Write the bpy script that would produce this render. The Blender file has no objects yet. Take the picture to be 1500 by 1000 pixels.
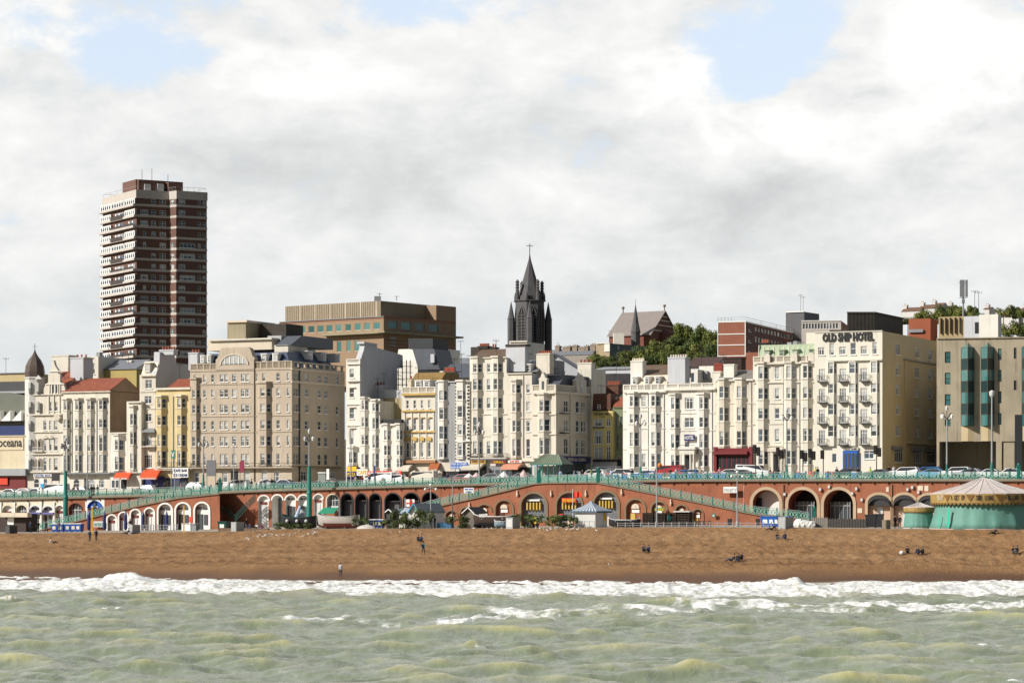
import bpy, bmesh, math, random
import numpy as np
from math import sin, cos, tan, pi, radians as R
from mathutils import Vector, Matrix
random.seed(7)
SC = bpy.context.scene
COL = SC.collection
# ------------------------------------------------------------------ camera, sky, sun
F, CX, HY, ZC = 4000.0, 750.0, 735.0, 9.3
cam_d = bpy.data.cameras.new('camera'); cam = bpy.data.objects.new('camera', cam_d); COL.objects.link(cam)
cam.location = (0, 0, ZC); cam.rotation_euler = (R(90), 0, 0)
cam_d.sensor_width = 36; cam_d.lens = 36*F/1500; cam_d.shift_y = (HY-500)/1500
cam_d.clip_start = 1; cam_d.clip_end = 9000
SC.camera = cam
SUN_EL, SUN_AZ = 31.0, 64.0           # elevation; degrees to the left of straight behind the camera
SC.view_settings.view_transform = 'Standard'; SC.view_settings.look = 'None'
SC.view_settings.gamma = 1; SC.view_settings.use_curve_mapping = False
SC.view_settings.exposure = 0.05
sdir = Vector((-sin(R(SUN_AZ))*cos(R(SUN_EL)), -cos(R(SUN_AZ))*cos(R(SUN_EL)), sin(R(SUN_EL))))
ld = bpy.data.lights.new('sun', 'SUN'); ld.energy = 5.0; ld.angle = R(0.5); ld.color = (1.0, 0.96, 0.90)
lo = bpy.data.objects.new('sun', ld); COL.objects.link(lo); lo.rotation_euler = sdir.to_track_quat('Z', 'Y').to_euler(); lo.location = (-60, 0, 80)

class NT:
    def __init__(s, tree): s.t = tree; s.n = tree.nodes; s.l = tree.links
    def add(s, ty, props=None, ins=None):
        n = s.n.new(ty)
        for k, v in (props or {}).items(): setattr(n, k, v)
        for k, v in (ins or {}).items(): s.put(n, k, v)
        return n
    def put(s, n, k, v):
        i = n.inputs[k]
        if isinstance(v, bpy.types.NodeSocket): s.l.new(v, i)
        else: i.default_value = v
    def math(s, op, a, b=0.0, clamp=False):
        n = s.add('ShaderNodeMath', {'operation': op, 'use_clamp': clamp}); s.put(n, 0, a); s.put(n, 1, b); return n.outputs[0]
    def noise(s, vec, scale, detail=4, rough=.55, dist=0.0):
        n = s.add('ShaderNodeTexNoise', None, {'Vector': vec, 'Scale': scale, 'Detail': detail, 'Roughness': rough, 'Distortion': dist}); return n.outputs['Fac']
    def ramp(s, fac, stops, interp='LINEAR'):
        n = s.add('ShaderNodeValToRGB'); n.color_ramp.interpolation = interp
        e = n.color_ramp.elements
        while len(e) < len(stops): e.new(0.5)
        for i, (p, c) in enumerate(stops):
            e[i].position = p; e[i].color = (c, c, c, 1) if isinstance(c, (int, float)) else (*c, 1)
        s.put(n, 'Fac', fac); return n.outputs['Color']
    def mix(s, fac, a, b, mode='MIX'):
        n = s.add('ShaderNodeMix', {'data_type': 'RGBA', 'blend_type': mode})
        def c(v): return (*v, 1) if isinstance(v, tuple) and len(v) == 3 else v
        s.put(n, 0, fac); s.put(n, 6, c(a)); s.put(n, 7, c(b)); return n.outputs[2]
    def smooth(s, v, a, b):
        n = s.add('ShaderNodeMapRange', {'interpolation_type': 'SMOOTHSTEP'}); s.put(n, 0, v); s.put(n, 1, a); s.put(n, 2, b); return n.outputs[0]

w = bpy.data.worlds.new('World'); SC.world = w; w.use_nodes = True
nt = NT(w.node_tree); nt.n.clear()
sky = nt.add('ShaderNodeTexSky', {'sky_type': 'NISHITA', 'sun_disc': False, 'sun_elevation': R(SUN_EL), 'sun_rotation': R(180+SUN_AZ), 'altitude': 10.0, 'air_density': 1.0, 'dust_density': 2.0})
tc = nt.add('ShaderNodeTexCoord'); D3 = nt.add('ShaderNodeVectorMath', {'operation': 'NORMALIZE'}, {0: tc.outputs['Generated']}).outputs[0]
def skyvec(px, py):
    v = Vector(((px-CX)/F, 1, (HY-py)/F)); v.normalize(); return v
def blob(px, py, sx, sy):        # soft patch of the sky round one direction
    d = skyvec(px, py)
    sub = nt.add('ShaderNodeVectorMath', {'operation': 'SUBTRACT'}, {0: D3, 1: d}).outputs[0]
    mul = nt.add('ShaderNodeVectorMath', {'operation': 'MULTIPLY'}, {0: sub, 1: (F/sx, F/sx, F/sy)}).outputs[0]
    dot = nt.add('ShaderNodeVectorMath', {'operation': 'DOT_PRODUCT'}, {0: mul, 1: mul}).outputs['Value']
    return nt.math('POWER', 2.718, nt.math('MULTIPLY', dot, -1.0))
def total(items):
    r = None
    for v, k in items:
        m = nt.math('MULTIPLY', v, k); r = m if r is None else nt.math('ADD', r, m)
    return r
vs = nt.add('ShaderNodeVectorMath', {'operation': 'MULTIPLY'}, {0: D3, 1: (1, 1, 1.7)}).outputs[0]
n1 = nt.noise(vs, 14, 7, .56, .25)
n2 = nt.noise(vs, 34, 8, .62, .2)
n3 = nt.noise(vs, 8, 5, .5, .4)
n4 = nt.noise(nt.add('ShaderNodeVectorMath', {'operation': 'MULTIPLY'}, {0: D3, 1: (1, 1, 2.6)}).outputs[0], 19, 6, .55, .5)
blue = total([(blob(1150, 60, 150, 85), .62), (blob(1090, 130, 60, 38), .42), (blob(660, 8, 110, 32), .42), (blob(190, 60, 120, 70), .30), (blob(120, 130, 90, 90), .22),
              (blob(1480, 10, 80, 22), .2), (blob(20, 20, 60, 40), .25), (blob(1345, 70, 95, 80), -.6), (blob(1180, 190, 140, 55), -.5)])
north = nt.smooth(nt.add('ShaderNodeSeparateXYZ', None, {0: D3}).outputs[1], -.1, .75)
cov = nt.math('ADD', nt.math('ADD', nt.math('MULTIPLY', n1, .9), nt.math('MULTIPLY', n2, 1.1)), nt.math('SUBTRACT', nt.math('SUBTRACT', nt.math('MULTIPLY', north, .76), .92), blue))
mask = nt.smooth(cov, .42, .68)
white = total([(blob(1360, 50, 90, 60), .40), (blob(1440, 120, 80, 60), .2), (blob(1130, 195, 130, 50), .32), (blob(1000, 110, 90, 60), .22), (blob(420, 110, 170, 70), .22), (blob(800, 60, 200, 60), .15), (blob(800, 310, 110, 60), .12), (blob(20, 190, 120, 120), .1),
               (blob(700, 190, 240, 45), -.17), (blob(430, 245, 150, 60), -.16), (blob(1100, 290, 260, 45), -.12), (blob(560, 290, 120, 40), -.1), (blob(1400, 200, 200, 60), -.07)])
br = nt.math('ADD', nt.math('ADD', nt.math('MULTIPLY', nt.math('SUBTRACT', n3, .5), .5), nt.math('MULTIPLY', nt.math('SUBTRACT', n4, .5), .55)), nt.math('ADD', white, nt.math('ADD', .615, nt.math('MULTIPLY', nt.math('SUBTRACT', n2, .5), .75))))
bil = nt.math('ABSOLUTE', nt.math('SUBTRACT', nt.noise(vs, 26, 6, .5, .3), .5))
br = nt.math('ADD', br, nt.math('MULTIPLY', nt.math('MULTIPLY', nt.math('SUBTRACT', .10, bil), 2.2), total([(blob(1390, 110, 170, 110), 1.0), (blob(1120, 200, 130, 60), .8), (blob(980, 110, 90, 70), .8), (blob(450, 90, 200, 90), .5), (blob(60, 60, 120, 80), .6)])))
ccol = nt.ramp(br, [(0.0, (.50, .50, .50)), (.3, (.60, .61, .615)), (.5, (.71, .725, .725)), (.68, (.82, .825, .815)), (.95, (.97, .965, .945))])
low = nt.smooth(nt.add('ShaderNodeSeparateXYZ', None, {0: D3}).outputs[2], .11, .03)
ccol = nt.mix(nt.math('MULTIPLY', low, .6), ccol, (.66, .70, .71))
bg1 = nt.add('ShaderNodeBackground', None, {'Color': sky.outputs[0], 'Strength': .05})
bgv = nt.add('ShaderNodeBackground', None, {'Color': (.50, .56, .65, 1), 'Strength': .62})      # thin high veil in front of the blue
nt.l.new(nt.math('MULTIPLY', north, 1.12), bgv.inputs['Strength'])
veil = nt.add('ShaderNodeAddShader'); nt.l.new(bg1.outputs[0], veil.inputs[0]); nt.l.new(bgv.outputs[0], veil.inputs[1])
bg2 = nt.add('ShaderNodeBackground', None, {'Color': ccol, 'Strength': 1.05})
mx = nt.add('ShaderNodeMixShader', None, {0: mask}); nt.l.new(veil.outputs[0], mx.inputs[1]); nt.l.new(bg2.outputs[0], mx.inputs[2])
out = nt.add('ShaderNodeOutputWorld'); nt.l.new(mx.outputs[0], out.inputs[0])

# ------------------------------------------------------------------ materials
MATS = {}
def mat(name, col, rough=.8, var=.12, scale=.6, streak=0.0, bump=0.0, bscale=6.0, metal=0.0, spec=.4, fine=0.0):
    if name in MATS: return MATS[name]
    m = bpy.data.materials.new(name); m.use_nodes = True; t = NT(m.node_tree)
    b = t.n['Principled BSDF']; b.inputs['Roughness'].default_value = rough; b.inputs['Metallic'].default_value = metal
    b.inputs['Specular IOR Level'].default_value = spec
    c = (*col, 1)
    if var or streak or fine:
        pos = t.add('ShaderNodeNewGeometry').outputs['Position']
        f = t.math('ADD', t.math('MULTIPLY', t.math('SUBTRACT', t.noise(pos, scale, 5), .5), var*3), 1.0)
        if fine: f = t.math('MULTIPLY', f, t.math('ADD', t.math('MULTIPLY', t.math('SUBTRACT', t.noise(pos, bscale, 3), .5), fine*3), 1.0))
        if streak:
            sv = t.add('ShaderNodeVectorMath', {'operation': 'MULTIPLY'}, {0: pos, 1: (1.6, 1.6, .12)}).outputs[0]
            g = t.smooth(t.noise(sv, 1.3, 5, .65), .5, .78)
            f = t.math('MULTIPLY', f, t.math('SUBTRACT', 1.0, t.math('MULTIPLY', g, streak)))
        t.put(b, 'Base Color', t.mix(1.0, c, t.add('ShaderNodeCombineColor', None, {0: f, 1: f, 2: f}).outputs[0], 'MULTIPLY'))
    else: b.inputs['Base Color'].default_value = c
    if bump:
        pos = t.add('ShaderNodeNewGeometry').outputs['Position']
        bn = t.add('ShaderNodeBump', None, {'Strength': bump, 'Distance': .05, 'Height': t.noise(pos, bscale, 4)})
        t.l.new(bn.outputs[0], b.inputs['Normal'])
    MATS[name] = m; return m
def stucco(name, col, streak=.22, var=.09): return mat(name, col, .85, var, .35, streak, .15, 3.0)
def paint(name, col, rough=.45): return mat(name, col, rough, .05, 2.0)
def glass_mat(name, dark, blind, share, rough=.08):
    m = bpy.data.materials.new(name); m.use_nodes = True; t = NT(m.node_tree); b = t.n['Principled BSDF']
    rnd = t.add('ShaderNodeObjectInfo').outputs['Random']
    gen = t.add('ShaderNodeSeparateXYZ', None, {0: t.add('ShaderNodeTexCoord').outputs['Generated']})
    r2 = t.math('FRACT', t.math('MULTIPLY', rnd, 17.3)); r3 = t.math('FRACT', t.math('MULTIPLY', rnd, 91.7))
    drop = t.math('GREATER_THAN', gen.outputs[2], t.math('MULTIPLY', r2, .95))         # roller blind let down this far
    side = t.math('GREATER_THAN', t.math('ABSOLUTE', t.math('SUBTRACT', gen.outputs[0], .5)), t.math('ADD', .18, t.math('MULTIPLY', r3, .3)))   # drawn curtains
    fold = t.math('ADD', .85, t.math('MULTIPLY', t.math('SINE', t.math('MULTIPLY', gen.outputs[0], 46)), .15))
    has = t.math('LESS_THAN', r3, share)
    f = t.math('MULTIPLY', t.math('MAXIMUM', drop, t.math('MULTIPLY', side, fold)), has)
    dk = t.mix(t.math('FRACT', t.math('MULTIPLY', rnd, 37.1)), dark, tuple(min(1, c*2.6+.01) for c in dark))
    t.put(b, 'Base Color', t.mix(f, dk, blind)); b.inputs['Roughness'].default_value = rough
    b.inputs['Specular IOR Level'].default_value = .7; MATS[name] = m; return m
GL = glass_mat('window_glass_curtained', (.035, .045, .055), (.42, .43, .42), .8)
GD = glass_mat('window_glass_dark', (.02, .032, .048), (.30, .32, .34), .22)
GT = glass_mat('teal_glass', (.015, .07, .07), (.09, .20, .19), .3)
WHITE = paint('white_paint', (.78, .77, .73)); GREYW = paint('weathered_white_paint', (.55, .55, .54))
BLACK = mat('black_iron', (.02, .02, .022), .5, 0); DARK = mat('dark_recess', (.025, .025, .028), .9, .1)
SLATE = mat('slate', (.075, .085, .105), .6, .22, 1.2, .15, .4, 4); SLATEB = mat('pale_slate', (.17, .18, .20), .6, .2, 1.2, .15, .4, 4)
TILE = mat('red_clay_tile', (.26, .075, .04), .8, .3, 1.0, .2, .5, 4); BROWNR = mat('brown_roof', (.13, .085, .055), .85, .3, 1.0, .1, .5, 4)
GOLDR = mat('lichen_brown_roof', (.24, .15, .05), .85, .3, 1.0, .1, .5, 4)
LEAD = mat('lead_sheet', (.22, .23, .24), .6, .15); POT = mat('terracotta_pot', (.32, .09, .05), .8, .2); POTW = mat('buff_pot', (.6, .54, .44), .8, .2)
BRICK = mat('red_brick', (.30, .108, .056), .85, .26, .45, .45, .5, 9, fine=.3); CREAMT = stucco('cream_trim', (.62, .54, .42))
TEAL = paint('teal_green_paint', (.02, .17, .14)); MINT = mat('mint_green_paint', (.19, .38, .30), .5, .2, 3.0); STONE = stucco('weathered_stone', (.22, .18, .13), .3)
METAL = mat('grey_galvanised_metal', (.32, .33, .34), .45, .1, metal=.4); ASPH = mat('asphalt', (.06, .06, .062), .85, .2, 1.5, 0, .3, 20)

# ------------------------------------------------------------------ mesh builder
class MB:
    def __init__(s): s.v = []; s.f = []; s.m = []; s.cur = 0; s.sm = []; s.smooth = False
    def face(s, pts, mi=None):
        b = len(s.v); s.v += [tuple(p) for p in pts]; s.f.append(tuple(range(b, b+len(pts)))); s.m.append(s.cur if mi is None else mi); s.sm.append(s.smooth)
    def hexa(s, a, b, mi=None):                      # a: four corners of one side, b: the matching four
        a = list(a); b = list(b); base = len(s.v); s.v += [tuple(p) for p in a+b]
        for q in ((0, 1, 2, 3), (7, 6, 5, 4), (0, 4, 5, 1), (1, 5, 6, 2), (2, 6, 7, 3), (3, 7, 4, 0)):
            s.f.append(tuple(base+i for i in q)); s.m.append(s.cur if mi is None else mi); s.sm.append(False)
    def box(s, x0, x1, y0, y1, z0, z1, mi=None):
        s.hexa([(x0, y0, z0), (x1, y0, z0), (x1, y0, z1), (x0, y0, z1)], [(x0, y1, z0), (x1, y1, z0), (x1, y1, z1), (x0, y1, z1)], mi)
    def prism(s, poly, z0, z1, mi=None, top=None):   # plan polygon, level or tapered to 'top'
        t = top or poly; n = len(poly); b = len(s.v)
        s.v += [(p[0], p[1], z0) for p in poly]+[(p[0], p[1], z1) for p in t]
        fs = [(i, (i+1) % n, n+(i+1) % n, n+i) for i in range(n)]+[tuple(range(n, 2*n)), tuple(range(n-1, -1, -1))]
        for f in fs: s.f.append(tuple(b+i for i in f)); s.m.append(s.cur if mi is None else mi); s.sm.append(False)
    def lathe(s, c, prof, n=12, mi=None, wob=None, ph=0):
        b = len(s.v)
        for (r, z) in prof:
            for i in range(n):
                a = 2*pi*i/n+ph; rr = r*(wob(a, z) if wob else 1); s.v.append((c[0]+rr*cos(a), c[1]+rr*sin(a), c[2]+z))
        for j in range(len(prof)-1):
            for i in range(n):
                s.f.append((b+j*n+i, b+j*n+(i+1) % n, b+(j+1)*n+(i+1) % n, b+(j+1)*n+i)); s.m.append(s.cur if mi is None else mi); s.sm.append(s.smooth)
        s.f.append(tuple(b+(len(prof)-1)*n+i for i in range(n))); s.m.append(s.cur if mi is None else mi); s.sm.append(False)
        s.f.append(tuple(b+i for i in range(n-1, -1, -1))); s.m.append(s.cur if mi is None else mi); s.sm.append(False)
    def bar(s, a, b, r, mi=None, n=4, r2=None):
        a = Vector(a); b = Vector(b); d = (b-a)
        if d.length < 1e-6: return
        d.normalize(); u = d.orthogonal().normalized() if abs(d.z) > .99 else d.cross(Vector((0, 0, 1))).normalized(); v = d.cross(u)
        r2 = r if r2 is None else r2; base = len(s.v)
        for p, rr in ((a, r), (b, r2)):
            for i in range(n):
                t = 2*pi*(i+.5)/n; s.v.append(tuple(p+u*cos(t)*rr+v*sin(t)*rr))
        for i in range(n): s.f.append((base+i, base+(i+1) % n, base+n+(i+1) % n, base+n+i)); s.m.append(s.cur if mi is None else mi); s.sm.append(s.smooth)
        s.f.append(tuple(base+n+i for i in range(n))); s.m.append(s.cur if mi is None else mi); s.sm.append(False)
        s.f.append(tuple(base+i for i in range(n-1, -1, -1))); s.m.append(s.cur if mi is None else mi); s.sm.append(False)
    def ball(s, c, r, mi=None, n=8, m=5, sq=(1, 1, 1)):
        b = len(s.v)
        for j in range(m+1):
            th = pi*j/m
            for i in range(n):
                a = 2*pi*i/n; s.v.append((c[0]+r*sq[0]*sin(th)*cos(a), c[1]+r*sq[1]*sin(th)*sin(a), c[2]+r*sq[2]*cos(th)))
        for j in range(m):
            for i in range(n): s.f.append((b+j*n+i, b+(j+1)*n+i, b+(j+1)*n+(i+1) % n, b+j*n+(i+1) % n)); s.m.append(s.cur if mi is None else mi); s.sm.append(True)
    def mesh(s, name, mats, off=(0, 0, 0)):
        me = bpy.data.meshes.new(name)
        vv = [(x-off[0], y-off[1], z-off[2]) for x, y, z in s.v]
        me.from_pydata(vv, [], s.f)
        for mm in (mats if isinstance(mats, (list, tuple)) else [mats]): me.materials.append(mm)
        me.polygons.foreach_set('material_index', s.m); me.polygons.foreach_set('use_smooth', s.sm); me.update(); return me
    def build(s, name, mats, parent=None, local=False):
        if not s.v: return None
        off = (0, 0, 0) if (local or parent is None) else wloc(parent)
        o = bpy.data.objects.new(name, s.mesh(name, mats, off)); COL.objects.link(o); o.parent = parent; return o
def wloc(o):
    l = Vector(o.location)
    while o.parent: o = o.parent; l = l+o.location
    return l
def tag(o, label=None, cat=None, group=None, kind=None):
    if label: o['label'] = label
    if cat: o['category'] = cat
    if group: o['group'] = group
    if kind: o['kind'] = kind
    return o
def thing(name, label, cat, loc, group=None, rz=0):
    o = bpy.data.objects.new(name, None); COL.objects.link(o); o.location = loc; o.rotation_euler = (0, 0, rz); o.empty_display_size = .2
    return tag(o, label, cat, group)
def place(name, me, parent, loc, rz=0, absolute=True):       # linked object sharing a mesh
    o = bpy.data.objects.new(name, me); COL.objects.link(o); o.parent = parent
    o.location = (Vector(loc)-wloc(parent)) if (absolute and parent) else loc; o.rotation_euler = (0, 0, rz); return o
def copy_tree(o, parent=None):
    c = o.copy(); COL.objects.link(c); c.parent = parent
    for ch in o.children: copy_tree(ch, c)
    return c
def interp(x, xs, ys): return float(np.interp(x, xs, ys))

# ------------------------------------------------------------------ street frame: vertical planes seen at a pixel column, standing at a real distance
def Dl(px, D0, ang=25.0): return D0/(1+tan(R(ang))*(px-CX)/F)
class Fr:
    def __init__(s, px, D, ang=25.0, dref=None):
        a = R(ang); s.ang = -a; s.o = Vector(((px-CX)/F*D, D)); s.t = Vector((cos(a), -sin(a))); s.n = Vector((-sin(a), -cos(a))); s.dref = dref
    def at(s, px, w=0.0):
        k = (px-CX)/F; o = s.o-s.n*w; u = (k*o.y-o.x)/(s.t.x-k*s.t.y); return o+s.t*u
    def z(s, py, p=None, w=0.0): return ZC+(HY-py)/F*((s.dref+w*abs(cos(s.ang))) if s.dref else p.y)
    def pt(s, px, py, w=0.0): p = s.at(px, w); return Vector((p.x, p.y, s.z(py, p, w)))
    def back(s, v, d): return Vector((v[0]-s.n.x*d, v[1]-s.n.y*d, v[2]))
    def box(s, mb, x0, x1, y0, y1, w0, w1, mi=None):        # pixel extents, w in metres behind the plane
        a = [s.pt(x0, y1, w0), s.pt(x1, y1, w0), s.pt(x1, y0, w0), s.pt(x0, y0, w0)]
        mb.hexa(a, [s.back(v, w1-w0) for v in a], mi)
    def poly(s, mb, pts, w0, w1, mi=None):                  # polygon of pixels, given depth
        a = [s.pt(x, y, w0) for x, y in pts]; b = [s.back(v, w1-w0) for v in a]; n = len(a); base = len(mb.v)
        mb.v += [tuple(v) for v in a+b]; m = mb.cur if mi is None else mi
        for f in [tuple(range(n)), tuple(range(2*n-1, n-1, -1))]+[((i+1) % n, i, n+i, n+(i+1) % n) for i in range(n)]:
            mb.f.append(tuple(base+i for i in f)); mb.m.append(m); mb.sm.append(False)
W0, FAC0 = 405.0, 437.0           # distance at the picture's middle column of the sea wall and of the terrace fronts
YB = ([-300, 0, 200, 400, 600, 800, 1000, 1220, 1500, 1800], [735, 730, 725, 717, 711, 706, 702.5, 702, 702, 702])
def zdeck(px): return ZC+(HY-interp(px, *YB))/F*Dl(px, W0)
YC = ([-300, 0, 200, 330, 420, 600, 850, 1000, 1150, 1300, 1500, 1800], [783, 781, 780, 778, 775, 774, 773, 772, 772.5, 774.5, 776, 776])
CR0 = 372.0
def zlow(px): return ZC-(interp(px, *YC)-HY)/F*Dl(px, CR0)
def shoreD(px): return ZC*F/(interp(px, [0, 400, 800, 1150, 1500], [845, 850, 852, 853, 850])-HY)
def street(px, D0, up=0.0): D = Dl(px, D0); return Vector(((px-CX)/F*D, D, zdeck(px)+up))
def lowpt(px, D0): D = Dl(px, D0); return Vector(((px-CX)/F*D, D, zlow(px)))
# ================================================================== the setting
def grid_mesh(name, V, nu, nv, m, smooth=True, attr=None):
    idx = np.arange(nu*nv).reshape(nv, nu)
    q = np.stack([idx[:-1, :-1], idx[:-1, 1:], idx[1:, 1:], idx[1:, :-1]], -1).reshape(-1, 4)
    me = bpy.data.meshes.new(name); me.vertices.add(nu*nv); me.vertices.foreach_set('co', V.reshape(-1).astype(np.float32))
    me.loops.add(q.size); me.loops.foreach_set('vertex_index', q.reshape(-1).astype(np.int32))
    me.polygons.add(len(q)); me.polygons.foreach_set('loop_start', np.arange(0, q.size, 4, dtype=np.int32)); me.polygons.foreach_set('loop_total', np.full(len(q), 4, np.int32))
    me.update(calc_edges=True); me.polygons.foreach_set('use_smooth', [smooth]*len(q)); me.materials.append(m)
    for k, a in (attr or {}).items():
        at = me.attributes.new(k, 'FLOAT', 'POINT'); at.data.foreach_set('value', a.reshape(-1).astype(np.float32))
    o = bpy.data.objects.new(name, me); COL.objects.link(o); return o
rs = np.random.RandomState(3)
def vnoise(x, y, seed=0):                         # smooth value noise on numpy arrays
    xi = np.floor(x).astype(np.int64); yi = np.floor(y).astype(np.int64); fx = x-xi; fy = y-yi
    fx = fx*fx*(3-2*fx); fy = fy*fy*(3-2*fy)
    def h(a, b):
        n = (a*374761393+b*668265263+seed*974634777) & 0xffffffff; n = ((n ^ (n >> 13))*1274126177) & 0xffffffff
        return ((n ^ (n >> 16)) & 0xffff)/65535.0
    return (h(xi, yi)*(1-fx)+h(xi+1, yi)*fx)*(1-fy)+(h(xi, yi+1)*(1-fx)+h(xi+1, yi+1)*fx)*fy
def fbm(x, y, o=4, seed=0):
    s = 0; a = .5
    for i in range(o): s = s+a*vnoise(x, y, seed+i*7); x = x*2.03+5.1; y = y*2.03+1.7; a *= .5
    return s
def sstep(x, a, b): t = np.clip((x-a)/(b-a), 0, 1); return t*t*(3-2*t)
# ---- sea
nu, nv = 1080, 560
k = np.linspace(-.32, .32, nu)[None, :]; Dv = 128*(398/128.)**np.linspace(0, 1, nv)[:, None]
Xs = k*Dv; Ys = Dv+0*k
px_s = CX+F*k+0*Dv
shD = ZC*F/(np.interp(px_s, [0, 400, 800, 1150, 1500], [845, 850, 852, 853, 850])-HY)
wx = Xs+3*fbm(Xs/14, Ys/14, 3, 5); wy = Ys+5*fbm(Xs/17+9, Ys/11, 3, 6)
H = np.zeros_like(Xs)
for i in range(44):
    lam = 2.2*(1.105**i)*rs.uniform(.92, 1.08)
    if lam > 26: lam = rs.uniform(5, 16)
    th = rs.normal(R(84), .40) if i % 5 < 3 else rs.normal(R(14), .35); amp = .0125*lam**.82*rs.uniform(.55, 1.2)*(1 if i % 5 < 3 else (.75 if lam < 9 else .3))
    if lam > 14: amp *= .7
    if 1.8 < lam < 6: amp *= 1.35
    if lam > 8: amp *= .7
    ph = (wx*cos(th)+wy*sin(th))*2*pi/lam+rs.uniform(0, 6.28); s_ = (1+np.sin(ph))/2
    H += amp*(2*s_**2.2-.9)*(.45+1.1*vnoise(Xs/lam/3+i, Ys/lam/2, 60+i))
H += .44*(fbm(Xs/1.9+Ys/5, Ys/1.1, 5, 20)-.5)-.16*np.abs(fbm(Xs/3+Ys/6, Ys/2.2, 3, 21)-.5)*2
crest = H.copy()
dsh = shD-Ys                                          # metres to the waterline
fade = sstep(dsh, -2, 26); H = H*(.12+.88*fade)
def bump(px, py, sx, sy, h):                          # one breaking crest standing in the water
    D0_ = ZC*F/(py-HY); x0 = (px-CX)/F*D0_; dx = (Xs-x0)/sx; dy = (Ys-D0_)/sy
    return h*np.exp(-dx**2-np.where(dy > 0, (dy*1.0)**2, (dy*1.7)**2))
ragg = .6+.8*fbm(Xs/1.6, Ys/3, 4, 31)
brk = np.zeros_like(H)
brk_list = [(185, 851, 3.0, 3.2, 1.15), (150, 853, 5, 3, .55), (60, 853, 9, 3, .45), (10, 876, 2.6, 2.0, .75), (1150, 862, 3.2, 3.4, 1.1), (1200, 863, 4, 3, .7), (1100, 865, 4, 3, .5),
            (1340, 864, 5, 3, .65), (1420, 862, 7, 3, .45), (620, 862, 12, 3, .42), (860, 864, 12, 3, .45), (400, 862, 9, 3, .35), (1010, 864, 6, 3, .5), (1480, 866, 6, 3, .5)]
for b in brk_list: brk = brk+bump(*b)
H += brk*ragg
waves = [(700, 945, 1.1, 1.5, .75), (450, 898, 3.5, 1.6, .35), (160, 887, 2.0, 1.5, .35), (440, 960, 3.2, 1.5, .4), (790, 905, 3.5, 2, .38), (1060, 918, 2.2, 1.5, .4), (1450, 926, 3, 1.6, .45), (1240, 928, 2.2, 1.5, .35),
         (660, 950, 2.4, 1.5, .35), (350, 905, 4, 1.8, .3), (960, 930, 3, 1.5, .4), (1480, 988, 2, 1.3, .3), (250, 888, 3, 1.6, .3), (60, 955, 3, 1.5, .35), (920, 960, 2.6, 1.5, .35)]
wv = np.zeros_like(H)
waves = [(x, y, sx*(1.1 if x == 700 else .42), sy*.6, h*(.42 if x == 700 else .4)) for x, y, sx, sy, h in waves]+[(rs.uniform(0, 1500), rs.uniform(885, 1000), rs.uniform(.5, 1.5), rs.uniform(.4, .9), rs.uniform(.06, .2)*(.6 if _ % 2 else 1)) for _ in range(130)]
for b in waves: wv = wv+bump(*b)
H += wv*(.3+1.4*fbm(Xs/.9, Ys/1.3, 4, 40))
up = .0*H
swash = 1-sstep(np.abs(dsh+1), 0, 5); H += .10*swash
# foam: surf band, streaks behind it, caps on the breaking crests
edge = 3.5*(fbm(Xs/7, Ys/40, 3, 51)-.5)*2
Fm = sstep(dsh+edge, -1.5, -.2)*(1-sstep(dsh+edge*2+22*(fbm(Xs/16, Ys/60, 2, 58)-.45), 30, 44))
tex = fbm(Xs/1.2, Ys/3.2, 5, 52)
surf = np.clip(Fm*(.64+1.6*(tex-.38)+.4*brk), 0, 1)
surf = np.clip(surf*1.35, 0, 1)
def streak(pxs, pys, half, den):                      # drifting foam lines: (px, py) path
    pyl = np.interp(px_s, pxs, pys, left=0, right=0); Dc = np.where(pyl > 0, ZC*F/np.maximum(pyl-HY, 1), -99)
    e = np.exp(-((Ys-Dc+6*(fbm(Xs/9, Ys/14, 3, 70)-.5))/half)**2); n = fbm(Xs/1.6, Ys/2.6+Xs/14, 5, 71)
    return den*e*sstep(n+.28*e, .44, .95)*1.15
st = streak([380, 500, 620, 780], [905, 902, 909, 896], 6, .8)+streak([640, 760, 900, 1080, 1300, 1500], [903, 893, 890, 885, 884, 886], 13, .85)+streak([960, 1200, 1500], [879, 880, 880], 10, .85)
st = st+streak([0, 120, 300, 420], [872, 868, 876, 868], 4, .35)+streak([860, 980, 1100], [915, 908, 905], 4, .3)+.3*sstep(fbm(Xs/2.5, Ys/5, 5, 75), .66, .8)
n75 = fbm(Xs/.6, Ys/1.0, 4, 76)
caps = np.clip(sum([bump(x, y, sx*.6, sy*.5, 1.0) for x, y, sx, sy, h in ((700, 946, 1.3, 1.6, 1), (695, 943, 1.0, 2, 1), (10, 876, 3, 2.2, 1), (160, 886, 1.8, 2, 1), (252, 885, .7, 1, 1), (1445, 937, 2.0, 1.2, 1), (1480, 988, 1.0, 1, 1), (345, 931, 2, 1.5, .7), (985, 898, 2, 2, 1), (370, 929, 2, 1.5, .7))])*2.0*sstep(n75, .38, .62), 0, 1)
crf = .9*sstep(crest+.35*(n75-.5), .62, .86)*sstep(fbm(Xs/5, Ys/5, 3, 78), .5, .62)
foam = np.clip(surf+st+caps+crf, 0, 1); H += .26*foam*(fbm(Xs/.9, Ys/1.6, 4, 81)-.5)*2
thin = np.clip((H+.35)/1.0+.35*(fbm(Xs/2.2+Ys/9, Ys/2.8, 4, 90)-.5), 0, 1)
sm = bpy.data.materials.new('sea_water'); sm.use_nodes = True; t = NT(sm.node_tree); b = t.n['Principled BSDF']
pos = t.add('ShaderNodeNewGeometry').outputs['Position']
af = t.add('ShaderNodeAttribute', {'attribute_name': 'foam'}).outputs['Fac']; ac = t.add('ShaderNodeAttribute', {'attribute_name': 'silt_light'}).outputs['Fac']
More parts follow.
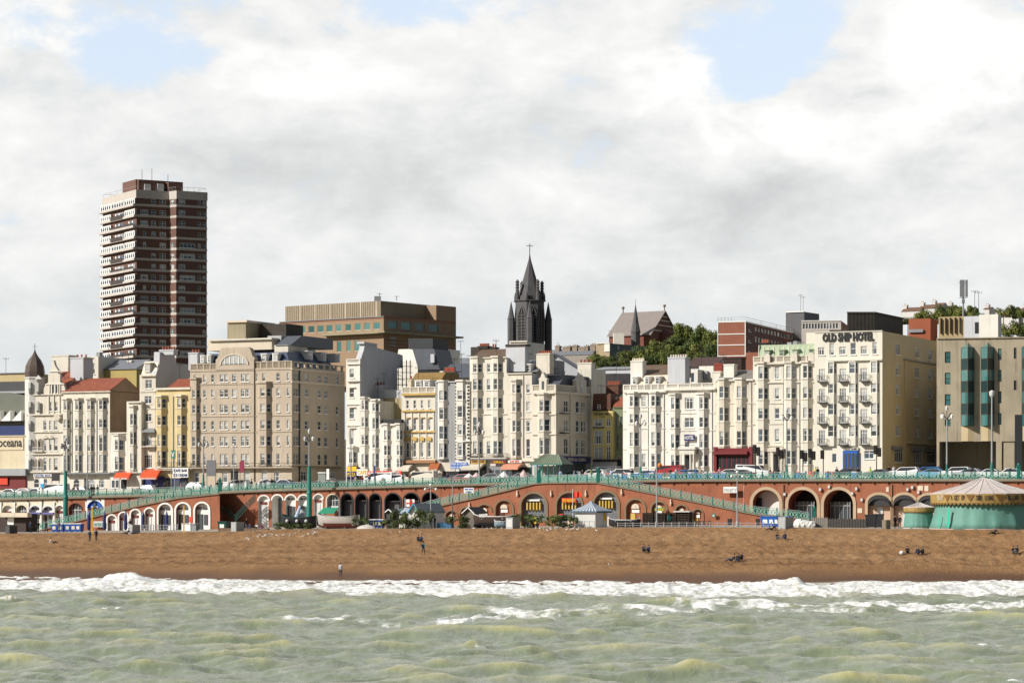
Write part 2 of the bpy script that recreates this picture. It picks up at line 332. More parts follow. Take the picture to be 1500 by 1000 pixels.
vv = t.add('ShaderNodeVectorMath', {'operation': 'MULTIPLY'}, {0: pos, 1: (1, .5, 1)}).outputs[0]
big = t.noise(vv, .09, 4)
silt_light = t.mix(t.smooth(t.math('ADD', ac, t.math('MULTIPLY', t.math('SUBTRACT', big, .5), .7)), .1, .95), (.165, .195, .12), (.41, .385, .155))  # silty water; light through crests and darker troughs painted into the colour
nearsh = t.add('ShaderNodeAttribute', {'attribute_name': 'brown'}).outputs['Fac']
sk2 = t.noise(t.add('ShaderNodeVectorMath', {'operation': 'MULTIPLY'}, {0: pos, 1: (.55, .16, 1)}).outputs[0], 1.4, 6, .65, 1.2)
silt_light = t.mix(t.smooth(sk2, .5, .85), silt_light, (.32, .35, .29))  # sky reflections and foam residue painted on as pale streaks
silt_light = t.mix(nearsh, silt_light, (.27, .235, .155))
fn = t.noise(pos, 2.2, 6, .7); ff = t.smooth(t.math('ADD', af, t.math('MULTIPLY', t.math('SUBTRACT', fn, .5), 1.1)), .26, 1.0)
t.put(b, 'Base Color', t.mix(ff, silt_light, t.mix(t.smooth(t.noise(pos, 1.1, 6, .7), .36, .6), (.50, .50, .44), (.88, .88, .86))))
t.put(b, 'Roughness', t.math('ADD', .16, t.math('MULTIPLY', ff, .6))); b.inputs['IOR'].default_value = 1.33
b.inputs['Subsurface Weight'].default_value = 0
v2 = t.add('ShaderNodeVectorMath', {'operation': 'MULTIPLY'}, {0: pos, 1: (1, .55, 1)}).outputs[0]
hh = t.math('ADD', t.math('MULTIPLY', t.noise(v2, 1.3, 6, .6, .6), .6), t.math('MULTIPLY', t.noise(pos, 5, 4, .6), .12))
bn = t.add('ShaderNodeBump', None, {'Strength': .6, 'Distance': .3, 'Height': hh}); t.l.new(bn.outputs[0], b.inputs['Normal'])
brown = (1-sstep(dsh, 14, 62))*.75
sea = grid_mesh('sea', np.stack([Xs, Ys, H], -1), nu, nv, sm, attr={'foam': foam, 'silt_light': thin, 'brown': brown}); tag(sea, kind='structure')
m2 = MB()                                                  # the rest of the sea, round the finely built part
for (x0, x1, y0, y1) in ((-1500, 1500, -900, 20), (-1500, -420, 20, 520), (420, 1500, 20, 520)): m2.face([(x0, y0, -.25), (x1, y0, -.25), (x1, y1, -.25), (x0, y1, -.25)])
o = m2.build('open_sea', sm); tag(o, kind='structure')
for ka, kb, ya, yb2, n_, mm in ((-1, -.32, 128, 398, 330, 260), (.32, 1, 128, 398, 330, 260), (-1, 1, 20, 128, 520, 330)):
    kq = np.linspace(0, 1, n_)[None, :]; yq = np.linspace(ya, yb2, mm)[:, None]+0*kq
    xa = (ka*yq if ya == 128 and ka > -.9 else np.full_like(yq, -422.)); xb = (kb*yq if ya == 128 and kb < .9 else np.full_like(yq, 422.)); xq = xa+(xb-xa)*kq
    hq = 1.5*(fbm(xq/5+yq/30, yq/3.2, 5, 20)-.5)+.5*(fbm(xq/11, yq/7, 3, 33)-.5)
    o = grid_mesh('outer_sea', np.stack([xq, yq, hq-.03], -1), n_, mm, sm, attr={'foam': 0*hq, 'silt_light': np.clip((hq+.35), 0, 1), 'brown': 0*hq}); tag(o, kind='structure')
# ---- beach
sh = mat('shingle', (.2, .1, .05), .95, 0)
t = NT(sh.node_tree); b = t.n['Principled BSDF']; b.inputs['Specular IOR Level'].default_value = .15
pos = t.add('ShaderNodeNewGeometry').outputs['Position']
wet = t.add('ShaderNodeAttribute', {'attribute_name': 'wet'}).outputs['Fac']
c1 = t.mix(t.smooth(t.noise(t.add('ShaderNodeVectorMath', {'operation': 'MULTIPLY'}, {0: pos, 1: (.25, 1, 1)}).outputs[0], .22, 5), .3, .7), (.37, .212, .098), (.30, .158, .068))
c1 = t.mix(t.smooth(t.noise(t.add('ShaderNodeVectorMath', {'operation': 'MULTIPLY'}, {0: pos, 1: (1, .35, 1)}).outputs[0], 4.5, 5, .8), .35, .75), c1, (.19, .105, .048))
spk = t.noise(pos, 9, 3, .8); c1 = t.mix(t.smooth(spk, .56, .72), c1, (.40, .28, .17)); c1 = t.mix(t.smooth(spk, .43, .30), c1, (.08, .04, .02))
tl_ = t.add('ShaderNodeAttribute', {'attribute_name': 'tide'}).outputs['Fac']; c1 = t.mix(t.math('MULTIPLY', t.math('MAXIMUM', tl_, 0.0), .55), c1, (.12, .062, .03)); c1 = t.mix(t.math('MULTIPLY', t.math('MAXIMUM', t.math('MULTIPLY', tl_, -1.0), 0.0), .22), c1, (.50, .33, .18))
t.put(b, 'Base Color', t.mix(wet, c1, (.13, .062, .03))); t.put(b, 'Roughness', t.math('SUBTRACT', .95, t.math('MULTIPLY', wet, .4)))
bn = t.add('ShaderNodeBump', None, {'Strength': .9, 'Distance': .25, 'Height': t.noise(pos, 3.0, 5, .7)}); t.l.new(bn.outputs[0], b.inputs['Normal'])
def beach_z(pxa, D, detail=True):
    sD = ZC*F/(np.interp(pxa, [0, 400, 800, 1150, 1500], [845, 850, 852, 853, 850])-HY)
    cD = CR0/(1+tan(R(25))*(pxa-CX)/F); zc_ = ZC-(np.interp(pxa, *YC)-HY)*cD/F
    tt = (D-sD)/(cD-sD); z = zc_*np.clip(tt, 0, 1)**.93+np.where(tt < 0, tt*2.5, 0)
    x = (pxa-CX)/F*D
    if detail:
        a = sstep(tt, .12, .3)*(1-sstep(tt, .97, 1.0))
        z = z+a*(.50*(fbm(x/1.5, D/2.2, 3, 11)-.47)+.34*(fbm(x/.55, D/.9, 2, 12)-.4))+.25*np.exp(-((tt-.30-.03*np.sin(x/9))/.07)**2)
    return z, tt
bu, bv = 900, 330
kk = np.linspace(-.34, .34, bu)[None, :]; tq = np.linspace(-.25, 1.0, bv)[:, None]; pxg = CX+F*kk+0*tq
sDg = ZC*F/(np.interp(pxg, [0, 400, 800, 1150, 1500], [845, 850, 852, 853, 850])-HY); cDg = CR0/(1+tan(R(25))*(pxg-CX)/F)
Dg = sDg+(cDg-sDg)*tq; zg, ttg = beach_z(pxg, Dg)
xg = (pxg-CX)/F*Dg
wetg = 1-sstep(ttg+.07*(fbm(xg/5, Dg/6, 4, 15)-.5)*2, .04, .20)
nz = lambda s, k_: .05*(fbm(xg/7, Dg/30, 4, k_)-.5)*2
tide = sum(a_*np.exp(-((ttg-c_+nz(0, k_))/w_)**2)*(.4+1.2*fbm(xg/2.5, Dg/5, 3, k_+3)) for a_, c_, w_, k_ in ((.9, .27, .012, 41), (.7, .36, .02, 44), (-.8, .42, .05, 47), (.6, .62, .02, 50), (-.5, .8, .08, 53), (.8, .5, .012, 56)))
tide = np.clip(tide, -1, 1)
beach = grid_mesh('shingle_beach', np.stack([xg, Dg, zg], -1), bu, bv, sh, attr={'wet': wetg, 'tide': tide}); tag(beach, kind='structure')
# lens of foam left on the wet shingle
fm = mat('foam_line', (.85, .85, .82), .7, .05)
m = MB()
for (p, y, l) in ((353, 842, 10), (498, 843, 14), (637, 842, 8), (668, 844, 7), (722, 845, 8), (778, 844, 22), (850, 847, 16), (912, 846, 8), (1065, 850, 14), (1330, 850, 5), (1415, 851, 26), (1250, 841, 4), (240, 838, 5), (160, 838, 8), (450, 845, 12), (560, 842, 16)):
    D = ZC*F/(y-HY)
    for it in range(30):
        zz, _ = beach_z(np.array([p*1.0]), np.array([D]), False); D = (ZC-float(zz[0]))*F/(y-HY)
    pts = []
    for i in range(14):
        a = 2*pi*i/14; r = 1+.3*sin(3*a+p); x = (p-CX)/F*D+cos(a)*l*.07*r; yy = D+sin(a)*1.1*r
        zz, _ = beach_z(np.array([CX+F*x/yy]), np.array([yy]), False); pts.append((x, yy, float(zz[0])+.05))
    m.face(pts)
o = m.build('swash_foam', fm); tag(o, kind='stuff', label='thin white foam left lying on the wet shingle', cat='foam')
def ground_hit(px, py):
    best = None
    for D in np.arange(300, 410, .25):
        z, tt = beach_z(np.array([px*1.0]), np.array([D]))
        if float(tt[0]) > 1: z = np.array([zlow(px)])
        y = HY+(ZC-float(z[0]))*F/D
        if y <= py: best = (D, float(z[0])); break
    D, z = best; return Vector(((px-CX)/F*D, D, z))
# ---- lower promenade, upper promenade road, land behind
def strip(name, D0a, D0b, zf_a, zf_b, m, p0=-320, p1=1820, n=108, thick=None):
    mb = MB(); ps = [p0+(p1-p0)*i/(n-1) for i in range(n)]
    V = []
    for p in ps:
        for D0, zf in ((D0a, zf_a), (D0b, zf_b)): D = Dl(p, D0); V.append(((p-CX)/F*D, D, zf(p)))
    mb.v = V; mb.f = [(2*i, 2*i+2, 2*i+3, 2*i+1) for i in range(n-1)]; mb.m = [0]*(n-1); mb.sm = [True]*(n-1)
    o = mb.build(name, m); tag(o, kind='structure'); return o
strip('lower_promenade', CR0, W0+8, lambda p: zlow(p)+.01, lambda p: zlow(p)+.06, mat('worn_concrete', (.34, .29, .23), .9, .2, .5, 0, .2, 8))
strip('upper_pavement', W0-.3, W0+5, lambda p: zdeck(p), lambda p: zdeck(p)+.1, mat('pavement_slabs', (.30, .28, .25), .9, .15))
strip('kerb', W0+5, W0+5.2, lambda p: zdeck(p)+.1, lambda p: zdeck(p)+.1, mat('kerb_stone', (.4, .38, .35), .9, .1))
strip('road', W0+5.2, W0+24, lambda p: zdeck(p)-.02, lambda p: zdeck(p)+.35, ASPH)
strip('terrace_pavement', W0+24, FAC0+2, lambda p: zdeck(p)+.5, lambda p: zdeck(p)+.55, MATS['pavement_slabs'])
lm = MB()
for i in range(70):
    p = -300+i*30; a, b2 = street(p, W0+14.4, .2), street(p+12, W0+14.4, .2); c, d = street(p+12, W0+14.6, .2), street(p, W0+14.6, .2); lm.face([a, b2, c, d])
o = lm.build('road_marking', paint('road_paint', (.75, .75, .72))); tag(o, kind='structure')
def hillz(x, y):
    base = 12.6; s = sstep(np.array(y+.466*x), 560, 1250); side = .42+.58*sstep(np.array(x/np.maximum(y, 1)*F+CX), 700, 1000)
    return base+np.minimum(60*s*side, (y-430)*.052)
gx = np.linspace(-1500, 1500, 80)[None, :]; gd = (FAC0+1+2600*np.linspace(0, 1, 90)**1.6)[:, None]
GY = gd-.4663*np.clip(gx, -330, 330)+0*gx; GX = gx+0*gd
grd = mat('ground_earth', (.12, .115, .08), .95, .2, .05); ground = grid_mesh('ground', np.stack([GX, GY, hillz(GX, GY)], -1), 80, 90, grd); tag(ground, kind='structure')

# ================================================================== sea wall with its arches
WHT = stucco('white_stucco', (.74, .73, .69), .15); CRM = stucco('cream_stucco', (.66, .60, .47), .25); BRKD = mat('dark_brick', (.10, .05, .035), .9, .2)
TANB = mat('sandy_stone_ring', (.45, .33, .22), .85, .15); BRN = mat('brown_stone_ring', (.20, .145, .085), .85, .2); TIMB = mat('grey_timber', (.19, .20, .215), .85, .25, 2.5)
BLKS = paint('black_shopfront_paint', (.03, .03, .032)); PINK = mat('pale_pink_render', (.52, .36, .26), .85, .1); OCHRE = paint('ochre_paint', (.55, .38, .08)); PURP = paint('lilac_blue_paint', (.14, .13, .36)); NAVY = paint('navy_blue_paint', (.015, .025, .13))
REDP = paint('dark_red_paint', (.16, .02, .02)); BLUE = paint('blue_paint', (.01, .10, .42)); YEL = paint('yellow_paint', (.75, .48, .02)); LGLASS = paint('shopfront_glass', (.07, .085, .095), .12)
def arch_curve(cx, hw, yc, n=12, asp=1.0):
    return [(cx-hw*cos(pi*i/n), yc+hw*asp-hw*asp*sin(pi*i/n)) for i in range(n+1)]
def arch_wall(root, fr, p0, p1, top, bot, arches, m, depth=1.0, name='wall', rev=None):
    """brick wall between two pixel columns with real arched openings; arches: (cx, halfwidth, y crown, y base, aspect)"""
    mb = MB(); A_ = sorted(arches); x = p0
    def col(xa, ya, xb, yb): mb.face([fr.pt(xa, ya), fr.pt(xb, yb), fr.pt(xb, top(xb)), fr.pt(xa, top(xa))])
    def plain(xa, xb):
        n = max(1, int((xb-xa)/25))
        for i in range(n): a_, b_ = xa+(xb-xa)*i/n, xa+(xb-xa)*(i+1)/n; col(a_, bot(a_), b_, bot(b_))
    for (cx, hw, yc, yb, asp) in A_:
        if cx-hw > x: plain(x, cx-hw)
        cv = arch_curve(cx, hw, yc, 12, asp)
        for (xa, ya), (xb, yb2) in zip(cv, cv[1:]): col(xa, ya, xb, yb2)
        ring = [(cx-hw, yb)]+cv+[(cx+hw, yb)]
        for a_, b_ in zip(ring, ring[1:]):
            A1, B1 = fr.pt(*a_), fr.pt(*b_); mb.face([B1, A1, fr.back(A1, depth), fr.back(B1, depth)], 1 if rev else 0)
        x = cx+hw
        if bot(cx) > yb+.5: plain_b = [(cx-hw, yb), (cx+hw, yb)]; mb.face([fr.pt(cx-hw, bot(cx)), fr.pt(cx+hw, bot(cx)), fr.pt(cx+hw, yb), fr.pt(cx-hw, yb)])
    if p1 > x: plain(x, p1)
    n = max(2, int((p1-p0)/40))                     # top face
    for i in range(n):
        xa, xb = p0+(p1-p0)*i/n, p0+(p1-p0)*(i+1)/n; a_, b_ = fr.pt(xa, top(xa)), fr.pt(xb, top(xb)); mb.face([a_, b_, fr.back(b_, depth), fr.back(a_, depth)])
    return mb.build(name, [m, rev or m], root)
def ring_part(root, fr, a, rw, m, jamb=None, key=False):
    cx, hw, yc, yb, asp = a; mb = MB(); n = 14
    inner = arch_curve(cx, hw, yc, n, asp); outer = arch_curve(cx, hw+rw, yc-rw, n, asp*(hw*asp+rw)/(hw+rw)/asp)
    jb = jamb if jamb is not None else yc+hw*asp
    I = [(cx-hw, jb)]+inner+[(cx+hw, jb)]; O = [(cx-hw-rw, jb)]+outer+[(cx+hw+rw, jb)]
    for i in range(len(I)-1):
        if abs(I[i][0]-I[i+1][0])+abs(I[i][1]-I[i+1][1]) < .01: continue
        q = [I[i], I[i+1], O[i+1], O[i]]; f = [fr.pt(x, y, -.12) for x, y in q]; mb.hexa(f, [fr.back(v, .25) for v in f])
    if key: fr.box(mb, cx-1, cx+1, yc-rw-2, yc+.5, -.2, .1)
    return mb.build('arch_surround', m, root)
def infill(root, fr, a, style):
    cx, hw, yc, yb, asp = a; sp = yc+hw*asp; w = hw*.995; cv = arch_curve(cx, w, yc+.1, 12, asp); outl = [(cx+w, yb)]+[(x, y) for x, y in cv[::-1]]+[(cx-w, yb)]
    outl = [(cx-w, yb)]+cv+[(cx+w, yb)]
    def P(m_, depth, name, boxes, outline=False, label=None):
        mb = MB()
        if outline: fr.poly(mb, outl, depth, depth+.1)
        for (x0, x1, y0, y1, d0, d1) in boxes: fr.box(mb, cx+x0*hw, cx+x1*hw, y0, y1, d0, d1)
        o = mb.build(name, m_, root); return o
    H_ = yb-sp
    if style == 'white':
        P(WHT, .62, 'door_panel', [], True)
        P(LGLASS, .5, 'fanlight', [(-.72, -.1, sp-hw*asp*.42, sp-1.0, .50, .62), (.1, .72, sp-hw*asp*.42, sp-1.0, .50, .62)])
        P(random.choice([DARK, LGLASS, DARK]), .5, 'door', [(-.55, .1, sp+H_*.18, yb, .48, .62)]); P(LGLASS, .5, 'window', [(.3, .8, sp+H_*.2, yb-H_*.35, .5, .62)])
    elif style == 'shut':
        P(WHT, .5, 'door_panel', [], True); P(REDP, .4, 'sign', [(-.6, .6, sp+1.2, sp+4.6, .35, .5)]); P(GREYW, .4, 'door', [(-.5, .5, sp+6, yb, .42, .5)])
    elif style == 'glass':
        P(LGLASS, .6, 'glazing', [], True); P(GREYW, .5, 'glazing_bar', [(-.05, .05, yc+1, yb, .5, .6), (-.5, -.42, yc+hw*.3, yb, .5, .6), (.42, .5, yc+hw*.3, yb, .5, .6), (-1, 1, sp-.4, sp+.6, .48, .6)])
        P(GREYW, .5, 'stall_riser', [(-1, 1, yb-H_*.3, yb, .45, .6)])
    elif style == 'purple':
        P(WHT, .6, 'door_panel', [], True); P(LGLASS, .5, 'fanlight', [(-.7, -.08, sp-hw*.5, sp-1, .5, .6), (.08, .7, sp-hw*.5, sp-1, .5, .6)]); P(PURP, .3, 'awning', [(-1.05, 1.05, sp+2.6, sp+5, -.5, .55)]); P(LGLASS, .5, 'window', [(-.8, -.2, sp+7, yb-4, .5, .6), (.1, .7, sp+7, yb-2, .5, .6)])
    elif style == 'timber':
        P(TIMB, .8, 'timber_boarding', [], True)
        P(DARK, .8, 'board_joint', [(-.97+abs(0), .97, y_, y_+.35, .76, .8) for y_ in np.arange(sp-6, yb-2, 2.6)])
        P(OCHRE, .5, 'window_post', [(x_, x_+.1, sp-5, sp+6, .35, .8) for x_ in (-.58, -.32, -.06, .2, .46)]); P(LGLASS, .7, 'window', [(-.55, .5, sp-4, sp+5, .7, .8)])
        P(WHITE, .5, 'sign', [(-.5, .5, sp-9.5, sp-7, .45, .8)])
        P(BRICK, .5, 'brick_base', [(-.2, .95, yb-11, yb, .55, .8)]); P(YEL if cx < 800 else CREAMT, .4, 'door', [(-.1, .28, yb-18, yb, .45, .56)])
    elif style == 'brick':
        P(BRICK, .5, 'brick_infill', [], True); mb = MB(); fr.poly(mb, [(cx-hw*.42, sp-1)]+[(x, y) for x, y in arch_curve(cx, hw*.42, yc+hw*.42, 8, asp)]+[(cx+hw*.42, sp-1)], .3, .5); mb.build('fanlight', CREAMT, root)
        P(WHITE, .4, 'sign', [(-.35, .45, sp+.5, sp+5, .35, .5)]); P(BRKD if cx < 900 else OCHRE, .4, 'door', [(-.5, .0, sp+6, yb, .38, .5)])
    elif style == 'black':
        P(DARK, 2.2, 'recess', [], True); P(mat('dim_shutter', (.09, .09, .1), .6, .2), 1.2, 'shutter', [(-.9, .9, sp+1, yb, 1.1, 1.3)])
        P(BLKS, .9, 'transom', [(-1, 1, sp-.3, sp+1.2, .6, 1.2)])
    elif style == 'deepglass':
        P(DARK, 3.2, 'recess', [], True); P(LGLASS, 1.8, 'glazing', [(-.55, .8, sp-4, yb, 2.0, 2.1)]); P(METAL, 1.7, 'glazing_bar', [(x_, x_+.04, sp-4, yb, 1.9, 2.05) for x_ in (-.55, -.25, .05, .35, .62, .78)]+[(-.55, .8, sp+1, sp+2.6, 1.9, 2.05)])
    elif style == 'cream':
        P(WHT, 1.9, 'rear_wall', [], True); P(DARK, 1.2, 'arch_shadow', [(-.98, -.4, yc+hw*.6, yb, 1.3, 1.8)])  # dark sheet stands in for the arch's shadow on the rear wall
    elif style == 'bar':
        P(PINK, .6, 'rear_wall', [], True); mb = MB(); c2 = arch_curve(cx, w, yc+1, 10, asp); pts = [(cx-w, sp+4)]+c2+[(cx+w, sp+4)]
        for i in range(len(pts)-1):
            a_, b_ = pts[i], pts[i+1]; lift = lambda y_: -.1-1.1*max(0, (y_-yc))/(sp+4-yc)
            mb.face([fr.pt(a_[0], a_[1], -.1), fr.pt(b_[0], b_[1], -.1), fr.pt(cx+(b_[0]-cx)*.98, min(sp+4, b_[1]+hw*.3), lift(b_[1]+5)), fr.pt(cx+(a_[0]-cx)*.98, min(sp+4, a_[1]+hw*.3), lift(a_[1]+5))])
        fr.poly(mb, pts, -.35, -.2); mb.build('awning', BLKS, root); P(GREYW, .5, 'door', [(-.15, .35, sp+5, yb, .5, .6)])
frW = Fr(750, W0)
def arcade(name, label, fr, p0, p1, top, bot, mtl, arches, depth=3.4, rev=None):
    p = fr.pt(p0, bot(p0)); root = thing(name, label, 'sea wall', p)
    arch_wall(root, fr, p0, p1, top, bot, [a[:5] for a in arches], mtl, depth, rev=rev)
    for a in arches:
        ring_part(root, fr, a[:5], a[5], a[6], a[8] if len(a) > 8 else None); infill(root, fr, a[:5], a[7])
    return root
ytopW = lambda p: interp(p, YB[0], [y+1.5 for y in YB[1]])
ylowW = lambda p: HY+(ZC-zlow(p)+.3)/Dl(p, W0)*F
base = lambda p: ylowW(p)
A1 = [(11, 7.5, 740, 784, .95, 2, CRM, 'shut'), (31, 8.5, 739.5, 784, .95, 2, CRM, 'glass'), (51, 7.5, 740.5, 784, .9, 2, WHT, 'purple'), (70, 7.5, 741, 784, .9, 2, WHT, 'purple'), (87, 6.5, 740, 784, 1, 2, WHT, 'shut'),
      ]+[(-12-24*i, 7.5, 740.5+i*.35, 784, .95, 2, CRM, 'white') for i in range(11)]
r1 = arcade('arcade_wall', 'cream painted sea wall arches with lilac blinds under the upper railing', frW, -280, 95.5, ytopW, base, CRM, A1)
mb = MB()
for p in (1, 21, 41, 60, 79, 94): frW.box(mb, p-.8, p+.8, 735, 776, -.25, 0)
mb.build('pilaster', WHT, r1)
A2 = [(110, 9.5, 737, 784, 1, .8, BRKD, 'glass')]
arcade('arcade_wall', 'short dark red brick sea wall bay with one tall white glazed arch', frW, 95.8, 124.5, ytopW, base, BRICK, A2)
A3 = [(138.5, 10.5, 733.5, 784, 1, .6, BLUE, 'glass')]
r3 = arcade('arcade_wall', 'white rendered bay of the sea wall with a blue topped arch', frW, 124.8, 153, ytopW, base, WHT, A3)
mb = MB(); frW.poly(mb, arch_curve(138.5, 10.3, 733.7, 14), .2, .3); mb.build('blue_fanlight', BLUE, r3); mb = MB(); frW.box(mb, 134, 143, 741, 742.5, .1, .2); frW.box(mb, 137.6, 139.4, 736.5, 740, .1, .2); mb.build('sign', WHITE, r3)
A4 = [(386, 7.6, 726, 776, 1, 1.8, WHT, 'shut'), (406, 7.6, 725, 776, 1, 1.8, WHT, 'deepglass'), (425.5, 7.6, 725, 776, 1, 1.8, WHT, 'white'), (444.5, 7.6, 725, 776, 1, 1.8, WHT, 'white'), (466, 6.5, 724, 776, 1, 1.6, WHT, 'shut'), (487, 8.4, 724, 744, 1, 1.6, CREAMT, 'glass', 744)]
arcade('arcade_wall', 'red brick sea wall with white ringed small arches behind the beached boats', frW, 153.3, 497, ytopW, base, BRICK, [(x,)+a[1:] if False else a for a in A4 for x in (0,)], 3.4, rev=WHT)
DRK = mat('black_brick_ring', (.035, .033, .035), .8, .2)
A5 = [(507.5, 8, 723, 776, 1.2, 1.5, DRK, 'black', 775), (528.5, 8, 723, 776, 1.2, 1.5, DRK, 'black', 775), (549, 8, 723, 776, 1.2, 1.5, DRK, 'black', 775), (575, 11, 722.5, 776, 1, 1.5, DRK, 'black', 775), (602, 11, 722, 776, 1, 1.5, DRK, 'black', 775), (629.5, 11, 721, 776, 1, 1.5, DRK, 'black', 775)]
arcade('arcade_wall', 'red brick sea wall with black ringed arches below the green railing', frW, 497.3, 1089, ytopW, base, BRICK, A5, rev=DRK)
A6 = [(1122, 19.5, 717, 772, 1.0, 4.5, TANB, 'cream', 771), (1175.5, 21, 717, 772, 1.0, 4.5, TANB, 'deepglass', 771), (1228, 21.5, 717, 772, 1.0, 4.5, TANB, 'deepglass', 771), (1287.5, 16.5, 724.5, 772, .72, 4, TANB, 'bar', 771),
      (1324.5, 16.2, 724.5, 772, .75, 4, TANB, 'bar', 771), (1360, 15.5, 725, 772, .75, 4, TANB, 'bar', 771), (1397, 15, 725, 772, .75, 4, TANB, 'bar', 771), (1434, 15, 725, 772, .75, 4, TANB, 'bar', 771), (1471, 15, 725, 772, .75, 4, TANB, 'bar', 771)]
r6 = arcade('arcade_wall', 'red brick sea wall with large sand coloured arches under the hotels', frW, 1089.3, 1790, ytopW, base, BRICK, A6)
for (x, y) in ((1214, 712), (1254, 715), (1329, 716), (1345, 720), (1149, 723), (1201, 716), (1248, 722), (1336, 713), (1262, 731)):
    mb = MB(); frW.box(mb, x-1.5, x+1.5, y-1.5, y+2.5, -.4, 0); mb.build('vent_box', GREYW, r6)
for (x0, x1, y0, y1) in ((1256, 1263, 744, 751), (1298, 1302, 713, 720), (1344, 1352, 711, 718), (1354, 1360, 711, 719)):
    mb = MB(); frW.box(mb, x0, x1, y0, y1, -.08, 0); mb.build('notice', CREAMT, r6)
for x in (1147, 1306): mb = MB(); frW.box(mb, x-.6, x+.6, 709, 771, -.2, 0); mb.build('drainpipe', BRN, r6)
# stone cornice under the upper railing
def cornice_line(name, label, p0, p1):
    mb = MB(); n = int((p1-p0)/25)
    root = thing(name, label, 'cornice', frW.pt(p0, ytopW(p0)))
    for i in range(n):
        xa, xb = p0+(p1-p0)*i/n, p0+(p1-p0)*(i+1)/n
        for (d, h0, h1) in ((-.45, -2.2, .9), (-.25, .9, 2.2)):
            a_ = [frW.pt(xa, ytopW(xa)+h1, d), frW.pt(xb, ytopW(xb)+h1, d), frW.pt(xb, ytopW(xb)+h0, d), frW.pt(xa, ytopW(xa)+h0, d)]; mb.hexa(a_, [frW.back(v, -d-.004) for v in a_])
    mb.build('stone_edge', STONE, root); mb = MB(); mb.box(-.06, .06, -.3, 0, -.24, 0); me = mb.mesh('bracket', BRKD); x = p0+6
    while x < p1: place('bracket', me, root, frW.pt(x, ytopW(x)+2.2), R(-25)); x += 21
cornice_line('promenade_edge', 'stone edge carrying the upper railing along the whole sea wall', -280, 1790)

# ---- ramps: walls standing in front of the sea wall
frR = Fr(750, W0-5)
r1top = lambda p: interp(p, [38, 60, 200, 260, 318, 330], [781, 775.5, 741, 729, 723, 722.5])
A7 = [(163.5, 6.2, 754.5, 780, 1, 2, WHT, 'shut', 779), (180.5, 6.2, 750.5, 780, 1, 2, WHT, 'shut', 779), (198, 6.6, 746.5, 780, 1, 2, WHT, 'shut', 779), (218.5, 6.6, 744.5, 780, 1, 2, WHT, 'shut', 779), (241.5, 9.6, 738, 780, 1, 2.3, WHT, 'white', 779), (267.5, 10, 737, 780, 1, 2.3, WHT, 'white', 779), (295.5, 10.2, 736.5, 780, 1, 2.3, WHT, 'white', 779)]
rr1 = arcade('ramp_wall', 'brick ramp wall with seven white arches climbing from the beach', frR, 38, 322, r1top, lambda p: 781.5, BRICK, A7, 5)
frS = Fr(322, Dl(322, W0-5), 25-90)                     # the return face, turned away from the sun
A8 = [(661, 9, 748, 774, 1, 1.6, BRN, 'brick'), (683, 9, 743, 774, 1, 1.8, BRN, 'brick'), (709, 10.5, 739, 774, 1, 2, BRN, 'brick'), (738, 12.2, 733, 774, 1, 2.4, BRN, 'brick', 765), (781.5, 18, 722.5, 774, 1.0, 3, BRN, 'timber', 773), (833.5, 18, 721.5, 774, 1.0, 3, BRN, 'timber', 773), (887.5, 17.5, 720.5, 774, 1.0, 3, BRN, 'timber', 773),
      (930.5, 13.5, 731.5, 774, 1.05, 2.6, BRN, 'brick', 771), (965, 10.8, 735, 774, 1, 2.4, BRN, 'brick', 771), (998, 8.8, 740, 774, 1, 2.2, BRN, 'brick', 771), (1022, 7, 746, 774, 1, 2, BRN, 'brick', 771)]
r2x, r2y = [560, 643, 700, 750, 780, 792, 875, 1020, 1105, 1177, 1200], [764, 740.5, 728, 716, 708.5, 707, 706.5, 735, 753, 760, 766]
r2top = lambda p: interp(p, r2x, r2y)
rr2 = arcade('ramp_wall', 'long brick ramp wall rising to a level middle with brown ringed arches', frR, 560, 1197, r2top, lambda p: 773.5 if p < 900 else 771.5, BRICK, A8, 5)
for (x, y) in ((757, 718), (806.5, 718), (857.5, 718), (910, 716), (982, 731), (687, 736)):
    mb = MB(); frR.box(mb, x-.7, x+.7, y, y+9, -.25, 0); frR.box(mb, x-1.1, x+1.1, y+4, y+7, -.35, 0); mb.build('wall_lamp', CREAMT, rr2)
for fr_, tp, p0, p1, rt, lab in ((frR, r1top, 45, 321, rr1, 0), (frR, r2top, 565, 1180, rr2, 0)):
    mb = MB(); n = 34
    for i in range(n):
        xa, xb = p0+(p1-p0)*i/n, p0+(p1-p0)*(i+1)/n; a_ = [fr_.pt(xa, tp(xa)+1, -.25), fr_.pt(xb, tp(xb)+1, -.25), fr_.pt(xb, tp(xb)-.6, -.25), fr_.pt(xa, tp(xa)-.6, -.25)]; mb.hexa(a_, [fr_.back(v, .7) for v in a_])
    mb.build('coping', STONE, rt)

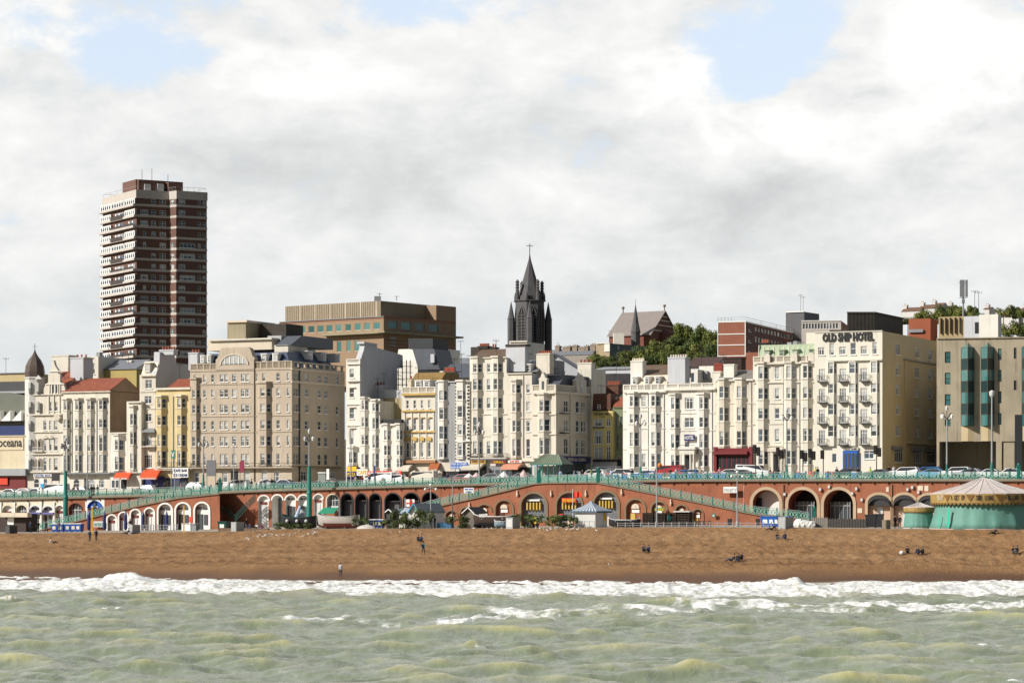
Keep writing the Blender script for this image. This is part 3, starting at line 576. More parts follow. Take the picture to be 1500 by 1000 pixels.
# ---- cast iron railings
def post_mesh(h=1.12):
    mb = MB(); mb.lathe((0, 0, 0), [(.14, 0), (.14, .12), (.075, .2), (.075, h*.8), (.12, h*.84), (.07, h*.9), (.11, h), (.02, h+.1)], 8); return mb.mesh('railing_post', TEAL)
POSTM = post_mesh()
def railing(label, fr, pts, p0, p1, group='cast iron promenade railings', step=1.62, wd=-.1, lattice=MINT, zb=0.0):
    yb = lambda p: interp(p, [a[0] for a in pts], [a[1] for a in pts])
    root = thing('railing', label, 'railing', fr.pt(p0, yb(p0), wd), group)
    P0 = fr.pt(p0, yb(p0), wd); P1 = fr.pt(p1, yb(p1), wd); L = (Vector((P1.x, P1.y))-Vector((P0.x, P0.y))).length; n = max(1, int(round(L/step)))
    P = []
    for i in range(n+1):
        p2 = Vector((P0.x, P0.y)).lerp(Vector((P1.x, P1.y)), i/n); px = CX+F*p2.x/p2.y; P.append(Vector((p2.x, p2.y, fr.z(yb(px), p2)+zb)))
    la = MB(); hr = MB()
    for i in range(n+1): place('post', POSTM, root, P[i])
    for a_, b_ in zip(P, P[1:]):
        U = lambda s, h: a_.lerp(b_, s)+Vector((0, 0, h))
        hr.bar(U(0, 1.05), U(1, 1.05), .045); hr.bar(U(0, .86), U(1, .86), .03)
        la.bar(U(.03, .84), U(.97, .84), .045); la.bar(U(.03, .12), U(.97, .12), .045)
        for j in range(3):
            s0, s1 = .05+.3*j, .05+.3*(j+1); sm_ = (s0+s1)/2
            la.bar(U(s0, .14), U(s1, .82), .046); la.bar(U(s1, .14), U(s0, .82), .046)
            q = [(sm_-.09, .48), (sm_, .30), (sm_+.09, .48), (sm_, .66)]
            for u1, u2 in zip(q, q[1:]+q[:1]): la.bar(U(*u1), U(*u2), .042)
    la.build('lattice', lattice, root); hr.build('handrail', TEAL if lattice is TEAL else METAL, root)
    return root
def big_post(fr, px, yb, wd=-.1, h=1.5):
    p = fr.pt(px, yb, wd); mb = MB(); mb.prism([(p.x-.22, p.y-.22), (p.x+.22, p.y-.22), (p.x+.22, p.y+.22), (p.x-.22, p.y+.22)], p.z, p.z+h)
    mb.prism([(p.x-.3, p.y-.3), (p.x+.3, p.y-.3), (p.x+.3, p.y+.3), (p.x-.3, p.y+.3)], p.z+h, p.z+h+.15); mb.lathe((p.x, p.y, p.z+h+.15), [(.12, 0), (.2, .15), (.15, .3), (.02, .42)], 8)
    return mb
yb = list(zip(*YB))
railing('green lattice railing above the cream arches and the first brick ramp', frW, yb, -270, 322)
railing('green lattice railing running above the white and black ringed arches', frW, yb, 323, 790)
railing('green lattice railing along the road behind the long descending ramp', frW, yb, 791, 1100)
railing('green lattice railing above the big sand coloured arches and the carousel', frW, yb, 1101, 1780)
up_ = lambda f, xs, d=.6: [(x, f(x)-d) for x in xs]
railing('green lattice railing climbing the brick ramp with white arches', frR, up_(r1top, (38, 60, 100, 200, 260, 318, 330)), 50, 320)
railing('green lattice railing climbing from the pale beach hut to the level terrace', frR, up_(r2top, r2x), 575, 787)
railing('green lattice railing on the level terrace over the timber boarded arches', frR, up_(r2top, r2x), 789, 874)
railing('green lattice railing descending past the tall grey pole to the bins', frR, up_(r2top, r2x), 876, 1186)
for fr_, px, y, lab in ((frR, 790, 707, 'thick green pillar where the climbing ramp railing meets the level terrace'), (frR, 876, 706, 'thick green pillar at the head of the descending ramp'), (frW, 322, 719.5, 'thick green pillar at the brick corner over the dark stairs'), (frR, 1193, 764, 'thick green pillar at the foot of the descending ramp'), (frW, 1492, 702, 'thick green pillar beside the carousel roof'), (frR, 33, 780, 'thick green pillar at the foot of the white arched ramp')):
    tag(big_post(fr_, px, y, h=1.7).build('gate_pillar', TEAL), lab, 'pillar', 'green pillars of the railings')
# dark recess behind the corner and its green stair
stair = thing('staircase', 'dark green iron staircase in the shaded brick corner', 'stairs', frR.pt(322, 777))
mb = MB(); ir = MB(); fq = Fr(350, Dl(350, W0-2.2))
for (x0, y0, x1, y1) in ((322, 752, 333, 752), (333, 752, 346, 765), (345, 763, 365, 741), (365, 741, 374, 733)):
    for d in (-.6, .5):
        for o_ in (0, -9, -5): mb.bar(fq.pt(x0, y0+o_, d), fq.pt(x1, y1+o_, d), .07)
        for i in range(7): x = x0+(x1-x0)*i/6; y = y0+(y1-y0)*i/6; mb.bar(fq.pt(x, y, d), fq.pt(x, y-9, d), .04)
    for i in range(9):
        x = x0+(x1-x0)*i/8; y = y0+(y1-y0)*i/8; ir.hexa([fq.pt(x-1.2, y+.4, -.6), fq.pt(x+1.2, y+.4, -.6), fq.pt(x+1.2, y, -.6), fq.pt(x-1.2, y, -.6)], [fq.pt(x-1.2, y+.4, .5), fq.pt(x+1.2, y+.4, .5), fq.pt(x+1.2, y, .5), fq.pt(x-1.2, y, .5)])
DG = paint('dark_green_paint', (.006, .05, .042)); mb.build('balustrade', DG, stair); ir.build('step', DG, stair)
# ================================================================== building kit
WCACHE = {}
def win_mesh(w, h, style, fm):
    key = (round(w/.05), round(h/.05), style, fm.name)
    if key in WCACHE: return WCACHE[key]
    w = max(.3, key[0]*.05); h = max(.3, key[1]*.05); mb = MB(); f = .075 if w < 1.5 else .09; x0, x1 = -w/2, w/2
    mb.box(x0, x0+f, 0, .06, 0, h); mb.box(x1-f, x1, 0, .06, 0, h); mb.box(x0+f, x1-f, 0, .06, h-f, h); mb.box(x0+f, x1-f, 0, .06, 0, f)
    if style in ('sash', 'arch', 'bare'):
        mb.box(x0+f, x1-f, -.01, .05, h*.5-.035, h*.5+.035)
        if w > 1.35: mb.box(-.05, .05, -.012, .05, f, h-f)
        if w > 2.1: mb.box(-w/4-.03, -w/4+.03, -.012, .05, f, h-f); mb.box(w/4-.03, w/4+.03, -.012, .05, f, h-f)
    elif style == 'case':
        mb.box(-.04, .04, -.01, .05, f, h-f); mb.box(x0+f, x1-f, -.012, .05, h*.68-.03, h*.68+.03)
        if w > 2: mb.box(-w/4-.03, -w/4+.03, -.011, .05, f, h-f); mb.box(w/4-.03, w/4+.03, -.011, .05, f, h-f)
    elif style == 'french':
        for q in (-.25, 0, .25): mb.box(q*w-.035, q*w+.035, -.01, .05, f, h-f)
        mb.box(x0+f, x1-f, -.012, .05, h*.75, h*.75+.05)
    if style == 'arch':
        r = w/2
        for sgn in (-1, 1):
            pts = [(sgn*(w/2), h-r)]+[(sgn*r*cos(a), h-r+r*sin(a)) for a in (pi/12*i for i in range(7))]+[(sgn*(w/2), h)]
            mb.face([(x, -.02, z) for x, z in pts] if sgn < 0 else [(x, -.02, z) for x, z in pts[::-1]])
    if style not in ('bare', 'plain'): mb.box(x0-.08, x1+.08, -.24, .0, -.12, -.01)
    me = mb.mesh('window', fm)
    pb = MB(); pb.box(x0+f*.5, x1-f*.5, .05, .08, f*.5, h-f*.5); pm = {}
    WCACHE[key] = (me, pb, pm); return WCACHE[key]
def put_window(root, P, rz, z, w, h, style, glass, fm, name='window'):
    me, pb, pm = win_mesh(w, h, style, fm)
    if glass.name not in pm: pm[glass.name] = pb.mesh('pane', glass)
    o = place(name, me, root, (P[0], P[1], z), rz); p = bpy.data.objects.new('pane', pm[glass.name]); COL.objects.link(p); p.parent = o; return o
def facet(root, mb, P0, P1, z0, z1, rects, fm=None, rv=.16):
    d = P1-P0; L = d.length; d = d/L; n = Vector((d.y, -d.x)); rz = math.atan2(d.y, d.x)
    rects = [(max(.02, r[0]), min(L-.02, r[1]))+tuple(r[2:]) for r in rects if r[1] > .05 and r[0] < L-.05]
    us = sorted({0, L} | {round(r[0], 3) for r in rects} | {round(r[1], 3) for r in rects}); zs = sorted({z0, z1} | {round(r[2], 3) for r in rects} | {round(r[3], 3) for r in rects})
    zs = [z for z in zs if z0 <= z <= z1]
    q = lambda u, z, w=0: (P0.x+d.x*u-n.x*w, P0.y+d.y*u-n.y*w, z)
    for ua, ub in zip(us, us[1:]):
        if ub-ua < 1e-3: continue
        run = None
        for za, zb in zip(zs, zs[1:]):
            if zb-za < 1e-3: continue
            uc, zc = (ua+ub)/2, (za+zb)/2
            hole = any(r[0] < uc < r[1] and r[2] < zc < r[3] for r in rects)
            if hole:
                if run: mb.face([q(ua, run[0]), q(ub, run[0]), q(ub, run[1]), q(ua, run[1])]); run = None
            else: run = (run[0], zb) if run else (za, zb)
        if run: mb.face([q(ua, run[0]), q(ub, run[0]), q(ub, run[1]), q(ua, run[1])])
    for r in rects:
        a, b, c, e = r[:4]; style, glass = r[4], r[5]
        mb.face([q(a, c), q(a, e), q(a, e, rv), q(a, c, rv)]); mb.face([q(b, e), q(b, c), q(b, c, rv), q(b, e, rv)])
        mb.face([q(a, e), q(b, e), q(b, e, rv), q(a, e, rv)]); mb.face([q(b, c), q(a, c), q(a, c, rv), q(b, c, rv)])
        uc = (a+b)/2; P = q(uc, c, rv-.07); put_window(root, P, rz, c, b-a, e-c, style, glass, r[6] if len(r) > 6 and r[6] else (fm or WHITE), r[7] if len(r) > 7 else 'window')
BL = []
class Bld:
    def __init__(s, name, label, px0, px1, top, m, D0=FAC0, depth=12.0, ang=25.0, side=None, base=None, trim=None, fm=None, cat='building', D=None, group=None, roofm=None, roof=True, sm=None):
        pc = (px0+px1)/2; d0 = D if D else Dl(px0, D0)
        s.fr = Fr(px0, d0, ang); s.P0 = s.fr.at(px0); s.P1 = s.fr.at(px1); s.fr.dref = (s.P0.y+s.P1.y)/2
        s.px0, s.px1, s.m, s.trim, s.fm = px0, px1, m, trim or m, fm or WHITE
        s.z0 = (zdeck(pc)+.45) if base is None else s.fr.z(base, s.P0)
        s.sf = Fr(px1, s.P1.y, ang-90); s.sf.o = s.P1.copy(); s.sf.dref = s.fr.dref
        if side: depth = (s.sf.at(side)-s.P1).length
        s.depth = depth; s.b = -s.fr.n; s.top = s.fr.z(top, s.P0); s.topy = top
        s.root = thing(name, label, cat, (*((s.P0+s.P1)/2+s.b*.5), s.z0), group); s.holes = []; s.shole = []; s.roofm = roofm or LEAD; s.roof = roof; s.sm = sm
    def u(s, px): return (s.fr.at(px)-s.P0).dot(s.fr.t)
    def win(s, xa, xb, ya, yb, style='sash', glass=None, fm=None, name='window'):
        s.holes.append((s.u(xa), s.u(xb), s.fr.z(yb), s.fr.z(ya), style, glass or GL, fm, name)); return s
    def wins(s, cols, rows, style='sash', glass=None, fm=None):
        for (xa, xb) in cols:
            for (ya, yb) in rows: s.win(xa, xb, ya, yb, style, glass, fm)
        return s
    def swin(s, cols, rows, style='sash', glass=None, fm=None):
        for (xa, xb) in cols:
            for (ya, yb) in rows: s.shole.append(((s.sf.at(xa)-s.P1).dot(s.sf.t), (s.sf.at(xb)-s.P1).dot(s.sf.t), s.fr.z(yb), s.fr.z(ya), style, glass or GD, fm))
        return s
    def bay(s, xl, xm, xr, top, bot, rows, m=None, style='sash', g1=None, g2=None, p=None, cap=True, fm=None, trim=None, bands=True, inset=.12):
        m = m or s.m; p = p or max(.3, (xr-xm)/F*s.fr.dref/1.15)
        A_ = s.fr.at(xl, -p); B_ = s.fr.at(xm, -p); C_ = s.fr.at(xr, 0); Z_ = A_-s.fr.t*p*.8-s.fr.n*p
        z1 = s.fr.z(top); z0 = s.z0 if bot is None else s.fr.z(bot); mb = MB()
        def rr(Pa, Pb, glass, ins):
            L = (Pb-Pa).length; return [(L*ins, L*(1-ins), s.fr.z(yb), s.fr.z(ya), 'bare', glass, fm) for ya, yb in rows]
        facet(s.root, mb, Z_, A_, z0, z1, []); facet(s.root, mb, A_, B_, z0, z1, rr(A_, B_, g1 or GL, inset), s.fm); facet(s.root, mb, B_, C_, z0, z1, rr(B_, C_, g2 or GD, .12), s.fm)
        pl = [Z_, A_, B_, C_]; mb.face([(q.x, q.y, z1) for q in pl]); mb.face([(q.x, q.y, z0) for q in pl[::-1]])
        s_ = MB(); grow = lambda k: [Z_-s.fr.t*k, A_+(s.fr.n-s.fr.t*.5)*k, B_+(s.fr.n+s.fr.t*.5)*k, C_+s.fr.t*k]
        if cap: s_.prism([tuple(v) for v in grow(.22)], z1-.12, z1+.16)
        if bands:
            for ya, yb in rows: zb = s.fr.z(yb); s_.prism([tuple(v) for v in grow(.1)], zb-.2, zb-.06)
        b_ = mb.build('bay_window', m, s.root); s_.build('bay_moulding', trim or s.trim, s.root); return s
    def band(s, y, h=1.4, proj=.2, m=None, x0=None, x1=None, name='cornice', back=.02):
        mb = MB(); s.fr.box(mb, (x0 if x0 is not None else s.px0), (x1 if x1 is not None else s.px1), y, y+h, -proj, -back+.0); mb.build(name, m or s.trim, s.root); return s
    def box(s, name, x0, x1, y0, y1, w0, w1, m=None, label=None):
        mb = MB(); s.fr.box(mb, x0, x1, y0, y1, w0, w1); o = mb.build(name, m or s.m, s.root)
        if label: o['label'] = label
        return o
    def poly(s, name, pts, w0, w1, m=None): mb = MB(); s.fr.poly(mb, pts, w0, w1); return mb.build(name, m or s.m, s.root)
    def spoly(s, name, pts, w0, w1, m=None): mb = MB(); s.sf.poly(mb, pts, w0, w1); return mb.build(name, m or s.m, s.root)
    def balus(s, y0, y1, x0=None, x1=None, m=None, w=.1, pier=9):
        x0 = s.px0 if x0 is None else x0; x1 = s.px1 if x1 is None else x1; mb = MB(); m = m or s.trim
        s.fr.box(mb, x0, x1, y0, y0+1.3, w-.12, w+.3); s.fr.box(mb, x0, x1, y1-1.4, y1, w-.12, w+.3); n = max(1, int(round((x1-x0)/pier)))
        for i in range(n+1): x = x0+(x1-x0-1.8)*i/n; s.fr.box(mb, x, x+1.8, y0+1.3, y1-1.4, w-.08, w+.26)
        x = x0+1.8
        while x < x1-1: s.fr.box(mb, x, x+.45, y0+1.3, y1-1.4, w, w+.15); x += 1.1
        mb.build('balustrade', m, s.root); return s
    def chim(s, x0, x1, y0, y1, w0, w1, m=None, pots=4, potm=None, poth=5):
        m = m or s.m; mb = MB(); s.fr.box(mb, x0, x1, y0, y1, w0, w1); s.fr.box(mb, x0-.7, x1+.7, y0-.2, y0+1.6, w0-.1, w1+.1)
        c = mb.build('chimney', m, s.root); pm = MB(); pm.lathe((0, 0, 0), [(.17, -.05), (.14, poth*.08), (.18, poth*.085), (.13, poth*.11)], 7); me = pm.mesh('chimney_pot', potm or POT)
        for i in range(pots):
            x = x0+(x1-x0)*(i+.5)/pots; a_ = s.fr.pt(x, y0, w0); a_ = s.fr.back(a_, (w1-w0)/2); place('chimney_pot', me, c, a_+Vector((0, 0, .02)))
        return s
    def mansard(s, x0, x1, y0, y1, w=.5, run=1.6, m=None, deep=None):
        deep = deep or s.depth-1; mb = MB(); m = m or SLATE
        a = [s.fr.pt(x0, y1, w), s.fr.pt(x1, y1, w)]; t_ = [s.fr.back(a[0], run), s.fr.back(a[1], run)]; z = s.fr.z(y0, None, w+run)
        for v in t_: v.z = z
        b_ = [s.fr.back(a[0], deep), s.fr.back(a[1], deep)]; tb = [Vector((v.x, v.y, z)) for v in b_]
        mb.hexa([a[0], a[1], t_[1], t_[0]], [b_[0], b_[1], tb[1], tb[0]]); mb.build('roof', m, s.root); return s
    def pitch(s, yr, ye=None, m=None, gm=None, x0=None, x1=None, w0=0.0, deep=None, over=.25):
        x0 = s.px0 if x0 is None else x0; x1 = s.px1 if x1 is None else x1; ye = s.topy if ye is None else ye; deep = deep or s.depth
        a, b_ = s.fr.pt(x0, ye, w0-over), s.fr.pt(x1, ye, w0-over); zr = s.fr.z(yr, None, deep/2)
        r0, r1 = s.fr.back(a, deep/2+over), s.fr.back(b_, deep/2+over); c, d = s.fr.back(a, deep+2*over), s.fr.back(b_, deep+2*over)
        r0.z = r1.z = zr; T3 = Vector((*s.fr.t, 0)); th = Vector((0, 0, .15)); mb = MB()
        for p_, q_, u_, v_ in ((a, b_, r1, r0), (r0, r1, d, c)): mb.hexa([p_, q_, u_, v_], [p_+th, q_+th, u_+th, v_+th])
        mb.build('roof', m or TILE, s.root); g = MB(); e = T3*.02
        for p_, q_, u_ in ((a+e, r0+e, c+e), (b_-e, r1-e, d-e)): g.face([p_, q_, u_])
        g.build('gable', gm or s.m, s.root); return s
    def dorm(s, x0, x1, y0, y1, w=.6, deep=2.2, m=None, rm=None, style='sash', glass=None, fm=None):
        mb = MB(); s.fr.box(mb, x0, x1, y0, y1, w, w+deep); s.fr.box(mb, x0-.6, x1+.6, y0-1.2, y0, w-.25, w+deep+.1)
        d = mb.build('dormer', m or WHITE, s.root); P = s.fr.at((x0+x1)/2, w-.07); ww = ((x1-x0)*.78)/F*s.fr.dref/cos(s.fr.ang); hh = (y1-y0)*.78/F*s.fr.dref
        put_window(d, P, s.fr.ang, s.fr.z(y1-(y1-y0)*.1, None, w), ww, hh, 'bare', glass or GL, fm or s.fm); return s
    def balcony(s, x0, x1, y, rail=8, out=.9, m=None, slabm=None, canopy=None):
        mb = MB(); s.fr.box(mb, x0, x1, y, y+1.3, -out, 0); o = mb.build('balcony', slabm or s.trim, s.root); r = MB(); ya = y-rail
        c = [s.fr.pt(x0, y, -out+.05), s.fr.pt(x1, y, -out+.05)]; zt = rail/F*s.fr.dref
        k = [s.fr.back(c[0], out-.05), c[0], c[1], s.fr.back(c[1], out-.05)]
        for a_, b_ in zip(k, k[1:]):
            for hh in (zt, .12): r.bar(a_+Vector((0, 0, hh)), b_+Vector((0, 0, hh)), .035)
            n = max(2, int((b_-a_).length/.28))
            for i in range(n+1): q = a_.lerp(b_, i/n); r.bar(q, q+Vector((0, 0, zt)), .022)
        r.build('railing', m or BLACK, o)
        if canopy:
            cm = MB(); a = [s.fr.pt(x0, canopy+3, -out), s.fr.pt(x1, canopy+3, -out)]; b_ = [s.fr.pt(x1-1, canopy-2, -.05), s.fr.pt(x0+1, canopy-2, -.05)]
            th = Vector((0, 0, .12)); cm.hexa([a[0], a[1], b_[0], b_[1]], [v-th for v in (a[0], a[1], b_[0], b_[1])]); cm.build('canopy', LEAD, o)
        return s
    def awning(s, x0, x1, y0, y1, m, out=1.6, label=None, text=None, tm=None):
        a = [s.fr.pt(x0, y0, -.1), s.fr.pt(x1, y0, -.1)]; zf = s.fr.z(y1, None, -out); mb = MB()
        f = [s.fr.pt(x0, y0, -.1), s.fr.pt(x1, y0, -.1)]; b0, b1 = s.fr.back(f[0], -(out-.1)), s.fr.back(f[1], -(out-.1)); b0.z = b1.z = zf+.35; v = Vector((0, 0, .35))
        mid0 = s.fr.back(f[0], -(out-.1)*.55); mid1 = s.fr.back(f[1], -(out-.1)*.55); mid0.z = mid1.z = f[0].z-(f[0].z-zf-.35)*.28; th = Vector((0, 0, .06))
        for q in ((b0, b1, mid1, mid0), (mid0, mid1, f[1], f[0]), (b0-v, b1-v, b1, b0)): mb.hexa(q, [k_+(th if q[0].z == b0.z else th) for k_ in q]) if q[0].z > b0.z-.1 else mb.hexa(q, [s.fr.back(k_, .05) for k_ in q])
        for q in ((f[0], mid0, b0, b0-v), (f[1], b1-v, b1, mid1)): mb.face([q[0], q[1], q[2], q[3]])
        o = mb.build('awning', m, s.root)
        if label: o['label'] = label
        if text: put_text(o, text, tm or WHITE, [b0-v, b1-v], .3, s.fr.n, .07)
        return s
    def sign(s, x0, x1, y0, y1, m, text=None, tm=None, w=-.25, label=None, hfrac=.62, parent=None):
        mb = MB(); s.fr.box(mb, x0, x1, y0, y1, w, w+.2); o = mb.build('sign', m, s.root)
        if label: o['label'] = label
        if text:
            lines = text if isinstance(text, list) else [text]; hh = (y1-y0)/len(lines)
            for i, tx in enumerate(lines):
                yb_ = y0+hh*(i+1)-hh*(1-hfrac)/2; a = s.fr.pt(x0+.6, yb_, w-.0); b_ = s.fr.pt(x1-.6, yb_, w-.0); put_text(o, tx, tm or WHITE, [a, b_], hh*hfrac/F*s.fr.dref, s.fr.n, .03)
        return s
    def shop(s, x0, x1, y0, y1, m, n=3, glass=None):
        mb = MB(); s.fr.box(mb, x0, x1, y0, y1, -.12, -.01); o = mb.build('shopfront', m, s.root); g = MB(); w_ = (x1-x0)/n
        for i in range(n): s.fr.box(g, x0+w_*i+w_*.12, x0+w_*(i+1)-w_*.12, y0+(y1-y0)*.2, y1-1.5, -.15, -.12)
        g.build('shop_window', glass or LGLASS, o); return s
    def pipe(s, x, y0, y1, m=None, w=.5): mb = MB(); s.fr.box(mb, x-w/2, x+w/2, y0, y1, -.14, -.0); mb.build('drainpipe', m or BLACK, s.root); return s
    def hood(s, cols, rows, m=None, up=2.2, tri=False):
        for (xa, xb) in cols:
            for (ya, yb) in rows:
                mb = MB()
                if tri: s.fr.poly(mb, [(xa-1.2, ya-up+1), ((xa+xb)/2, ya-up-2.2), (xb+1.2, ya-up+1)], -.28, -.01)
                s.fr.box(mb, xa-1.1, xb+1.1, ya-up+1, ya-up+2, -.3, -.01); mb.build('window_hood', m or s.trim, s.root)
        return s
    def done(s):
        BL.append(s)
        mb = MB(); P0, P1, z0, z1 = s.P0, s.P1, s.z0-1.0, s.top
        facet(s.root, mb, P0, P1, z0, z1, s.holes, s.fm); B0, B1 = P0+s.b*s.depth, P1+s.b*s.depth
        if s.sm: sb = MB(); facet(s.root, sb, P1, B1, z0, z1, s.shole, s.fm); sb.build('side_wall', s.sm, s.root)
        else: facet(s.root, mb, P1, B1, z0, z1, s.shole, s.fm)
        facet(s.root, mb, B1, B0, z0, z1, []); facet(s.root, mb, B0, P0, z0, z1, [])
        ti = .3; q = [P0, P1, B1, B0]; c = (P0+P1+B1+B0)/4; inn = [v+(c-v).normalized()*.42 for v in q]
        for i in range(4):
            j = (i+1) % 4; mb.face([(*q[i], z1), (*q[j], z1), (*inn[j], z1), (*inn[i], z1)]); mb.face([(*inn[i], z1), (*inn[j], z1), (*inn[j], z1-.6), (*inn[i], z1-.6)])
        mb.build('wall', s.m, s.root)
        if s.roof: rb = MB(); rb.face([(*v, z1-.6) for v in inn]); rb.build('flat_roof', s.roofm, s.root)
        return s
def put_text(parent, txt, m, ab, h, n, off=.02, thick=.03, fill=.94, bold=.015):
    cu = bpy.data.curves.new('lettering', 'FONT'); cu.body = txt; cu.size = 1; cu.extrude = .02; cu.resolution_u = 2; cu.offset = bold
    o = bpy.data.objects.new('lettering', cu); COL.objects.link(o); dg = bpy.context.evaluated_depsgraph_get(); me = bpy.data.meshes.new_from_object(o.evaluated_get(dg)); bpy.data.objects.remove(o)
    if not me.vertices: return
    xs = [v.co.x for v in me.vertices]; ys = [v.co.y for v in me.vertices]; x0, x1, y0, y1 = min(xs), max(xs), min(ys), max(ys)
    a, b = Vector(ab[0]), Vector(ab[1]); L = (b-a).length; d = (b-a).normalized(); sx = L*fill/(x1-x0); sy = h/(y1-y0); sx = min(sx, sy*1.6); st_ = (L-sx*(x1-x0))/2
    base_ = a; n3 = Vector((n.x, n.y, 0))
    for v in me.vertices:
        x, y, zz = v.co; p = base_+d*(st_+(x-x0)*sx)+Vector((0, 0, (y-y0)*sy))+n3*(off+(zz+.02)*thick/.04); v.co = p-wloc(parent)
    me.materials.clear(); me.materials.append(m); me.polygons.foreach_set('material_index', [0]*len(me.polygons)); r = bpy.data.objects.new('lettering', me); COL.objects.link(r); r.parent = parent; return r
# ================================================================== the terrace, from west to east
WH1 = stucco('off_white_stucco', (.62, .57, .48), .3); WH2 = stucco('bright_white_stucco', (.70, .665, .59), .28); CR1 = stucco('cream_stucco_front', (.65, .61, .52), .35); CR2 = stucco('warm_cream_stucco', (.64, .55, .38), .2)
YELS = stucco('yellow_stucco', (.60, .48, .26), .15); TANS = stucco('pinkish_tan_stucco', (.46, .385, .295), .3, .12); TAN2 = stucco('ground_floor_tan_stucco', (.50, .40, .25), .25); BRW = stucco('brown_rendered_side', (.24, .16, .10), .3, .2)
GRYS = stucco('grey_render', (.30, .30, .30), .3); LGRY = stucco('pale_grey_render', (.50, .51, .53), .2, .08); GRN = stucco('sage_green_stucco', (.19, .22, .13), .2); SAND = stucco('stained_sandy_concrete', (.37, .315, .225), .5, .25)
KHAKI = stucco('khaki_panel', (.30, .26, .17), .3); DBRN = mat('dark_brown_weathered_timber', (.05, .042, .035), .85, .3, 1.0, .4); OLIVE = mat('olive_grey_cladding', (.13, .14, .11), .6, .1)
RED = paint('bright_red_paint', (.62, .05, .02)); ORANGE = paint('orange_red_canvas', (.60, .09, .03)); SIGNB = paint('sign_blue', (.01, .12, .50)); GREENC = mat('pale_copper_green', (.36, .44, .30), .7, .15)
# cinema at the far end
b = Bld('nightclub_building', 'low cream nightclub building with black wall lettering and blue band', -240, 37.5, 640, CR2, depth=30, cat='building').band(639, 1.4, .2)
b.box('grey_canopy', -240, 37, 687, 697, -1.2, 0, METAL); b.box('dark_shop_band', -240, 37.4, 698, 716, -.3, 0, REDP)
b.sign(-2, 11, 699, 710, RED, w=-.6); b.sign(-4, 34, 642, 660, CR2, 'oceana', BLACK, w=-.15, hfrac=.5); b.done()
b.poly('blue_band', [(-240, 625), (37.3, 625), (37.3, 639), (-240, 639)], .6, 6, mat('deep_blue_panel', (.012, .03, .12), .5, .1))
b.poly('upper_cladding', [(-240, 578), (12, 577), (37.2, 582), (37.2, 625), (-240, 625)], 1.2, 20, OLIVE)
for x in (-14, 1, 17, -30, -46, -62): b.poly('skylight_fin', [(x, 618), (x+14, 603), (x+14, 618)], -.2, 1.1, WHITE)
b.box('attic', -240, 37.2, 561, 578, 3, 22, mat('charcoal_cladding', (.05, .052, .055), .6, .1)); b.box('attic_rail', -240, 37, 575, 578, 2.5, 3, METAL)
b2 = Bld('warehouse_building', 'plain tan block rising behind the nightclub roof', -40, 38.5, 547, stucco('tan_block_render', (.50, .40, .22)), D0=475, depth=20); b2.band(546, 1.5, .3, LEAD); b2.done()
# ornate turreted house
b = Bld('turreted_house', 'ornate white house with dark onion domed turret and scrolled gable', 38.5, 90, 577, WH1, depth=12, side=96)
R_ = [(588, 604), (616, 630)]; b.wins([(72.5, 76), (80, 84.5)], [(589, 602)]); b.wins([(63.5, 68)], R_[1:]+[(642.5, 660), (670.5, 689)]); b.wins([(72, 75.5), (79, 84.5)], [(616, 630), (641, 660), (671, 689)])
b.band(577, 1.5, .3).band(606, 2, .4).band(632, 1.2, .25).band(664, 1.6, .35).band(690, 2, .5)
b.win(50, 57, 701, 714, 'arch', GD).win(63.5, 69, 701, 714, 'arch', GD); b.sign(49, 76, 694, 698, WH2, 'HOTEL BAR', BLUE, w=-.3)
for (x, y) in ((49, 660), (57.5, 660), (49, 689), (57.5, 689)):
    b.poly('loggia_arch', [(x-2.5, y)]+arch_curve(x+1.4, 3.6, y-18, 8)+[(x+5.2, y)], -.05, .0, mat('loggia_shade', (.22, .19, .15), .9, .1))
    b.box('loggia_column', x-2.9, x-2.1, y-15, y, -.35, 0, WH2)
b.balcony(47, 62, 660, 5, .5, WHITE); b.balcony(47, 62, 689, 5, .5, WHITE); b.hood([(63.5, 68), (72, 75.5)], [(642, 660)], tri=True)
b.poly('gable', [(64, 577), (64, 570), (66.5, 563), (70.5, 560), (70.5, 549), (73, 547), (73.5, 542), (76, 536), (78.3, 528), (80.6, 536), (84.5, 542), (85, 547), (88, 549), (88, 560), (93, 563), (95.5, 570), (95.5, 577)], -.1, .5, WH1)
for y in (543.5, 562): b.band(y, 1.2, .3, WH2, 71 if y < 550 else 66, 88 if y < 550 else 94)
for x in (71.5, 75, 80, 84, 87): b.box('gable_pilaster', x, x+1, 563.5, 577, -.28, -.1, WH2)
for x in (76, 81): b.box('gable_window', x, x+2.6, 565, 575, -.16, -.1, GD)
for x in (70, 77.5, 86): b.box('pilaster', x, x+1.2, 580, 606, -.2, 0, WH2)
b.poly('ball_oriel', arch_curve(83, 5, 607, 10)+[(85, 616), (81, 616)], -.7, -.1, POTW)
b.done(); b.pitch(545, 570, TILE, w0=1, x0=66, x1=94, deep=10)
p = b.fr.pt(51, 577, 1.3); mb = MB(); g = stucco('turret_render', (.60, .58, .53))
mb.lathe((p.x, p.y, b.fr.z(690)), [(1.75, 0), (1.75, b.fr.z(555)-b.fr.z(690)), (1.95, b.fr.z(553)-b.fr.z(690)), (1.6, b.fr.z(551)-b.fr.z(690))], 8, ph=R(22)); mb.build('turret', g, b.root)
mb = MB(); h = (b.fr.z(510)-b.fr.z(552)); mb.lathe((p.x, p.y, b.fr.z(552.5)), [(1.68, 0), (1.78, h*.2), (1.62, h*.42), (1.15, h*.62), (.6, h*.76), (.25, h*.88), (.05, h)], 8, ph=R(22)); mb.build('dome', mat('aged_copper_dome', (.10, .075, .06), .6, .35, 1.5, .3), b.root)
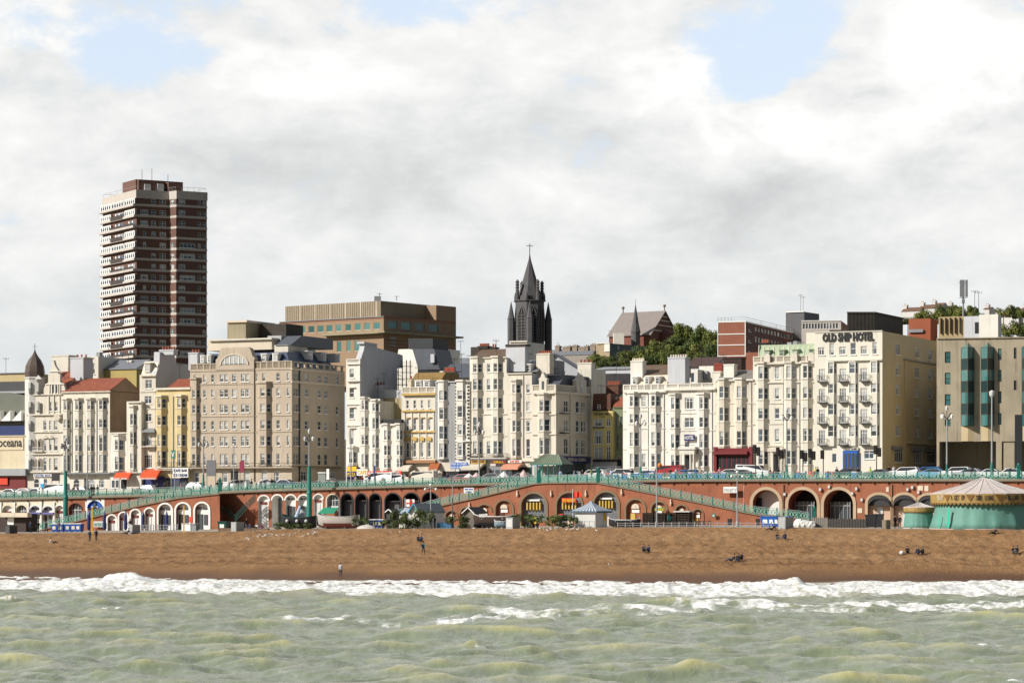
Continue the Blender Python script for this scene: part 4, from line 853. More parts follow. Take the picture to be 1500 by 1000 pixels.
mb = MB(); q = Vector((p.x, p.y, b.fr.z(513))); mb.bar(q, q+Vector((0, 0, 1.3)), .05); mb.bar(q+Vector((-.45, 0, .8)), q+Vector((.45, 0, .8)), .03); mb.build('weathervane', BLACK, b.root)
for x0, x1 in ((41.5, 45.5), (53, 57)):
    for ya, yb_ in ((560, 576), (588, 604), (616, 630), (643, 659), (671, 688)):
        if x0 > 45 and ya > 600: continue
        mb = MB(); f2 = Fr(x0, b.fr.at(x0, -.62).y, 25); f2.dref = b.fr.dref; f2.box(mb, x0, x1-.8, ya, yb_, -.02, .3); mb.build('turret_window', GL, b.root)
for x in (43.5, 56): mb = MB(); f2 = Fr(51, p.y-1.9, 25); f2.dref = b.fr.dref; f2.poly(mb, [(x-5, 555), (x, 549), (x+5, 555)], 0, .3); mb.build('gablet', g, b.root)
b.chim(75.5, 100, 520, 545, 6, 9, CR1, 0); b.chim(103, 122, 524, 566, 4, 7, LGRY, 3)
# flats above and behind
b = Bld('rear_block', 'small cream rooftop block with chimneys behind the red tiled roof', 124, 144, 522, CR1, D0=460, depth=8); b.wins([(129, 132), (136, 139)], [(532, 548)]); b.done(); b.box('chimney', 141, 146, 516, 560, 1, 2, GRYS)
b = Bld('rear_house', 'low grey slate roofed house with yellow end behind the red roof', 148, 200, 541, stucco('ochre_render', (.42, .33, .12)), D0=462, depth=9); b.done(); b.pitch(528, 541, SLATEB, WH2); b.chim(186, 192, 528, 546, 3, 4.5, WH2, 0)
# four bayed white house
b = Bld('terraced_house', 'cream terraced house with four slim bays and long red tiled roof', 90, 161, 573.5, CR1, side=205, sm=BRW, trim=WH1)
rows = [(587, 600), (614, 626.5), (637.5, 661), (666, 690)]
for (l, m_, r) in ((92.5, 98, 103.5), (109.7, 115, 121), (127.2, 132.7, 138.5), (144.5, 150.5, 157)): b.bay(l, m_, r, 584, 691, rows, g2=GD)
b.band(573, 1.6, .35).band(692, 1.8, 1.2, LEAD); b.wins([(108, 116), (129, 138.5), (145, 153)], [(701.5, 714)], 'arch', GD); b.win(123, 127, 700, 715, 'plain', GD)
b.pipe(105, 586, 690, LEAD); b.pipe(141.5, 586, 690, LEAD); b.done(); b.pitch(555, 573, TILE, BRW)
# small white
b = Bld('small_house', 'small two storey white house squeezed beside the brown gable wall', 161.3, 188, 634, WH2, D0=436.5, depth=9); b.bay(167.5, 173.5, 182.5, 637, 690, [(644, 659), (669, 688)]); b.band(633, 1.5, .3); b.band(691, 1.5, .8, LEAD)
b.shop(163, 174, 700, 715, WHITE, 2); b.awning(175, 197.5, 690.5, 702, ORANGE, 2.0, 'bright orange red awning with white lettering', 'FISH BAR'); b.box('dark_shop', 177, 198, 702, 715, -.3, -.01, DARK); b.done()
# tall narrow, two faces
b = Bld('narrow_house', 'narrow cream house with a low flat topped bay front', 185.5, 207, 588, CR1, D0=436, depth=10); b.bay(190, 195.5, 200.5, 595, 690, [(606, 622), (632, 651), (664, 686)], m=CR1); b.band(587.5, 2.2, .4).band(691, 1.5, .6); b.done()
b = Bld('tall_house', 'tall narrow cream house with a curved balcony canopy and big whitewashed flank', 204.5, 228, 549, WH1, side=279, sm=LGRY)
b.wins([(213, 222.5)], [(556, 569)], 'case').wins([(212, 222)], [(580, 591), (606, 617)], 'case', GD); b.win(211, 222.5, 635, 652, 'french').win(211, 222.5, 666, 685, 'french', GD); b.balcony(207.5, 226.5, 653, 7, 1.1, canopy=629)
b.band(548.5, 2.4, .45).band(573, 1, .15).band(598, 1, .15).band(688, 2, .6); b.done(); b.mansard(207, 228, 529, 548.5, .3, 1.1, CR1, 4); b.dorm(211, 220, 532, 545, .2, 2, WH1)
b.spoly('flank', [(229, 549.5), (229.5, 545), (233.5, 536), (234, 515), (255.5, 515), (257, 529), (279, 530), (279, 550)], .05, 1.2, LGRY)
b.chim(233.5, 254, 512.5, 520, 2.2, 3.6, LGRY, 5)
b.sign(202, 215.5, 689, 698, SIGNB, 'SEAFOOD', w=-.9); b.box('dark_shop', 199, 240, 698, 716, -.3, -.01, NAVY); b.awning(215, 240, 687, 702, ORANGE, 2.4, 'large curved orange red awning with white lettering', 'BRIGHTON ROCK')
# yellow house
b = Bld('yellow_house', 'yellow and cream terraced house with two slender bays under a plain cornice', 227, 278.5, 569, YELS, side=290, trim=CR1)
rows = [(583.5, 597), (608.5, 622.5), (636, 653), (660, 683)]
for (l, m_, r) in ((230, 236.3, 245), (259, 265.5, 273.5)): b.bay(l, m_, r, 580, 684, rows, trim=CR1)
b.band(567.5, 3, .45, CR1).band(686, 2.5, .8, CREAMT); b.balcony(229, 277, 685, 8, 1.0); b.done(); b.pitch(556, 568, TILE, x0=246, x1=278, deep=6); b.pipe(253.5, 580, 685, LEAD)
b.shop(242, 253, 700, 716, DARK, 2); b.sign(253, 275.5, 685.5, 699, WHITE, ['CAFE BAR', 'ICE CREAM'], NAVY, w=-1.2); b.shop(253, 275, 700, 716, NAVY, 2)
# great tan hotel
b = Bld('tan_hotel', 'large pinkish tan seven storey hotel with a curved gable and semicircular attic window', 278.5, 427.5, 541, TANS, side=505, trim=TANS, depth=26)
rows = [(547.5, 559), (569.5, 581), (592, 604), (616, 628.5), (639, 653), (664.5, 681)]
b.wins([(297.8, 301.5), (309.5, 313.5)], rows).wins([(322, 327.5), (328.8, 334), (340, 346), (353, 358.2), (359.6, 365)], rows)
b.wins([(283.5, 288.5)], rows[:1]).wins([(405, 409.8), (384, 388.5), (375.5, 378)], rows[:1]); b.wins([(405, 410)], rows[1:]); b.wins([(420.3, 423.5)], rows)
b.bay(280, 287.5, 293.5, 553, 684, rows[1:], inset=.2); b.bay(379.5, 390, 398, 561, 684, rows[1:], inset=.2)
b.balus(531, 541, 278.5, 318); b.balus(530, 541, 372, 427.5)
b.poly('gable', [(316, 541), (316, 526), (319.5, 522), (321, 515), (323, 510.5), (326, 508.5), (363, 508.5), (366, 510.5), (368, 516), (369.5, 521), (373, 525), (373, 541)], -.12, 1.0, TANS)
b.poly('attic_window', [(323.5, 533.5)]+arch_curve(342.5, 19, 519.5, 14, .74)+[(361.5, 533.5)], -.16, -.08, GL)
for x in (329, 336, 342.3, 349, 355.5): b.box('glazing_bar', x, x+.9, 522, 533.5, -.24, -.16, WHITE)
b.poly('window_hood', [(321.5, 534)]+arch_curve(342.5, 21, 517.8, 14, .76)+[(363.5, 534)]+arch_curve(342.5, 19.2, 519.3, 14, .745)[::-1], -.3, -.1, CREAMT)
for y in (542, 562, 609, 632.5): b.band(y, .7, .12)
b.band(684, 2, .9, CREAMT); b.balcony(279, 426, 684, 6, 1.0, BLACK); b.pipe(372.5, 527, 705, BLACK, 1.1)
for x in (285, 326, 358.5, 384, 402): b.win(x-.5, x+7.5, 689.5, 706, 'arch', GL)
b.box('ground_floor_band', 278.5, 427.5, 686, 716, -.03, -.001, None) if False else None
b.box('door', 338, 348, 690, 712, -.1, -.01, DARK)
b.swin([(446.5, 451.5), (465.5, 470.5), (475, 480)], rows); b.swin([(430, 432.6), (434.2, 437)], rows); b.swin([(492, 496)], [rows[0]]+rows[2:]); b.swin([(441, 449), (484, 492)], [(690, 704)], 'case')
b.spoly('side_cornice', [(428, 541), (505, 541), (505, 543), (428, 543)], -.25, -.01, CREAMT); b.spoly('string_course', [(428, 559), (505, 559), (505, 561.5), (428, 561.5)], -.2, -.01, CREAMT); b.spoly('side_ledge', [(428, 680), (505, 680), (505, 682), (428, 682)], -.8, -.01, TANS)
mb = MB(); b.sf.box(mb, 438.6, 440, 533, 712, -.15, 0); mb.build('drainpipe', BLACK, b.root)
mb = MB(); b.sf.box(mb, 428, 505, 530.5, 532, .05, .4); b.sf.box(mb, 428, 505, 538.5, 541, .05, .4)
x = 429
while x < 505: b.sf.box(mb, x, x+2, 532, 538.5, .08, .36); x += 9
mb.build('balustrade', TANS, b.root)
b.done()
# blue slate mansard on the flank with dormers
mb = MB(); c = [b.P0+b.b*1.0+b.fr.t*1.0, b.P1+b.b*1.0-b.fr.t*.7, b.P1+b.b*(b.depth-.5)-b.fr.t*.7, b.P0+b.b*(b.depth-.5)+b.fr.t*1.0]; zb, zt = b.fr.z(541), b.fr.z(518)
inn = [c[0]+b.b*2+b.fr.t*1, c[1]+b.b*2-b.fr.t*2, c[2]-b.b*2-b.fr.t*2, c[3]-b.b*2+b.fr.t*1]; mb.prism([tuple(v) for v in c], zb-.3, zt+.3, top=[tuple(v) for v in inn]); mb.build('roof', mat('blue_slate', (.035, .055, .10), .55, .2), b.root)
for x in (455, 474.5, 494.5):
    mb = MB(); b.sf.box(mb, x-3.4, x+3.4, 513, 525, 1.4, 3.6); b.sf.box(mb, x-4, x+4, 512, 513.4, 1.2, 3.7); d = mb.build('dormer', LGRY, b.root); mb = MB(); b.sf.box(mb, x-2, x+2, 515.5, 524, 1.33, 1.45); mb.build('window', GD, d)
for x0, x1 in ((293.5, 299), (303, 309), (382, 390), (399, 407)): b.dorm(x0, x1, 519.5, 530, 1.4, 3, WHITE)
b.chim(276, 289, 514, 540, 3, 5, LGRY, 3)
b.box('stair_tower', 333, 360, 470, 512, 10, 19, KHAKI); b.box('stair_tower_coping', 331.5, 361.5, 467.5, 470.5, 9.6, 19.4, CREAMT); b.box('tank_room', 382, 419, 474, 500, 14, 20, DBRN)
b.box('attic_storey', 305, 398, 497.5, 512, 6, 20, CREAMT); b.box('attic_storey', 305, 398, 495, 497.5, 5.5, 20.4, WH1)
b.box('plant_screen', 392, 412, 492, 512, 8, 20, METAL); b.mansard(403, 425, 493, 507, 5, 4, SLATE, 15); b.box('lift_house', 402, 422, 506, 518, 5.2, 12, WH1)
# white tower house
b = Bld('white_corner_house', 'tall slim white house with balustraded top and huge blank whitewashed flank', 507, 527.5, 532, WH2, side=582, sm=LGRY, D0=436)
b.wins([(512, 518.5)], [(540, 553), (568, 582), (597, 613), (627.5, 651)]); b.bay(510.5, 517, 524, 655, 682, [(662, 678)]); b.balus(525.5, 532, pier=18); b.band(532, 1.5, .35).band(555.5, 3, .5).band(591, 1.6, .25).band(622, 1.6, .25)
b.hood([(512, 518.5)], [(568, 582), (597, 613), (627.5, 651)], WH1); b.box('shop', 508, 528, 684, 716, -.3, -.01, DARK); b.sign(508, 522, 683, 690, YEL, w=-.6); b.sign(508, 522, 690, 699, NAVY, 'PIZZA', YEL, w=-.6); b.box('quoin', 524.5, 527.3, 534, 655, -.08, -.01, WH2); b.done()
b.spoly('flank', [(527.7, 533), (529, 524), (533, 512), (534.5, 502), (552, 502.5), (553, 507), (578, 511), (590, 514), (590, 533)], .05, 1.0, LGRY)
b.spoly('flank_coping', [(533.5, 500), (553, 501), (553, 503), (533.5, 503)], -.15, 1.2, LGRY)
b2 = Bld('slate_roofed_house', 'white house with steep dark slate mansard rising behind the terrace', 577, 612, 529, WH2, D0=462, depth=10, side=644, sm=LGRY); b2.done()
b2.spoly('gable', [(606, 531), (596, 512), (606, 512), (644, 529)], .1, .4, LGRY) if False else None
mb = MB(); f = b2.sf; fz = b2.fr; b2.mansard(579, 640, 511, 540, .5, 1.2, WH2, 9); mb = MB()
f3 = Fr(606, Dl(606, 458)); f3.poly(mb, [(604, 511), (636, 511), (644, 541), (613, 541)], 0, 6); mb.build('steep_slate_roof', SLATE, b2.root)
mb = MB(); f3.box(mb, 598, 634, 495.5, 511, 2, 8); mb.build('upper_slate_roof', mat('blackened_slate', (.03, .032, .038), .7, .2), b2.root); mb = MB(); f3.box(mb, 630.5, 636, 518.5, 531, -.5, .1); mb.build('dormer', LGRY, b2.root)
mb = MB()
for x in (577.5, 583, 589, 595, 600.5): f3.box(mb, x-.3, x+.3, 527, 571, -5.2, -5.0)
for y in (536, 545, 554, 563): f3.box(mb, 576, 602, y, y+.6, -5.4, -4.6)
for i in range(4): mb.bar(f3.pt(577, 536+i*9, -5.1), f3.pt(583+i*5, 545+i*6, -5.1), .05)
sc = thing('scaffolding', 'dark steel scaffolding frame standing against the blank white flank', 'scaffolding', f3.pt(588, 571, -5)); o = mb.build('scaffold_frame', BLACK, sc)
# three step down houses
b = Bld('bayed_house', 'white house with one tall bay and squat chimney beside the blank flank', 527.5, 542, 583, WH2, D0=436, side=590, sm=LGRY); b.bay(529, 534.3, 540, 582, 690, [(586, 600), (611, 625), (637, 651), (665, 684)], cap=True); b.band(582.5, 1.2, .3); b.box('upper_wall', 540, 588, 571, 585, 5, 8, LGRY); b.chim(548, 560, 564, 574, 5, 7, LGRY, 3); b.done()
b = Bld('bayed_house', 'cream house with one bay between the tall bay and the low railed house', 542, 556.5, 587, WH2, D0=435.8, side=589, sm=CR1); b.bay(545, 550, 555.3, 586, 690, [(591, 602), (612, 628), (637, 656), (664, 684)]); b.band(584, 3, .35); b.done(); b.box('side_block', 557, 588, 583, 614, 5, 11, stucco('tan_side_render', (.40, .33, .19)))
b = Bld('low_house', 'lower white house with two bays and black railings on its roof', 556.5, 588, 622, WH2, D0=435.6, side=600); b.bay(562, 567.3, 572.8, 621, 689, [(630, 644), (652, 666.5), (671.5, 685)]); b.bay(580.5, 585.5, 590.5, 621, 689, [(630, 644), (652, 666.5), (671.5, 685)], p=.5); b.band(620.5, 2.5, .35)
b.sign(538, 588, 689.5, 696, RED, 'RESTAURANT BAR', w=-1.0); b.sign(522.5, 538, 686.5, 696, WHITE, 'CAFE', YEL, w=-.9); b.shop(540, 588, 697, 716, DARK, 5); b.balcony(559, 588, 621, 5, .0+.2); b.done()
b.box('roof_planting', 560, 588, 614, 620, .6, 1.6, BLACK)
# cream and gold house
GOLDT = stucco('gold_trim_paint', (.55, .37, .12), .1)
b = Bld('ornate_house', 'ornate cream and gold house with four columns of arched windows', 588, 637.5, 577, CR1, side=650, trim=GOLDT)
cs = [(595.2, 598.8), (605.7, 609.3), (616.4, 620), (627, 630.6)]
b.wins(cs, [(586, 598)], 'arch', GD).wins([(x-.3, y+.3) for x, y in cs], [(613, 630), (648, 669)], 'sash', GD); b.hood(cs, [(612, 630)], GOLDT).hood(cs, [(646, 669)], GOLDT, 2.5, True)
b.balus(566.5, 575.5, 588, 637.5, CR1, pier=12); b.band(576, 2.6, .55).band(600.5, 2.2, .35).band(631, 2.2, .35).band(673.5, 4.5, .9, mat('tan_fascia', (.33, .16, .07), .6, .1))
for x in (591.5, 602, 612.7, 623.3, 634): b.box('pilaster', x, x+1.5, 604, 671, -.14, -.01, CR1)
for x in (588.5, 599, 609.7, 620.3, 631): b.poly('pediment', arch_curve(x+3.8+4.2-.6, 4.4, 639.5, 8, .6)[1:-1]+[(x+11, 643.6), (x+3.2, 643.6)], -.3, -.12, GOLDT) if x < 628 else None
b.awning(589, 607, 680, 690, POTW, 2.2, 'long cream canopy').box('white_frontage', 588, 637, 679, 716, -.12, -.01, POTW); b.shop(592, 634, 690, 716, POTW, 6); b.done()
b.mansard(597, 641, 545.5, 566, 3, 3, GOLDR, 8); b.dorm(607.5, 617, 557.5, 567, 1.5, 3, WHITE); b.dorm(620, 629.5, 557.5, 567, 1.5, 3, WHITE); b.chim(597, 602, 555, 570, 2.2, 3.5, CREAMT, 1)
b.awning(634, 648, 677, 690, mat('rust_awning', (.36, .10, .03), .7, .1), 1.8, 'rust brown awning', 'CAFE')
# grey house and quoined house
b = Bld('grey_house', 'dark grey rendered house with one white bay', 637.5, 667, 559, GRYS, trim=WH2, D0=436.5, side=672); b.bay(643, 649.8, 656.5, 558, 673, [(572, 586), (597, 614), (624, 643), (649, 670)], m=WH2, inset=.06); b.band(558.5, 1.5, .25, LGRY); b.done()
b.box('shopfront', 638, 667, 677, 716, -.1, -.01, POTW); b.shop(648, 666, 690, 716, DARK, 2)
b = Bld('quoined_house', 'narrow white house with black quoins and one broad bay', 667, 688, 558, WH2, D0=436.5, side=692); b.bay(669.5, 677.8, 682.2, 557.5, 672, [(572, 585), (594.5, 611), (621.5, 636.5), (648, 667)], inset=.07)
for i in range(23):
    y = 560+i*5; b.box('black_quoin', 667.1, 668.8 if i % 2 else 668.1, y, y+3, -.06, -.005, BLACK); b.box('black_quoin', 684 if i % 2 else 684.8, 687.8, y, y+3, -.06, -.005, BLACK)
b.band(645, 1.6, .4); b.done(); b.sign(660, 685, 677, 686.5, SIGNB, ['FISH & CHIPS', 'RESTAURANT'], WHITE, w=-1.3); b.shop(663, 687, 690, 716, DARK, 2); b.band(557, 1.2, .2)
# five storey cream terraces
b = Bld('terraced_house', 'tall cream terraced house with two wide bays and big grey chimney wall', 688, 742, 524, CR1, side=765, sm=LGRY, trim=WH1)
rows = [(532.5, 545), (555, 571), (582.5, 598), (611, 634.5), (646, 665)]
b.bay(692, 699.5, 707.5, 523, 668, rows); b.bay(722, 729.3, 737, 523, 668, rows); b.wins([(713, 718.3)], rows[:3]); b.wins([(713, 718.3)], rows[4:])
b.band(523, 1.6, .25).band(606, 1.2, .15).band(638, 1, .1).band(671, 2, .8, LEAD); b.balcony(689, 741, 670, 6, .9); b.done()
b.mansard(690, 741, 511, 523.5, .8, 4, BROWNR); b.box('party_wall', 689.5, 718, 507, 523, 5, 6, DBRN); b.chim(700, 714, 506, 510, 4.8, 6.2, DBRN, 6, POT, 4); b.chim(718, 725, 508, 520, 5, 6.4, DBRN, 2); b.chim(741, 769, 507, 545, 1, 2.6, LGRY, 0); b.box('chimney_cap', 740, 770, 505, 508, .8, 2.8, DBRN)
b.sign(690, 711, 672.5, 678.5, OCHRE, 'STEAK HOUSE', REDP, w=-.7); b.sign(720, 741, 674, 679, REDP, 'GRILL', YEL, w=-.7); b.shop(689, 712, 682, 712, DARK, 3); b.shop(716, 741, 682, 712, LEAD, 3); b.awning(684, 712, 679, 688, POTW, 2.4, 'pale buff awning')
b = Bld('terraced_house', 'cream terraced house with dormered grey slate roof beside the corner chip shop', 742, 779, 547, WH1, side=800, sm=LGRY, trim=WH1)
rows = [(563, 575.5), (588.5, 602.5), (616, 632), (643, 668)]
b.bay(750, 756, 763.3, 557, 672, rows); b.wins([(771, 776.3)], rows); b.band(546, 1.6, .3).band(612, 1, .12).band(674, 1.6, .4); b.pipe(766.5, 550, 670, LEAD); b.done()
b.mansard(747, 786, 527, 545, 1.2, 5, SLATEB, 11); b.dorm(756.5, 765.5, 535, 546, 1.5, 3); b.dorm(770, 777.5, 534, 545, 1.5, 3)
b.chim(785.5, 805, 518, 548, 2.5, 4.2, WH1, 7, POT, 4); b.sign(744, 764, 673.5, 677.5, WHITE, 'DINER', RED, w=-.5); b.awning(743, 768, 679, 687.5, mat('salmon_awning', (.60, .27, .17), .7, .1), 2.6, 'faded salmon pink awning'); b.shop(742, 778, 684, 712, DARK, 4)
# rear gabled grey house
b = Bld('gabled_house', 'grey gabled house standing up behind the corner chip shop', 790, 846, 541, LGRY, D0=456, depth=9, ang=10); b.win(816, 821, 536+8, 552, 'sash', GD).win(823, 828.5, 544, 552, 'sash', GD)
b.poly('gable', [(790, 541), (812, 519), (846, 541)], 0, .4, LGRY); b.poly('roof', [(787, 541), (812, 517), (849, 541), (846, 541), (812, 519.5), (790, 541)], -.4, 9, SLATE); b.done()
b = Bld('cream_upper_block', 'plain cream block with flat roof rising in front of the church tower', 746, 772, 501, CR1, D0=480, depth=6, side=798); b.band(499, 2, .3, WH1); b.done()
# corner chip shop, two fronts
b = Bld('corner_chip_shop', 'ornate pale corner building with balustrade and a blue shop fascia', 779, 814, 573, WH1, side=867, sm=WH1, ang=28, depth=20, D0=436.5)
rows = [(586, 602.5), (614, 631), (641.5, 665)]
b.bay(789.5, 796.5, 807, 577, 668, rows, p=.9); b.balus(563, 573, pier=11); b.band(573, 3.5, .5).band(606, 1.6, .25).band(635, 1.6, .25).band(669, 2, .4)
f = b.sf
for ya, yb_ in rows: b.swin([(826, 832.5), (843.5, 848.5), (851, 858)], [(ya, yb_)])
b.done()
def sbox(b, name, x0, x1, y0, y1, w0, w1, m): mb = MB(); b.sf.box(mb, x0, x1, y0, y1, w0, w1); return mb.build(name, m, b.root)
for y, h, pr in ((573, 3.5, .5), (606, 1.6, .25), (635, 1.6, .25), (669, 2, .4)): sbox(b, 'cornice', 814, 867, y, y+h, -pr, -.01, WH1)
sbox(b, 'balustrade', 814, 867, 563, 564.4, 0, .4, WH1); mb = MB()
x = 814
while x < 866: b.sf.box(mb, x, x+.7, 564.4, 573, .05, .3); x += 1.5
mb.build('balustrade', WH1, b.root)
for x in (814.5, 836, 863.5): sbox(b, 'pilaster', x, x+2, 577, 669, -.2, -.01, WH1)
for x in (826, 843.5):
    for y in (604.5, 633): 
        if x < 830: sbox(b, 'balcony', x-1, x+8, y, y+1, -.7, -.01, BLACK); sbox(b, 'balcony_rail', x-1, x+8, y-4, y-3.4, -.7, -.6, BLACK)
for fr_, x, w_, y0 in ((b.fr, 795, 5.5, 547), (b.sf, 852, 7, 547)):
    mb = MB(); fr_.poly(mb, [(x-w_, 573), (x-w_, 556), (x-w_-1, 555), (x-w_*.6, 552), (x-w_*.4, y0+1), (x, y0-2), (x+w_*.4, y0+1), (x+w_*.6, 552), (x+w_+1, 555), (x+w_, 556), (x+w_, 573)], -.15, .6); mb.build('gablet', WH1, b.root)
    mb = MB(); fr_.box(mb, x-1.6, x+1.6, 558, 570, -.2, -.13); mb.build('gablet_window', GD, b.root)
b.mansard(785, 812, 549, 573, 2, 4, SLATE, 17); b.chim(838, 848, 531, 562, 9, 11, CR1, 2, POT, 5) if False else None
mb = MB(); b.sf.box(mb, 823, 866, 667.5, 677.5, -.6, -.1); o = mb.build('sign', NAVY, b.root); put_text(o, 'FISH & CHIPS', POTW, [b.sf.pt(828, 674.5, -.6), b.sf.pt(862, 674.5, -.6)], .5, b.sf.n, .03)
sbox(b, 'shopfront', 815, 866, 678, 716, -.15, -.01, LGLASS)
b2 = Bld('chimney_house', 'pale house end with tall chimney stack over the yellow restaurant', 846, 866, 540, CR1, D0=452, depth=6); b2.done(); b2.chim(846, 866, 531, 541, 1, 2.5, CR1, 4, POT, 5)
# yellow restaurant and green house
YR = stucco('primrose_stucco', (.60, .50, .20), .15)
b = Bld('restaurant_house', 'small primrose yellow restaurant house with steep dark brown roof', 867.5, 898, 602, YR, D0=448, side=903, trim=YR); rows = [(613, 624), (630, 650), (654, 673)]
b.wins([(869.5, 883)], rows, 'case').wins([(888, 894)], rows, 'case'); b.sign(868, 896, 603.5, 608.5, YR, 'THE KING AND I', BLACK, w=-.1, hfrac=.8); b.sign(874, 890, 609, 611.5, YR, 'THAI', BLACK, w=-.1); b.band(625, 1.5, .3, BLACK, 868, 884); b.box('grey_shutter', 868, 900, 676, 692, -1, -.01, METAL); b.box('dark_fascia', 868, 900, 672.5, 676, -1.2, -.01, DARK)
b.done(); b.mansard(867.5, 893, 577, 602, .2, 3, mat('dark_brown_tile', (.10, .045, .03), .8, .25)); b.dorm(874.5, 880.5, 591, 600.5, .6, 2, BROWNR)
b = Bld('green_house', 'narrow sage green house wedged before the long white terrace', 898, 913.5, 597, GRN, D0=449, side=925, trim=GRN); b.wins([(903, 906.6), (908.5, 912.3)], [(610, 625), (636, 656)], 'sash', GD, GRN).win(903, 911, 668, 683, 'plain', GD); b.band(595.5, 1.6, .25); b.done(); b.pitch(583, 596, TILE); b.chim(896, 912, 589, 597, 5, 7, BRICK, 5)
b = Bld('dark_rear_block', 'long dark flat roofed block behind the restaurant roofs', 862, 922, 547, mat('dark_cladding', (.06, .055, .058), .8, .25, .5, .3), D0=500, depth=14, ang=8); b.done()
b = Bld('rear_brick_house', 'little house with brown tiled roof and brick chimney behind the green house', 880, 908, 580, WH2, D0=468, depth=8); b.done(); b.pitch(570, 580, BROWNR); b.chim(888, 906, 563, 580, -.5, 1, mat('sooty_brick', (.12, .055, .035), .9, .2), 8, POT, 5)
# long white terrace
b = Bld('white_terrace_house', 'white terraced house with brown mansard, three dormers and potted chimney', 912.5, 975, 572, WH2, side=990, trim=WH2)
rows = [(580, 595), (606.5, 619.5), (633, 653), (664.5, 684)]
b.bay(921.5, 928.6, 937, 575, None, rows, inset=.16); b.bay(953, 960.5, 968.5, 575, None, rows, inset=.16); b.wins([(939.5, 946.5)], [rows[0]]); b.wins([(940, 946)], rows[3:])
b.balus(562.5, 572, pier=10); b.band(572, 2.6, .5).band(601, 1, .12).band(627, 1, .12).band(657, 1, .12); b.pipe(949.5, 575, 690, LEAD); b.pipe(972.5, 575, 690, LEAD); b.done()
b.mansard(924, 976, 549.5, 565, .8, 1.5, CREAMT); b.mansard(926, 978, 534, 549.6, 2.5, 5, BROWNR, 10)
for x0, x1 in ((925.5, 933), (944, 951), (959, 966.5)): b.dorm(x0, x1, 552, 563, .8, 1.6)
b.chim(923.5, 941, 528, 570, 1.8, 3.4, WH2, 7, POTW, 4); b.chim(978, 1003.5, 524, 566, 1.4, 3.4, LGRY, 7, POTW, 4)
b = Bld('white_terrace_house', 'white terraced house with pillared porch and a small blue hanging sign', 975, 1047, 568, WH2, side=1060, trim=WH2)
rows = [(582, 599), (611.5, 626), (636, 656), (666, 683)]
b.bay(982, 989, 996.5, 577, None, rows, inset=.14); b.bay(1023.5, 1031, 1038.5, 577, None, rows, inset=.14); b.wins([(1003, 1016.5)], rows[:2], 'case'); b.wins([(1003, 1010)], [rows[2]])
b.balus(561, 568, pier=18); b.band(568.5, 2.8, .5).band(604.5, 1, .12).band(630, 1, .12).band(660, 1, .12); b.pipe(1043, 572, 690, LEAD)
b.sign(1002, 1017.5, 636.5, 645, NAVY, 'HOTEL', WHITE, w=-.5); b.box('porch', 993.5, 1018, 654, 658, -1.8, -.01, WH2); b.box('porch_entablature', 995, 1017, 658, 665, -1.6, -.01, CR1)
for x in (996, 1001, 1010, 1015): b.box('porch_column', x, x+1.3, 665, 690, -1.6, -1.3, WH2)
b.box('door', 1003, 1010, 667, 690, -.1, -.01, DARK); b.box('balcony_rail', 994, 1018, 651.4, 652, -1.75, -1.7, BLACK); b.done()
b = Bld('white_terrace_house', 'white terraced house over a dark red pub front under a grey slate roof', 1047, 1103, 557, stucco('aged_white_stucco', (.63, .575, .47), .4, .14), side=1120, trim=WH2)
rows = [(566, 582.5), (596.5, 616.5), (631.5, 652)]
b.bay(1053, 1060.7, 1069, 555, 656, rows, inset=.12); b.bay(1078.5, 1086.5, 1094.5, 555, 656, rows, inset=.12); b.band(555.5, 2.2, .35).band(590, 1, .12).band(622, 1, .12); b.pipe(1100.5, 560, 655, LEAD)
b.done(); b.mansard(1049, 1102, 542, 556, .5, 4, mat('grey_stone_slate', (.20, .185, .165), .9, .25, 1.5, .2)); b.chim(1060, 1075, 533, 556, 1.5, 3, WH2, 0); b.chim(1060, 1086, 523, 545, 6, 8, mat('black_sooted_brick', (.045, .025, .02), .9, .2), 0); b.chim(1043.5, 1055, 543, 560, 2, 4, CR1, 8, mat('tall_red_pots', (.22, .04, .025), .8, .1), 12)
PUB = paint('dark_crimson_paint', (.17, .012, .018)); b.box('pub_front', 1045.5, 1101, 662, 690, -.35, -.01, PUB); b.box('pub_fascia', 1045, 1101.5, 656, 662, -.6, -.01, PUB); b.awning(1047.5, 1098, 660.5, 665, REDP, 1.2, 'plain dark red blind'); 
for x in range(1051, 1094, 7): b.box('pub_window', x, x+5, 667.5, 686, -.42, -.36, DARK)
for x in (1045, 1097): b.box('pub_pilaster', x, x+4.5, 654, 690, -.75, -.36, PUB)
# house with copper mansard
b = Bld('copper_roofed_house', 'cream five storey house with pale green copper mansard and scalloped balustrade', 1103, 1193, 531, CR1, side=1200, trim=WH1)
rows = [(536.5, 554.5), (568, 584), (597.5, 613), (628, 646.5), (660, 680)]
b.bay(1110, 1118.7, 1126.5, 531, None, rows, inset=.12); b.bay(1151, 1159.2, 1167.5, 531, None, rows, inset=.12); b.bay(1175.5, 1183.4, 1191, 531, None, rows, inset=.12, p=.7); b.wins([(1135, 1142)], rows[:4], 'sash', GL)
b.balus(521, 530.5, pier=12); b.band(530.5, 2.6, .5).band(559, 1.6, .25).band(590, 1, .12).band(620, 1, .12).band(652, 1.2, .2); b.pipe(1147.5, 533, 690, LEAD); b.pipe(1171, 533, 690, LEAD)
for x in (1123.5, 1163.5, 1188): b.poly('urn_panel', arch_curve(x, 4, 517, 8)+[(x+4, 532), (x-4, 532)], -.5, -.05, WH1)
b.box('porch', 1124, 1146, 656, 661, -1.6, -.01, WH1)
for x in (1126, 1131, 1140, 1144): b.box('porch_column', x, x+1.3, 661, 690, -1.4, -1.1, WH1)
